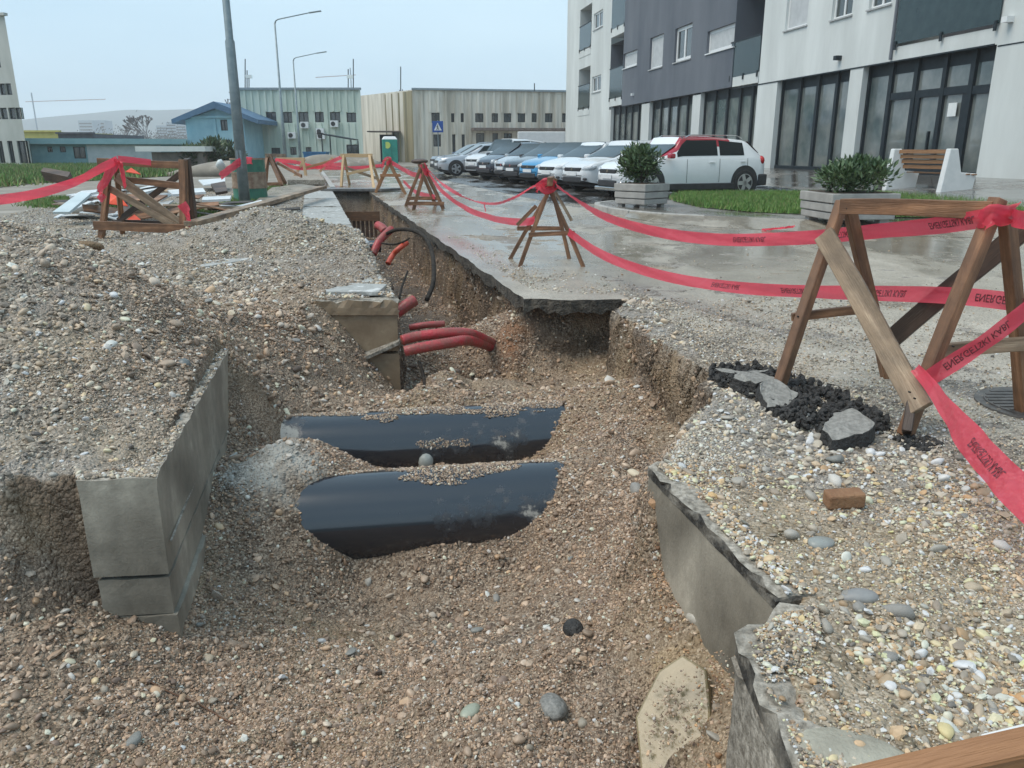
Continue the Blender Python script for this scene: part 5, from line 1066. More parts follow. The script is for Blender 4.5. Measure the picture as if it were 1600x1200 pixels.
        if kind == 'mini': o = blob('headlight', (0, 0, 0), (.12, .11, .12), HLM, 1, 0); pos = (h - .15, s * wid(h - .15) * .80, zbelt(h - .15) - .03)
        else: o = blob('headlight', (0, 0, 0), (.25, .085, .085), HLM, 1, .0); pos = (h - .17, s * wid(h - .17) * .90, zbelt(h - .17) - .05); o.rotation_euler = (0, R(10), s * R(-52))
        o.location = pos; o.parent = T
        o = blob('fog_lamp', (h - .07, s * hw * .66, H * .25), (.06, .09, .045), BLK if not trim else CHR, 2, 0); o.parent = T
        o = blob('tail_light', (-h + .14, s * hw * .83, H * .60), (.10, .12, .13), RED, 3, 0); o.parent = T
    for s in (1, -1):
        for x in (rf + .02, rf - 1.0, rf - 1.9 if L_ > 4 else rf - 1.6):
            q = MB(); zs = np.linspace(zlow(x) + .16, zbelt(x) - .03, 4)
            for z in zs:
                yy = s * (wid(x) * (1.0 if z < zbelt(x) - .2 else .985) + .004); q.v += [(x - .006, yy, z), (x + .006, yy, z)]
            for i in range(3): q.f.append((2 * i, 2 * i + 1, 2 * i + 3, 2 * i + 2)); q.mi.append(0)
            q.build('door_seam', BLK, T)
    q = MB(); q.box((h - .035, 0, nose * .86), (.09, hw * .95, .11)); q.build('grille', BLK, T, bevel=.02)
    q = MB(); q.box((h - .03, 0, H * .235), (.10, hw * 1.12, .17)); q.build('lower_intake', BLK, T, bevel=.03)
    q = MB(); q.box((h + .022, 0, H * .345), (.012, .50, .105)); q.build('number_plate', PLT, T)
    q = MB(); q.tube([(h + .01, 0, nose * .88), (h + .018, 0, nose * .88)], .05, 16); q.build('badge', CHR, T)
    if trim:
        for s in (1, -1):
            q = MB(); q.box(((wx + rx) / 2, s * (hw - .012), .27), (wx - rx - .62, .05, .17)); q.build('sill_trim', BLK, T, bevel=.02)
            q = MB(); q.box((-h + .12, s * (wid(-h + .3) - .06), .42), (.30, .16, .3)); q.build('bumper_corner', BLK, T, bevel=.04)
        q = MB(); q.box((h - .02, 0, .22), (.10, hw * 1.5, .10)); q.build('skid_plate', CHR, T, bevel=.02)
    if rails:
        for s in (1, -1): q = MB(); q.tube([(rf + .0, s * wtop(rf) * .95, H - .035), (rf - .15, s * wtop(0) * .97, H + .035), (tail + .35, s * wtop(tail) * .97, H + .03), (tail + .15, s * wtop(tail) * .95, H - .04)], .014, 6); q.build('roof_rail', CHR, T)
    q = MB(); q.box((0, 0, .24), (L_ * .80, W * .80, .20)); q.build('underbody', BLK, T)
    return T
WHT = (.74, .76, .77); SIL = (.44, .46, .48)
cars = [  # nose pixel (u, v), distance, heading, builder args, label
 ((948, 309), 21.4, 202, dict(L_=4.45, W=1.78, H=1.54, body=paint('white', WHT), roofm=paint('red', (.36, .012, .03)), kind='suv', trim=True, rails=True), 'white small SUV with a red roof and black wheel arches, nearest of the row'),
 ((893, 299), 24.2, 209, dict(L_=4.3, W=1.75, H=1.47, body=paint('pearl', (.62, .64, .65)), kind='hatch'), 'silver-white hatchback next to the red-roofed SUV'),
 ((853, 295), 26.3, 211, dict(L_=4.0, W=1.7, H=1.46, body=paint('white2', (.66, .69, .71)), kind='hatch'), 'white hatchback between the silver-white one and the blue car'),
 ((824, 290), 28.4, 213, dict(L_=4.1, W=1.7, H=1.46, body=paint('blue', (.035, .25, .48), .2), kind='hatch'), 'bright blue hatchback in the parked row'),
 ((797, 287), 30.4, 214, dict(L_=4.2, W=1.74, H=1.47, body=paint('black', (.018, .02, .025)), kind='hatch'), 'black hatchback just beyond the blue car'),
 ((783, 283.5), 32.8, 215, dict(L_=3.9, W=1.66, H=1.45, body=paint('silver', SIL, .4), kind='mini'), 'small silver car beyond the black hatchback'),
 ((755, 281), 34.6, 216, dict(L_=3.9, W=1.7, H=1.52, body=paint('navy', (.02, .025, .04)), kind='mini'), 'dark navy compact with round headlights'),
 ((737, 276), 37.4, 217, dict(L_=4.4, W=1.8, H=1.66, body=paint('white3', (.60, .63, .65)), kind='suv'), 'tall white SUV beyond the navy compact'),
 ((682, 274), 38.8, 196, dict(L_=4.55, W=1.78, H=1.47, body=paint('silver2', (.40, .42, .45), .4), kind='sedan', rails=True), 'silver estate turned side-on at the far end of the row'),
 ((676, 269), 42.5, 200, dict(L_=4.3, W=1.74, H=1.45, body=paint('grey', (.20, .22, .24), .4), kind='sedan'), 'grey saloon farthest away in the parked row'),
]
for (u, v), yy, hd, kw, lab in cars:
    T = car(**kw); tag(T, lab, 'car', 'cars parked in the row'); a = R(hd); nosep = D(u, v, yy); L_ = kw['L_']
    T.rotation_euler = (0, 0, a); T.location = (nosep.x - math.cos(a) * L_ / 2, nosep.y - math.sin(a) * L_ / 2, max(.012, min(nosep.z, .10)))
# ================================================================ BUILDINGS
def wall_holes(q, fn, u0, u1, w0, w1, holes, dep, m=0, mr=None):
    """wall front split round rectangular holes (a,b,c,d) = u0,u1,w0,w1, with reveals dep deep; fn(u, w, depth) -> point"""
    us = sorted({u0, u1, *[min(max(h[0], u0), u1) for h in holes], *[min(max(h[1], u0), u1) for h in holes]}); ws = sorted({w0, w1, *[min(max(h[2], w0), w1) for h in holes], *[min(max(h[3], w0), w1) for h in holes]})
    for i in range(len(us) - 1):
        for j in range(len(ws) - 1):
            cu, cw = (us[i] + us[i + 1]) / 2, (ws[j] + ws[j + 1]) / 2
            if any(h[0] < cu < h[1] and h[2] < cw < h[3] for h in holes): continue
            q.quad(fn(us[i], ws[j], 0), fn(us[i + 1], ws[j], 0), fn(us[i + 1], ws[j + 1], 0), fn(us[i], ws[j + 1], 0), m)
    for h in holes:
        a, b, c, d = h[:4]; D_ = h[4] if len(h) > 4 else dep; e = mr if mr is not None else m
        q.quad(fn(a, c, 0), fn(b, c, 0), fn(b, c, D_), fn(a, c, D_), e); q.quad(fn(a, d, 0), fn(b, d, 0), fn(b, d, D_), fn(a, d, D_), e)
        q.quad(fn(a, c, 0), fn(a, d, 0), fn(a, d, D_), fn(a, c, D_), e); q.quad(fn(b, c, 0), fn(b, d, 0), fn(b, d, D_), fn(b, c, D_), e)
def pbox(q, fn, u0, u1, w0, w1, d0, d1, m=0):
    P = [fn(u, w, d) for d in (d0, d1) for w in (w0, w1) for u in (u0, u1)]
    q.add(P, [(0, 1, 3, 2), (4, 6, 7, 5), (0, 4, 5, 1), (2, 3, 7, 6), (0, 2, 6, 4), (1, 5, 7, 3)], m)
def window(fn, a, b, c, d, parent, fm, gm, dep=.12, fw=.07, mull=1, name='window', sill=None, blind=None, trans=0, gd=.03):
    q = MB(); pbox(q, fn, a, b, c, c + fw, dep - .03, dep + .04); pbox(q, fn, a, b, d - fw, d, dep - .03, dep + .04)
    pbox(q, fn, a, a + fw * (1 if b > a else -1), c + fw, d - fw, dep - .03, dep + .04); pbox(q, fn, b - fw * (1 if b > a else -1), b, c + fw, d - fw, dep - .03, dep + .04)
    for k in range(1, mull): x = a + (b - a) * k / mull; pbox(q, fn, x - fw / 2, x + fw / 2, c + fw, d - fw, dep - .028, dep + .038)
    if trans: z = c + (d - c) * trans; pbox(q, fn, a + fw, b - fw, z - fw / 2, z + fw / 2, dep - .026, dep + .036)
    f = q.build(name, fm, parent)
    q = MB(); q.quad(fn(a, c, dep + gd - .02), fn(b, c, dep + gd - .02), fn(b, d, dep + gd - .02), fn(a, d, dep + gd - .02)); q.build('pane', gm, f)
    if sill: q = MB(); pbox(q, fn, a - .08, b + .08, c - .07, c - .005, -.06, dep); q.build('sill', sill, f)
    if blind: q = MB(); pbox(q, fn, a + fw, b - fw, d - (d - c) * blind, d - fw, dep - .02, dep - .005); q.build('blind', MATS['roller_blind'], f)
    return f
mat('roller_blind', (.42, .44, .45), (.50, .52, .53), 3, .6)
def glass_mat(name, c, c2, r=.06, sc=.8):
    m = mat(name, c, c2, sc, r, 0, spec=.9, coat=.3); return m
GD = glass_mat('dark_glass', (.02, .028, .03), (.05, .06, .06)); GSH = glass_mat('shop_glass', (.06, .085, .088), (.20, .215, .205), .05, .6)
WHW = mat('white_render', (.54, .57, .56), (.62, .65, .64), .35, .85, .3, 60, c3=(.575, .605, .595), bdist=.004, stretch=(1, 1, .35), detail=8)
blotch(WHW, .5, .86, 1.06, (1, 1, .2), 8)
GRW = mat('grey_render', (.085, .10, .125), (.135, .15, .175), .45, .8, .3, 60, stretch=(1, 1, .3), detail=8, bdist=.004)
FRD = mat('anthracite', (.012, .019, .025), (.020, .028, .035), 4, .5, spec=.25); FRW = mat('pvc_white', (.66, .68, .68), (.74, .75, .75), 4, .35); SILM = mat('sill_grey', (.34, .35, .35), (.42, .43, .43), 4, .5)
AB = empty('apartment_block', FW(50, .3), 'large white and dark grey apartment block with tall shop windows and balconies, right', 'apartment block')
def fa(y, z, d=0): return FW(y, z, d)
L1, ST = 4.66, 5.6
ZT_ = 4.66 + 3 * ST
glz = [(28.5, 35.95), (36.9, 43.35), (45.5, 53.2), (54.5, 62.8), (64.6, 72.75)]
def ftop(y): return 4.55 + (y - 28) * .0062
up_h = []      # upper windows: y0, y1, z0, z1
for k in range(3):
    z = k * ST
    up_h += [(34.6, 36.1, 6.85 + z, 8.95 + z), (37.3, 38.9, 6.85 + z, 8.95 + z), (41.0, 43.1, 6.97 + z, 8.95 + z)]
bal1 = [(28.65, 33.9, 5.15 + k * ST, 9.6 + k * ST, 1.6) for k in range(3)]
q = MB(); wall_holes(q, fa, 10.0, 28.5, .0, ZT_, [], .3)
wall_holes(q, fa, 28.5, 45.45, 4.60, ZT_, up_h + bal1, .16)
for a, b in ((35.95, 36.9), (43.35, 45.5), (53.2, 54.5), (62.8, 64.6), (72.75, 73.4)):
    q.quad(fa(a, 0), fa(b, 0), fa(b, 4.62), fa(a, 4.62)); q.quad(fa(a, 0), fa(a, 4.8), fa(a, 4.8, .45), fa(a, 0, .45)); q.quad(fa(b, 0), fa(b, 4.8), fa(b, 4.8, .45), fa(b, 0, .45))
lg = [(79.9, 84.2, 4.9 + k * ST * .97, 8.9 + k * ST * .97, 1.4) for k in range(3)]; lw = [(76.2, 79.2, 6.4 + k * ST * .97, 7.8 + k * ST * .97) for k in range(3)]
wall_holes(q, fa, 73.4, 89.5, .0, ZT_, lg + lw, .16)
q.quad(fa(89.5, 0), fa(89.5, ZT_), fa(89.5, ZT_, 14), fa(89.5, 0, 14)); q.quad(fa(10, 0), fa(10, ZT_), fa(10, ZT_, 14), fa(10, 0, 14)); q.quad(fa(10, ZT_), fa(89.5, ZT_), fa(89.5, ZT_, 14), fa(10, ZT_, 14))
q.build('wall', WHW, AB)
q = MB(); gh = []
for k in range(3):
    z = k * ST; gh += [(57.6 - 2.5, 58.1, 6.95 + z, 9.1 + z), (60.3, 63.1, 6.95 + z, 9.15 + z), (48.75, 52.6, 6.92 + z, 8.2 + z), (66.0, 69.5, 7.62 + z, 8.75 + z)]
gf = lambda y, z, d=0: FW(y, z, d - .06)
wall_holes(q, gf, 48.7, 69.55, 4.72, ZT_, gh, .2)
q.quad(gf(48.7, 4.72), gf(48.7, ZT_), gf(48.7, ZT_, .3), gf(48.7, 4.72, .3)); q.quad(gf(69.55, 4.72), gf(69.55, ZT_), gf(69.55, ZT_, .3), gf(69.55, 4.72, .3)); q.quad(gf(48.7, 4.72), gf(69.55, 4.72), gf(69.55, 4.72, .5), gf(48.7, 4.72, .5))
q.build('grey_wall', GRW, AB)
# recessed loggias between grey and white parts
def loggia(y0, y1, z0, z1, inner, dep=1.3):
    q = MB(); q.quad(fa(y0, z0, dep), fa(y1, z0, dep), fa(y1, z1, dep), fa(y0, z1, dep)); q.quad(fa(y0, z0, 0), fa(y0, z1, 0), fa(y0, z1, dep), fa(y0, z0, dep)); q.quad(fa(y1, z0, 0), fa(y1, z1, 0), fa(y1, z1, dep), fa(y1, z0, dep)); q.quad(fa(y0, z0, 0), fa(y1, z0, 0), fa(y1, z0, dep), fa(y0, z0, dep)); q.quad(fa(y0, z1, 0), fa(y1, z1, 0), fa(y1, z1, dep), fa(y0, z1, dep)); q.build('loggia', inner, AB)
BALG = mat('balcony_glass', (.012, .030, .035), (.022, .045, .05), 3, .12)
def balustrade(y0, y1, z0, z1, m=BALG, d=-.03):
    q = MB(); pbox(q, fa, y0, y1, z0, z1, d, d + .03); b = q.build('balcony_panel', m, AB)
    q = MB(); pbox(q, fa, y0 - .05, y1 + .05, z1, z1 + .07, d - .03, d + .05); q.build('rail', FRD, b)
    q = MB()
    for y in (y0 + .1, (y0 + y1) / 2, y1 - .1): pbox(q, fa, y - .06, y + .06, z0 - .22, z0 + .1, d - .04, d - .005)
    q.build('bracket', FRD, b)
for k in range(4):
    z = k * ST
    if k < 3:
        loggia(45.5, 48.65, 5.3 + z, 10.0 + z, GRW); q = MB(); pbox(q, fa, 45.5, 48.65, 4.72 + z, 5.28 + z, -.02, 1.3); q.build('balcony_slab', WHW, AB); balustrade(45.52, 49.1, 5.25 + z, 7.1 + z)
        loggia(69.6, 73.35, 5.6 + z, 9.9 + z, GRW); q = MB(); pbox(q, fa, 69.6, 73.35, 4.86 + z, 5.58 + z, -.02, 1.3); q.build('balcony_slab', WHW, AB); balustrade(69.6, 73.35, 5.5 + z, 7.9 + z)
        z2 = k * ST * .97
        q = MB(); q.quad(fa(79.9, 4.9 + z2, 1.4), fa(84.2, 4.9 + z2, 1.4), fa(84.2, 8.9 + z2, 1.4), fa(79.9, 8.9 + z2, 1.4)); q.build('loggia', GRW, AB)
        balustrade(79.95, 84.15, 5.2 + z2, 7.3 + z2); q = MB(); pbox(q, fa, 79.9, 84.2, 4.5 + z2, 5.1 + z2, -.03, .4); q.build('balcony_slab', WHW, AB)
        window(fa, 76.2, 79.2, 6.4 + z2, 7.8 + z2, AB, FRW, GD, .12, .15, 2, sill=SILM)
        q = MB(); q.quad(fa(28.65, 5.15 + z, 1.6), fa(33.9, 5.15 + z, 1.6), fa(33.9, 9.6 + z, 1.6), fa(28.65, 9.6 + z, 1.6)); q.build('loggia', GRW, AB)
        balustrade(28.5, 33.95, 5.25 + z, 7.6 + z, d=-.06)
        for h in [x for x in up_h if abs(x[2] - z - 6.9) < .3]: window(fa, *h[:4], AB, FRW, GD, .14, .10, 2 if h[1] - h[0] < 1.8 else 1, sill=SILM, blind=.96 if h[0] > 40 else None)
        window(gf, 55.1, 58.1, 6.95 + z, 9.1 + z, AB, FRW, GD, .16, .22, 2, sill=SILM); window(gf, 60.3, 63.1, 6.95 + z, 9.15 + z, AB, FRW, GD, .16, .14, 1, sill=SILM, blind=.97)
        window(gf, 48.75, 52.6, 6.92 + z, 8.2 + z, AB, FRW, GD, .16, .18, 1, sill=FRW, blind=.85); window(gf, 66.0, 69.5, 7.62 + z, 8.75 + z, AB, FRW, GD, .16, .16, 1, sill=FRW, blind=.9)
# shop fronts: every pane and mullion its own piece
def shop(y0, y1, cuts, transoms=(), depth=.28):
    ys = [y0] + list(cuts) + [y1]
    for i in range(len(ys) - 1):
        a, b = ys[i], ys[i + 1]; q = MB(); q.quad(fa(a + .1, .42, depth + .03), fa(b - .1, .42, depth + .03), fa(b - .1, 4.78, depth + .03), fa(a + .1, 4.78, depth + .03)); q.build('shop_pane', GSH, AB)
        q = MB(); pbox(q, fa, a + .1, b - .1, 4.78 - .62, 4.8, depth + .02, depth + .06); q.build('top_panel', FRD, AB)
    for i, y in enumerate(ys):
        q = MB(); pbox(q, fa, y - .11, y + .11, .36, 4.8, depth - .07, depth + .09); q.build('mullion', FRD, AB)
    q = MB(); pbox(q, fa, y0 - .1, y1 + .1, .27, .45, depth - .09, depth + .1); q.build('bottom_rail', FRD, AB)
    for (a, b, z) in transoms: q = MB(); pbox(q, fa, a + .11, b - .11, z - .14, z + .14, depth - .05, depth + .07); q.build('transom', FRD, AB)
shop(28.5, 35.95, [29.8, 32.85, 34.4], [(28.5, 29.8, 3.25), (29.8, 32.85, 3.3), (32.85, 34.4, 3.3)])
q = MB(); pbox(q, fa, 31.15, 31.35, .4, 4.7, .22, .36)
for z0, z1 in ((.45, .75),): pbox(q, fa, 29.9, 32.8, z0, z1, .23, .35)
pbox(q, fa, 29.91, 30.15, .45, 3.2, .24, .34); pbox(q, fa, 32.5, 32.75, .45, 3.2, .24, .34); q.build('shop_door', FRD, AB)
q = MB(); pbox(q, fa, 31.5, 31.58, 1.15, 1.9, .12, .2); q.build('door_handle', FRD, AB)
q = MB(); y_, z_ = 30.55, 2.62; pbox(q, fa, y_ - .22, y_ + .22, z_ - .22, z_ + .25, .22, .235); q.build('paper_notice', mat('paper', (.62, .66, .66), (.7, .72, .72), 5, .7), AB)
shop(36.9, 43.35, [38.3, 39.9, 41.55]); shop(45.5, 53.2, [46.6, 48.15, 49.85, 51.6]); shop(54.5, 62.8, [56, 57.7, 59.4, 61.1]); shop(64.6, 72.75, [66.1, 67.8, 69.5, 71.1])
q = MB(); q.quad(fa(20, 4.81, .1), fa(88, 4.81, .1), fa(88, 4.81, 3), fa(20, 4.81, 3)); q.quad(fa(20, .2, 3.2), fa(88, .2, 3.2), fa(88, 4.8, 3.2), fa(20, 4.8, 3.2)); q.build('shop_interior', GRW, AB)
for (y, z) in ((37.8, 5.15), (66.5, 5.45), (28.05, 5.3)):
    q = MB(); pbox(q, fa, y - .12, y + .12, z - .09, z + .09, -.22, .0); q.build('wall_lamp', FRD if y < 60 and y > 30 else FRW, AB)
q = MB(); pbox(q, fa, 10, 28.45, 4.52, 4.56, -.012, 0); pbox(q, fa, 28.6, 48.6, 4.585, 4.64, -.02, -.002); q.build('joint_line', FRD, AB)
q = MB(); q.tube([fa(34.1, 4.7, -.05), fa(34.1, ZT_, -.05)], .05, 8); q.build('rain_pipe', GRW, AB)
# ---- generic box building with ribbed cladding
def block(name, A, Bp, z0, z1, depth, m, label, cat, wins=(), ribs=0, ribw=.18, ribd=.10, fm=FRD, gm=GD, roofm=None, hole=.14, side=None, mull=2, sr=None):
    A = Vector((A[0], A[1], 0)); Bp = Vector((Bp[0], Bp[1], 0)); d = (Bp - A); Ln = d.length; d.normalize(); nn = Vector((-d.y, d.x, 0))
    fn = lambda u, w_, dp=0: A + d * u + nn * dp + Vector((0, 0, w_))
    T = empty(name, A, label, cat); q = MB(); wall_holes(q, fn, 0, Ln, z0, z1, [w_[:4] for w_ in wins], hole)
    sd = side or [(0, 0), (Ln, 0)]
    q.quad(fn(0, z0), fn(0, z1), fn(0 if side is None else side[0], z1, depth), fn(0 if side is None else side[0], z0, depth)); Lr = Ln if sr is None else sr; q.quad(fn(Ln, z0), fn(Ln, z1), fn(Lr, z1, depth), fn(Lr, z0, depth)); q.quad(fn(0, z1), fn(Ln, z1), fn(Lr, z1, depth), fn(0 if side is None else side[0], z1, depth)); q.quad(fn(0 if side is None else side[0], z0, depth), fn(Lr, z0, depth), fn(Lr, z1, depth), fn(0 if side is None else side[0], z1, depth))
    q.build('wall', m, T)
    if ribs:
        for k in range(ribs + 1):
            u = Ln * k / ribs; q = MB(); zt = z1 - .05
            segs = [(z0, zt)]
            for w_ in wins:
                if w_[0] - ribw < u < w_[1] + ribw:
                    ns = []
                    for s0, s1 in segs:
                        if w_[2] > s0 and w_[3] < s1: ns += [(s0, w_[2] - .05), (w_[3] + .05, s1)]
                        else: ns.append((s0, s1))
                    segs = ns
            for s0, s1 in segs: pbox(q, fn, u - ribw / 2, u + ribw / 2, s0, s1, -ribd, .0)
            q.build('rib', m, T)
    for w_ in wins: window(fn, *w_[:4], T, fm, gm, hole, .07, w_[4] if len(w_) > 4 else mull)
    q = MB(); pbox(q, fn, -.15, Ln + .15, z1 - .02, z1 + .16, -.2, .15); q.build('roof_edge', roofm or m, T)
    return T, fn, Ln
GRN = mat('pale_green_cladding', (.42, .50, .43), (.60, .65, .58), 1.2, .75, 0, stretch=(1, 1, .12), c3=(.52, .60, .53), detail=6)
BEI = mat('stained_beige', (.40, .365, .30), (.70, .66, .58), 1.0, .85, 0, stretch=(1.3, 1.3, .10), c3=(.63, .595, .52), detail=8)
BEI2 = mat('stained_ochre', (.23, .20, .12), (.36, .32, .22), 1.0, .85, 0, stretch=(1.3, 1.3, .10), detail=8)
def upx(fnA, fnB, u, v, yA, yB):  # distance along a front given in pixels
    pass
def along(A, Bp, u):
    r = (u - 800) / FPX; # horizontal ratio x/(forward)
    A = Vector(A[:2]); Bp = Vector(Bp[:2]); d = (Bp - A); Ln = d.length; d = d / Ln; k = r * (math.cos(PITCH) - .02); return (k * A.y - A.x) / (d.x - k * d.y)
Ag, Bg = D(381, 250, 75), D(567, 250, 75)
gw = []
for (u0, u1, v0, v1) in [(412, 428, 175, 192), (439, 453, 175, 192), (463, 479, 175, 192), (489, 503, 175, 191), (513, 529, 175, 191), (539, 554, 176, 191), (416, 430, 231, 243), (446, 456, 230, 242), (471, 480, 230, 244), (536, 556, 226, 240)]:
    gw.append((along(Ag, Bg, u0), along(Ag, Bg, u1), D(u0, v1, 75).z, D(u0, v0, 75).z))
Tg, fg_, Lg = block('green_hall', Ag, Bg, 0, D(470, 140, 75).z, 14, GRN, 'pale green two-storey hall with ribbed cladding behind the lamp posts', 'building', gw, ribs=18, sr=8, roofm=mat('roof_trim', (.20, .26, .30), (.26, .31, .34), 4, .6))
for (u, v) in [(452, 212), (473, 196), (497, 206), (498, 213), (520, 194)]:
    x = along(Ag, Bg, u); z = D(u, v, 75).z; q = MB(); pbox(q, fg_, x - .35, x + .35, z - .25, z + .3, -.45, -.05); q.build('air_conditioner', FRW, Tg)
    q = MB(); q.tube([fg_(x - .08, z + .02, -.46), fg_(x - .08, z + .02, -.47)], .2, 16); q.build('fan_grille', BLK, Tg)
Ab, Bb = D(649, 248, 85), D(960, 248, 89.5)
bw = []
for (u0, u1, v0, v1) in [(673, 686, 176, 192), (704, 709, 177, 191), (719, 724, 177, 191), (742, 755, 177, 191), (768, 778, 177, 191), (787, 799, 177, 191), (809, 821, 177, 191), (831, 839, 177, 191), (852, 864, 177, 191), (879, 887, 177, 191), (900, 912, 177, 191), (925, 936, 177, 191),
                         (675, 687, 210, 229), (705, 710, 210, 240), (720, 725, 210, 232), (743, 756, 208, 230), (769, 778, 208, 230), (787, 800, 208, 230), (809, 822, 208, 230), (840, 850, 208, 230), (879, 886, 208, 230)]:
    k = along(Ab, Bb, u0); yy = Ab.y + (Bb.y - Ab.y) * k / (Bb - Ab).length; bw.append((k, along(Ab, Bb, u1), D(u0, v1, yy).z, D(u0, v0, yy).z))
Tb, fb_, Lb_ = block('beige_hall', Ab, Bb, 0, D(649, 140, 85).z, 12, BEI, 'long stained beige two-storey hall behind the parked cars', 'building', bw, ribs=26, ribw=.22, side=(-5.6,), roofm=MATS['roof_trim'])
q = MB(); pbox(q, fb_, along(Ab, Bb, 735), Lb_, D(735, 204, 86).z, D(735, 200, 86).z, -1.6, 0); q.build('canopy', mat('canopy_brown', (.12, .09, .08), (.2, .16, .14), 4, .7), Tb)
q = MB(); e0, e1 = Vector((Ab.x, Ab.y, 0)), D(606, 248, 90); e1.z = 0
for k in range(5): p = e0.lerp(e1, k / 4.2); q.beam(p + Vector((-.08, -.05, 0)), p + Vector((-.08, -.05, 6.95)), .2, .1)
q.build('side_rib', BEI2, Tb)
q = MB(); q.quad(e0 + Vector((-.03, -.03, 0)), e1 + Vector((-.03, -.03, 0)), e1 + Vector((-.03, -.03, 7.0)), e0 + Vector((-.03, -.03, 7.0))); q.build('side_wall', BEI2, Tb)
q = MB(); q.box(e0.lerp(e1, .72) + Vector((-.6, -.6, 1.4)), (1.5, 1.6, 2.8)); q.build('side_porch', FRD, Tb)
q = MB(); q.box(e0.lerp(e1, .7) + Vector((-.9, -.9, 3.1)), (3.4, 2.4, .12)); q.build('porch_roof', MATS['canopy_brown'], Tb)
for i, (u, v0, v1) in enumerate([(383, 92, 140), (386, 110, 140), (389, 118, 140), (544, 108, 142), (552, 92, 142), (626, 104, 142), (835, 130, 142)]):
    yy = 80; a, b = D(u, v1, yy), D(u, v0, yy); T = empty('mast', (a.x, a.y, 6), 'thin aerial mast, number %s from the left, on the far roofs' % ['one', 'two', 'three', 'four', 'five', 'six', 'seven'][i], 'mast'); T['label'] = ['thin aerial mast at the left end of the green hall roof', 'short aerial beside the mast at the green roof\'s left end', 'shortest aerial at the green roof\'s left end', 'thinner of two masts at the right end of the green hall roof', 'taller of two masts at the right end of the green hall roof', 'mast above the bare tree between the two halls', 'small mast on the beige hall roof'][i]
    q = MB(); q.tube([a, b], .05, 5); q.build('pole', FRD, T)
    if i in (1, 3): q = MB(); q.box((a + b) / 2 + Vector((.2, 0, .3)), (.6, .3, .3)); q.build('dish', FRW, T)
# blue gabled building
BLW = mat('sky_blue_render', (.28, .48, .57), (.36, .56, .63), 1.5, .8, 0); BLR = mat('slate_blue_roof', (.06, .13, .22), (.09, .17, .27), 3, .6)
A1, B1 = D(296, 245, 70), D(386, 245, 70); wn = []
for (u0, u1, v0, v1) in [(339, 350, 187, 204), (314, 326, 219, 228), (343, 352, 218, 224)]: wn.append((along(A1, B1, u0), along(A1, B1, u1), D(u0, v1, 70).z, D(u0, v0, 70).z))
zt = D(300, 184, 70).z; zr = D(335, 163, 70).z + .2
Tl, fl_, Ll = block('blue_building', A1, B1, 0, zt, 11, BLW, 'light blue building with a dark blue gabled roof left of the green hall', 'building', wn)
q = MB(); mid = along(A1, B1, 336); o0, o1 = -.9, Ll + 1.4
P = [fl_(o0, zt - .15, -.7), fl_(mid, zr, -.7), fl_(o1, zt - .15, -.7), fl_(o0, zt - .15, 12), fl_(mid, zr, 12), fl_(o1, zt - .15, 12), fl_(o0, zt - .5, -.7), fl_(mid, zr - .55, -.7), fl_(o1, zt - .5, -.7), fl_(o0, zt - .5, 12), fl_(mid, zr - .55, 12), fl_(o1, zt - .5, 12)]
q.add(P, [(0, 1, 4, 3), (1, 2, 5, 4), (0, 6, 7, 1), (1, 7, 8, 2), (6, 9, 10, 7), (7, 10, 11, 8), (0, 3, 9, 6), (2, 8, 11, 5)]); q.add([fl_(0, zt - .1, -.01), fl_(Ll, zt - .1, -.01), fl_(mid, zr - .45, -.01)], [(0, 1, 2)]); q.mi[-1] = 1
q.build('roof', [BLR, BLW], Tl)
q = MB()
for u in (330, 357, 372): x = along(A1, B1, u); pbox(q, fl_, x - .12, x + .12, 0, zt - .1, -.12, 0)
q.build('pilaster', BLW, Tl)
# shack with a white roof
T = empty('shack', D(270, 250, 46), 'low brown shack with a flat white roof beyond the rubbish heap', 'shack'); b = wloc(T); b.z = 0
q = MB(); a, c = D(238, 250, 46), D(318, 250, 46); q.box(((a.x + c.x) / 2, 47.5, .55), (c.x - a.x, 3, 1.1)); q.build('wall', mat('shack_brown', (.16, .13, .12), (.26, .22, .19), 2, .8), T)
q = MB(); q.box(((a.x + c.x) / 2 - .2, 47.4, 1.28), (c.x - a.x + 1.0, 3.6, .28)); q.build('roof', mat('white_sheet', (.60, .62, .60), (.7, .71, .68), 2, .5), T)
# teal low building row, yellow hall, white wall section
TEA = mat('teal_metal', (.14, .28, .31), (.20, .35, .37), 2, .6); TEL = mat('teal_light', (.24, .40, .43), (.30, .46, .48), 2, .6)
A2, B2 = D(46, 252, 62), D(290, 250, 66); wn = []
for (u0, u1, v0, v1) in [(59, 67, 229, 238), (79, 88, 229, 238), (100, 119, 229, 248)]: wn.append((along(A2, B2, u0), along(A2, B2, u1), D(u0, v1, 62).z, D(u0, v0, 62).z))
T2, f2_, L2 = block('teal_shed', A2, B2, 0, D(46, 225, 62).z, 8, TEA, 'long low teal metal shed beyond the grass, left', 'shed', wn)
q = MB(); pbox(q, f2_, -.3, L2 + .3, D(46, 225, 62).z, D(46, 216, 62).z, -.5, 6); q.build('fascia', TEL, T2)
q = MB(); pbox(q, f2_, along(A2, B2, 122), along(A2, B2, 240), 0, D(122, 226, 63).z, -.12, 0); q.build('white_panelling', mat('white_cladding', (.44, .47, .48), (.54, .56, .56), 2, .7), T2)
A3, B3 = D(38, 240, 90), D(98, 240, 90); T3, _, _ = block('yellow_hall', A3, B3, 0, D(60, 206, 90).z, 12, mat('yellow_wall', (.48, .45, .13), (.56, .52, .18), 2, .8), 'pale yellow hall showing over the teal shed', 'building')
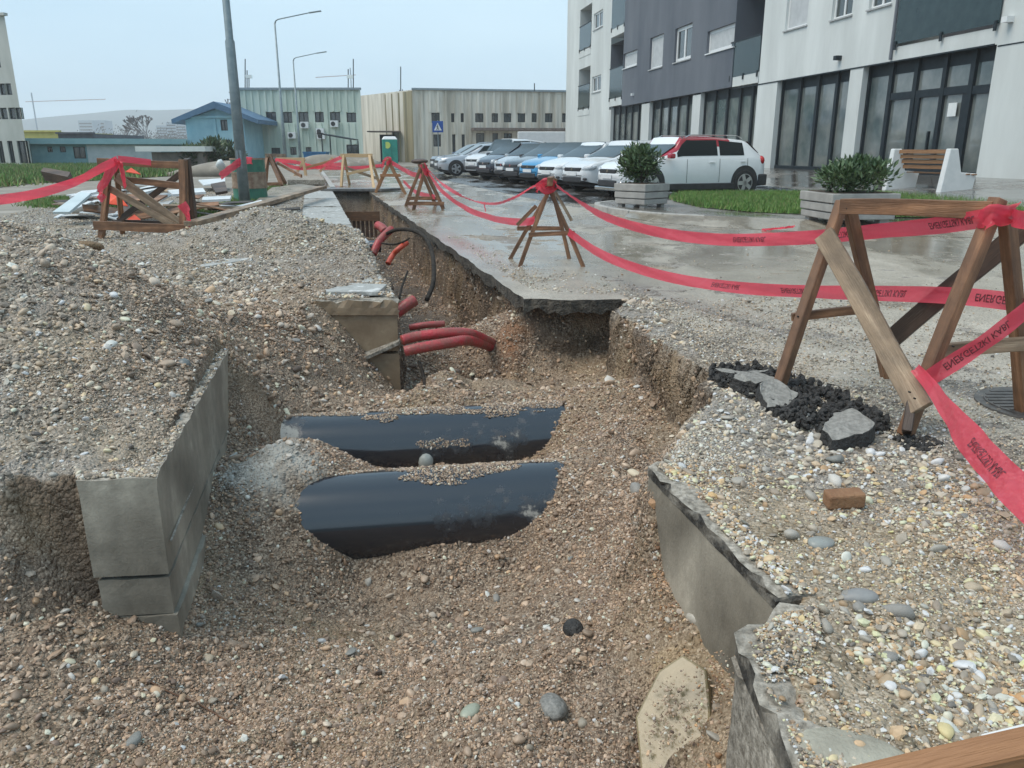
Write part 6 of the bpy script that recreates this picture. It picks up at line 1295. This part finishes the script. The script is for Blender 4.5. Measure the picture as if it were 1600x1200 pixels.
A3, B3 = D(95, 240, 88), D(150, 240, 88); T3, _, _ = block('dark_roofed_shed', A3, B3, 0, D(100, 209, 88).z, 12, mat('dark_roof', (.05, .06, .08), (.09, .10, .12), 2, .8), 'dark roofed shed right of the yellow hall', 'shed')
# left office block
A4, B4 = (-62, 66), D(46, 258, 60); OFW = mat('office_render', (.40, .415, .385), (.48, .49, .46), 1, .85, 0, stretch=(1, 1, .3))
zz = 60; wn = []
def aw(u): return (Vector(B4[:2]) - Vector(A4)).length - (46 - u) / FPX * 60 * 1.0
Lz = (Vector(B4[:2]) - Vector(A4)).length
for (v0, v1, us) in [(50, 67, (-9, 4)), (88, 105, (-17, -2, 10)), (130, 148, (-24, -8, 9, 19)), (168, 186, (-28, -12, 1, 16, 27))]:
    for u in us: x = aw(u + 2 + (v0 - 50) * .06); wn.append((x, x + (.55 if u > 6 else .6), D(20, v1, zz).z, D(20, v0, zz).z, 1))
for u, w_ in ((-26, .5), (-10, .5), (9, .45), (26, .95)): x = aw(u + 4); wn.append((x, x + w_, D(20, 255, zz).z, D(20, 220, zz).z, 2))
T4, f4_, L4 = block('office_block', A4, B4, 0, D(8, 24, 60).z, 12, OFW, 'off-white five-storey office block cut by the left edge', 'office block', wn, roofm=OFW, sr=13)
# container between halls, blue skip, containers
T = empty('pale_blue_hall', D(590, 250, 100), 'pale blue hall with a flat roof glimpsed between the green and beige halls', 'building'); q = MB(); a, c = D(560, 250, 100), D(625, 250, 100); q.box(((a.x + c.x) / 2, 104, 2.5), (c.x - a.x, 8, D(590, 193, 100).z)); 
for k in range(9): q.box((a.x + .4 + k * .6, 99.98, 2.5), (.12, .1, 4.8))
q.build('wall', mat('paleblue_wall', (.30, .42, .50), (.36, .48, .55), 2, .7), T)
T = empty('skip', D(495, 251, 62), 'small blue skip in front of the green hall', 'skip'); q = MB(); p = wloc(T); q.box((p.x, p.y, .7), (1.5, 1.2, .7), taper=1.12); q.build('body', mat('skip_blue', (.02, .11, .25), (.03, .16, .33), 4, .5), T); q = MB(); q.box((p.x, p.y, 1.07), (1.75, 1.4, .07)); q.build('rim', MATS['skip_blue'], T)
T = empty('carport', D(525, 252, 66), 'thin metal carport frame in front of the green hall', 'carport'); q = MB(); a, c = D(505, 250, 66), D(550, 250, 66); a.z = c.z = 0
for p, hh in ((a, 2.4), (c, 2.0), (a + Vector((0, 3, 0)), 2.4), (c + Vector((0, 3, 0)), 2.0)): q.beam(p, p + Vector((0, 0, hh)), .08, .08, up=(0, 1, 0))
q.build('post', FRD, T); q = MB(); q.beam(a + Vector((0, 1.5, 2.45)), c + Vector((0, 1.5, 2.05)), 3.4, .08); q.build('roof', FRD, T)
# portable toilet
T = empty('portable_toilet', Vector((D(610, 252, 70).x, 70, 0)), 'green portable toilet with a white domed roof at the end of the road', 'portable toilet'); p = wloc(T)
q = MB(); q.box(p + Vector((0, 0, 1.05)), (1.25, 1.2, 2.1), Matrix.Rotation(.2, 3, 'Z')); q.build('cabin', mat('toilet_green', (.01, .22, .17), (.015, .28, .22), 3, .4), T, bevel=.05)
q = MB(); q.box(p + Vector((0, 0, 2.2)), (1.3, 1.25, .26), Matrix.Rotation(.2, 3, 'Z'), taper=.72); q.build('roof', FRW, T, bevel=.06)
q = MB(); q.box(p + Vector((-.12, -.68, 1.0)), (.72, .05, 1.75), Matrix.Rotation(.2, 3, 'Z')); q.build('door', MATS['toilet_green'], T, bevel=.02)
q = MB(); q.tube([p + Vector((-.1, -.71, 1.62)), p + Vector((-.1, -.73, 1.62))], .27, 20); q.build('sign_patch', mat('yellow_patch', (.45, .55, .12), (.5, .6, .15), 3, .5), T)
# pedestrian crossing sign
T = empty('crossing_sign', Vector((D(685, 250, 52).x, 52, 0)), 'blue pedestrian crossing sign on a pole before the beige hall', 'road sign'); p = wloc(T); c = D(684, 198, 52)
q = MB(); q.tube([Vector((c.x, 52.05, 0)), Vector((c.x, 52.05, c.z + .4))], .03, 8); q.build('pole', PG, T)
q = MB(); q.box(c, (.68, .03, .68)); q.build('plate', mat('sign_blue', (.01, .06, .28), (.015, .08, .33), 3, .4), T, bevel=.01)
q = MB(); q.add([(c.x - .25, 51.98, c.z - .22), (c.x + .25, 51.98, c.z - .22), (c.x, 51.98, c.z + .24)], [(0, 1, 2)]); q.build('white_triangle', FRW, T)
q = MB(); y_ = 51.972; q.box((c.x, y_, c.z + .10), (.055, .006, .055)); q.beam((c.x, y_, c.z + .06), (c.x, y_, c.z - .05), .006, .05, up=(1, 0, 0)); q.beam((c.x, y_, c.z - .04), (c.x - .08, y_, c.z - .19), .006, .035, up=(1, 0, 0)); q.beam((c.x, y_, c.z - .04), (c.x + .07, y_, c.z - .19), .006, .035, up=(1, 0, 0)); q.beam((c.x, y_, c.z + .05), (c.x - .09, y_, c.z - .03), .006, .03, up=(1, 0, 0)); q.build('walking_figure', BLK, T)
# white van roof behind the cars
T = empty('delivery_van', Vector((D(845, 250, 60).x, 60, 0)), 'white box van behind the parked cars before the beige hall', 'van'); p = wloc(T); tz = D(845, 206, 60).z
q = MB(); q.box(p + Vector((0, 0, (tz + .5) / 2)), (3.4, 2, tz - .5)); q.build('cargo_box', FRW, T, bevel=.05); q = MB(); q.box(p + Vector((-2.3, 0, 1.2)), (1.3, 1.9, 1.6)); q.build('cab', FRW, T, bevel=.15)
q = MB()
for x in (-2.3, 1.0): q.tube([p + Vector((x, -1.02, .38)), p + Vector((x, -.8, .38))], .38, 18)
q.build('wheel', TYM, T)
# far towers, city blocks, hills, cranes
FT = mat('far_tower', (.24, .30, .36), (.32, .38, .43), 6, .8)
for (u0, u1, v, yy, lab) in [(128, 144, 188, 620, 'left one of two pale blue twin towers on the horizon'), (146, 163, 188, 640, 'right one of two pale blue twin towers on the horizon'), (264, 275, 191, 520, 'grey slab block on the horizon left of the blue building'), (248, 262, 196, 560, 'pale low block on the horizon beside the bare tree'), (278, 290, 194, 500, 'grey block on the horizon hidden partly by the blue building')]:
    a, c = D(u0, 232, yy), D(u1, v, yy); T = empty('tower_block', (a.x, yy, 0), lab, 'tower block'); q = MB(); q.box(((a.x + c.x) / 2, yy + 6, c.z / 2), (c.x - a.x, 12, c.z)); q.build('wall', FT, T)
    q = MB(); nf = 9
    for k in range(nf): q.box(((a.x + c.x) / 2, yy - .1, c.z * (k + 1) / (nf + 1)), ((c.x - a.x) * .86, .2, c.z / nf * .35))
    q.build('window_band', GD, T)
for nm, y0, hgt, c_, seed, x0, x1 in (('hills', 1150, 58, (.045, .075, .085), 5, -1400, 400), ('hills', 800, 24, (.06, .075, .075), 8, -1000, 300)):
    xs = np.linspace(x0, x1, 160); q = MB()
    for i, x in enumerate(xs):
        e = hgt * (.55 + .45 * math.sin((x - x0) / (x1 - x0) * math.pi) ** .5) * (1 + .45 * float(fbm(np.array([x]), np.array([0.]), .0022, 4, seed)[0])) * max(0.05, min(1, (x1 - x) / 900))
        q.v += [(x, y0, -.9), (x, y0 + 80, e * .6), (x, y0 + 200, e), (x, y0 + 400, -.9)]
    for i in range(len(xs) - 1):
        for k in range(3): q.f.append((i * 4 + k, (i + 1) * 4 + k, (i + 1) * 4 + k + 1, i * 4 + k + 1)); q.mi.append(0)
    o = q.build(nm, mat('hill_green_%d' % seed, c_, tuple(x * 1.3 for x in c_), .01, .9), smooth=True); tag(o, 'low wooded hills fading into the haze', None, None, 'structure')
for (u, v, uu, yy, lab) in [(45, 158, 165, 420, 'faint tower crane beside the office block'), (498, 120, 556, 400, 'faint tower crane over the green hall')]:
    a = D(u + (6 if u < 100 else 50), v, yy); T = empty('tower_crane', (a.x, yy, 0), lab, 'crane'); q = MB(); q.beam((a.x, yy, 0), (a.x, yy, a.z + 4), .45, .45, up=(0, 1, 0)); q.build('mast', FT, T)
    e0, e1 = D(u - 5, v + 1, yy), D(uu, v - 3, yy); q = MB(); q.beam(e0, e1, .3, .3); q.build('jib', mat('crane_red', (.35, .20, .18), (.4, .3, .28), 3, .6), T)
# ================================================================ STREET FURNITURE: planters, bench
PLC = mat('planter_concrete', (.27, .265, .25), (.36, .35, .33), 5, .8, .4, 90, bdist=.004)
def leafy(name, c, r3, n, size, m, seed, parent, lobes=6):
    rr = random.Random(seed); q = MB(); cs = [Vector((rr.uniform(-.55, .55), rr.uniform(-.55, .55), rr.uniform(-.2, .6))) for _ in range(lobes)]
    for _ in range(n):
        k = rr.choice(cs); d = Vector((rr.gauss(0, 1), rr.gauss(0, 1), rr.gauss(0, 1))).normalized() * rr.uniform(.25, .62) ** .8; p = k + d
        p = Vector((p.x * r3[0], p.y * r3[1], max(-.75, p.z) * r3[2])) + Vector(c); s = size * rr.uniform(.6, 1.3)
        dr = (d + Vector((rr.uniform(-.6, .6), rr.uniform(-.6, .6), rr.uniform(0, .9)))).normalized(); sd_ = dr.cross(Vector((rr.uniform(-1, 1), rr.uniform(-1, 1), 1))).normalized(); up = dr.cross(sd_)
        q.add([p, p + dr * s * .5 + sd_ * s * .2 + up * s * .05, p + dr * s, p + dr * s * .5 - sd_ * s * .2 + up * s * .05], [(0, 1, 2, 3)], rr.randrange(2))
    o = q.build(name, m, parent); tag(o, None, None, None, 'stuff'); return o
LF1 = mat('laurel_leaf', (.025, .055, .022), (.06, .11, .04), 3, .35); LF2 = mat('laurel_leaf_light', (.07, .12, .05), (.13, .19, .09), 3, .4)
def planter(loc, w_, h, rz, label, hs, rs, seed):
    T = empty('planter', loc, label, 'planter'); b = Vector(loc); Rz = Matrix.Rotation(rz, 3, 'Z')
    for k, (z0, z1, s) in enumerate([(.06, h * .36, .97), (h * .36 + .012, h * .66, 1.0), (h * .66 + .012, h, 1.03)]):
        q = MB(); q.box(b + Vector((0, 0, (z0 + z1) / 2)), (w_ * s, w_ * s, z1 - z0), Rz); q.build('concrete_ring', PLC, T, bevel=.015)
    q = MB()
    for sx_, sy_ in ((-1, -1), (1, -1), (1, 1), (-1, 1)): q.box(b + Rz @ Vector((sx_ * w_ * .36, sy_ * w_ * .36, .03)), (w_ * .14, w_ * .14, .06), Rz)
    q.build('foot', PLC, T)
    q = MB(); q.box(b + Vector((0, 0, h + .004)), (w_ * .86, w_ * .86, .01), Rz); q.build('soil', mat('soil', (.05, .035, .025), (.09, .06, .04), 20, .9), T)
    S = empty('laurel_bush', b + Vector((0, 0, h)), label.replace('square concrete planter', 'dark green laurel bush growing in the planter'), 'bush'); q = MB(); rr = random.Random(seed)
    for _ in range(14): e = Vector((rr.uniform(-1, 1) * rs * .8, rr.uniform(-1, 1) * rs * .8, hs * rr.uniform(.5, .95))); q.tube([b + Vector((0, 0, h)), b + Vector((0, 0, h)) + e * .5 + Vector((rr.uniform(-.05, .05), 0, .03)), b + Vector((0, 0, h)) + e], [.012, .008, .004], 5)
    q.build('stem', WDK, S); leafy('foliage', b + Vector((0, 0, h + hs * .45)), (rs, rs, hs * .62), 2600, .105, [LF1, LF2], seed, S, 9); return S
s1 = planter(G(1007, 325, .1) + Vector((0, .45, 0)), .78, .46, R(43), 'square concrete planter at the tip of the pavement beside the car row', .64, .40, 3); s1['label'] = 'dark green laurel bush in the planter in front of the red-roofed SUV'
s2 = planter(G(1352, 352, .1) + Vector((0, .75, 0)), 1.08, .46, R(6), 'square concrete planter partly hidden behind the nearest barricade', .46, .56, 4); s2['label'] = 'broad dark green laurel bush above the nearest barricade'
bc = empty('bench', G(1448, 300, .17), 'bench with white concrete sides and brown wooden slats before the shop door', 'bench'); bp = wloc(bc)
def bench_side(u0, yy, parent):
    # stepped concrete end: tall back, low seat front (to the right)
    x0 = D(u0, 290, yy).x; z0 = .16; q = MB(); prof = [(0, 0), (.86, 0), (.92, .50), (.50, .53), (.33, 1.08), (.12, 1.08), (0, 0)]
    n = 6; P = [Vector((x0 + a, yy + a * .18, z0 + b)) for a, b in prof[:n]]; P2 = [p + Vector((-.03, .16, 0)) for p in P]
    q.add(P + P2, [tuple(range(n)), tuple(range(2 * n - 1, n - 1, -1))] + [(i, n + i, n + (i + 1) % n, (i + 1) % n) for i in range(n)]); q.build('side', FRW, parent, bevel=.02)
yb1, yb2 = 19.6, 21.3
bench_side(1470, yb1, bc); bench_side(1384, yb2, bc)
pa, pb = D(1392, 290, yb2), D(1475, 290, yb1)
SLT = wood('bench_slat', (.20, .10, .045), (.34, .18, .085), None, .5)
for k, (dx, z) in enumerate([(.18, 1.17), (.23, 1.05), (.28, .93), (.33, .80), (.48, .66), (.66, .65), (.82, .64)]):
    board('slat', Vector((pa.x + dx - .05, yb2 + .06, z)), Vector((pb.x + dx - .05, yb1 + .10, z)), .025 if k < 4 else .11, .095 if k < 4 else .03, SLT, bc)
# ================================================================ GRASS, SHRUBS, TREES
def grass(name, n, place, h, w_, cols, label, seed):
    rr = np.random.default_rng(seed); P = place(rr, n); n = len(P); a = rr.uniform(0, 6.28, n); hh = h * rr.uniform(.45, 1.3, n); ln = rr.normal(0, .35, (n, 2)) * hh[:, None]
    dx = np.stack([np.cos(a), np.sin(a)], -1) * w_ / 2; v = np.zeros((n, 3, 3)); v[:, 0, :2] = P[:, :2] - dx; v[:, 1, :2] = P[:, :2] + dx; v[:, 0, 2] = v[:, 1, 2] = P[:, 2]; v[:, 2, :2] = P[:, :2] + ln; v[:, 2, 2] = P[:, 2] + hh
    me = bpy.data.meshes.new(name); me.vertices.add(n * 3); me.vertices.foreach_set('co', v.astype('f4').ravel()); me.loops.add(n * 3); me.loops.foreach_set('vertex_index', np.arange(n * 3, dtype='i4')); me.polygons.add(n); me.polygons.foreach_set('loop_start', np.arange(0, n * 3, 3, dtype='i4')); me.update(calc_edges=True)
    for m in cols: me.materials.append(m)
    me.polygons.foreach_set('material_index', rr.integers(0, len(cols), n).astype('i4')); o = bpy.data.objects.new(name, me); C.objects.link(o); return tag(o, label, None, None, 'stuff')
g1 = mat('grass_a', (.05, .13, .02), (.09, .20, .035), 2, .6); g2 = mat('grass_b', (.10, .22, .04), (.16, .29, .06), 2, .6); g3 = mat('grass_dry', (.16, .17, .06), (.24, .24, .10), 2, .7)
def inpoly(x, y, poly):
    c = np.zeros(x.shape, bool); n = len(poly)
    for i in range(n):
        (ax, ay), (bx, by) = poly[i], poly[(i + 1) % n]; c ^= ((ay > y) != (by > y)) & (x < (bx - ax) * (y - ay) / ((by - ay) or 1e-9) + ax)
    return c
def pp(poly, z, ragged=.15):
    xs = [p[0] for p in poly]; ys = [p[1] for p in poly]
    def f(rr, n):
        x = rr.uniform(min(xs), max(xs), n * 2); y = rr.uniform(min(ys), max(ys), n * 2); ok = inpoly(x + rr.normal(0, ragged, n * 2), y + rr.normal(0, ragged, n * 2), poly); x, y = x[ok][:n], y[ok][:n]; return np.stack([x, y, np.full(len(x), z)], -1)
    return f
lawn = [tuple(G(u, v, .14)[:2]) for u, v in [(1052, 312), (1100, 322), (1180, 329), (1300, 334), (1420, 337), (1560, 337), (1640, 335), (1640, 306), (1520, 302), (1180, 300), (1060, 301)]]
sheet('lawn', lawn, .115, mat('turf', (.05, .085, .025), (.10, .13, .05), 4, .9, .8, 40, bdist=.02), 0, 'grass bed soil of the lawn on the pavement')
grass('grass', 70000, pp(lawn, .115, .10), .10, .018, [g1, g2, g1, g2, g3], 'bright green grass of the lawn between planters and cars', 1)
left_g = [tuple(G(u, v)[:2]) for u, v in [(-160, 292), (0, 293), (60, 286), (120, 284), (220, 278), (330, 272), (345, 258), (200, 256), (40, 257), (-160, 257)]]
sheet('grass_field', left_g, .02, mat('turf_left', (.06, .09, .03), (.13, .15, .07), 1.5, .9, .8, 20, bdist=.02), 0, 'grass field between the gravel yard and the sheds')
grass('grass', 60000, pp(left_g, .02, .5), .30, .08, [g1, g2, g3, g3, g1], 'rough grass before the sheds at the left', 2)
for i, (px_, n, h) in enumerate([([(352, 322), (372, 330), (420, 316), (460, 300), (440, 290), (400, 296), (370, 308)], 9000, .10), ([(300, 345), (345, 338), (360, 325), (330, 326), (300, 335)], 3500, .10), ([(40, 322), (90, 326), (120, 322), (110, 308), (60, 312)], 4000, .10), ([(160, 330), (290, 338), (300, 325), (170, 322)], 5000, .1)]):
    pl = [tuple(G(u, v)[:2]) for u, v in px_]; grass('grass', n, pp(pl, .0, .12), h, .022, [g1, g2, g3], ['grass tufts round the foot of the lamp post', 'grass behind the right post of the big barricade', 'grass tufts left of the rubbish heap', 'grass under the rubbish heap'][i], 10 + i)
def bare_tree(base, h, seed, label, m, spread=.5, lv=6):
    rr = random.Random(seed); T = empty('bare_tree', base, label, 'tree'); tr = MB(); br = MB()
    def grow(p, d, l, r, k):
        pts = [p]; rs = [r]
        for i in range(3): d = (d + Vector((rr.gauss(0, .12), rr.gauss(0, .12), rr.gauss(.03, .06)))).normalized(); p = p + d * l / 3; pts.append(p); rs.append(max(.045, r * (1 - .13 * (i + 1))))
        (tr if k == lv else br).tube(pts, rs, 6 if k > lv - 2 else 4, cap=False)
        if k <= 0: return
        for _ in range(3 if k > 1 else 4):
            a = Vector((rr.gauss(0, 1), rr.gauss(0, 1), rr.gauss(.25, .6))).normalized(); grow(p, (d + a * spread * rr.uniform(.6, 1.3)).normalized(), l * rr.uniform(.6, .82), rs[-1] * .68, k - 1)
    grow(Vector(base), Vector((0, 0, 1)), h * .28, h * .028, lv); tr.build('trunk', m, T); br.build('crown', m, T); return T
BRK = mat('bark_far', (.13, .12, .125), (.19, .175, .18), 3, .9)
for (u, v, yy, h, sd_, lab, lv) in [(597, 250, 108, 10.5, 3, 'tall bare tree between the green and beige halls', 5), (622, 250, 112, 9.5, 9, 'smaller bare tree just left of the beige hall', 5), (246, 250, 150, 9.5, 5, 'bare tree beyond the teal shed', 5), (204, 250, 170, 8, 6, 'small bare tree over the middle of the teal shed', 4), (376, 250, 86, 8.5, 7, 'bare tree peeping between the blue building and the green hall', 4)]:
    p = D(u, v, yy); bare_tree((p.x, yy, 0), h, sd_, lab, BRK, .55, lv)
rr = random.Random(4)
q = MB()
for i in range(16):
    p = D(165 + i * 8.5 + rr.uniform(-4, 4), 240, 260 + rr.uniform(-20, 40)); 
    for _ in range(520): a = Vector((rr.gauss(0, 4.5), rr.gauss(0, 3), abs(rr.gauss(0, 2.6)))); s = .45; q.add([Vector((p.x, p.y, 0)) + a, Vector((p.x, p.y, 0)) + a + Vector((s, 0, .3)), Vector((p.x, p.y, 0)) + a + Vector((.2, 0, s))], [(0, 1, 2)])
o = q.build('woods', mat('far_woods', (.12, .12, .12), (.17, .165, .16), .3, .9)); tag(o, 'grey leafless wood on the horizon behind the sheds', None, None, 'stuff')
for (u, v, yy, r, h, lab, sd_) in [(351, 250, 50, 1.2, 1.5, 'dark green bush in front of the blue building', 3), (318, 252, 47, 1.0, 1.5, 'scrubby bush beside the shack', 4)]:
    p = D(u, v, yy); T = empty('bush', (p.x, yy, 0), lab, 'bush'); leafy('foliage', (p.x, yy, h * .5), (r, r, h * .6), 1500, .35, [LF1, mat('bush_leaf', (.07, .10, .05), (.11, .14, .07), 2, .6)], sd_, T); q = MB(); q.tube([(p.x, yy, 0), (p.x, yy, h * .5)], .06, 6); q.build('stem', WDK, T)
# spoil heaps and rubble at the far end of the road
for i, (u, v, yy, s, lab) in enumerate([(340, 255, 40, (3.2, 1.5, .75), 'brown spoil heap beyond the drum'), (515, 252, 54, (2.2, 1.0, .8), 'brown earth heap at the far end of the left bank'), (556, 252, 58, (2.0, 1.0, .6), 'low earth heap beside the toilet')]):
    p = D(u, v, yy); o = blob('spoil_heap', (p.x, yy, .1), s, fg, 80 + i, .35, 4); tag(o, lab, 'spoil heap')
# ================================================================ HAZE
hz = MB(); hz.box((0, 10, 47.9), (4000, 4000, 100)); HZ = bpy.data.materials.new('haze_air'); HZ.use_nodes = True; n = HZ.node_tree; n.nodes.clear(); o_ = n.nodes.new('ShaderNodeOutputMaterial'); pv = n.nodes.new('ShaderNodeVolumePrincipled'); pv.inputs['Density'].default_value = .00065; pv.inputs['Color'].default_value = (.97, .985, 1, 1); n.links.new(pv.outputs[0], o_.inputs['Volume'])
ho = hz.build('haze', HZ); tag(ho, 'thin grey-blue air haze over the whole place', None, None, 'stuff')
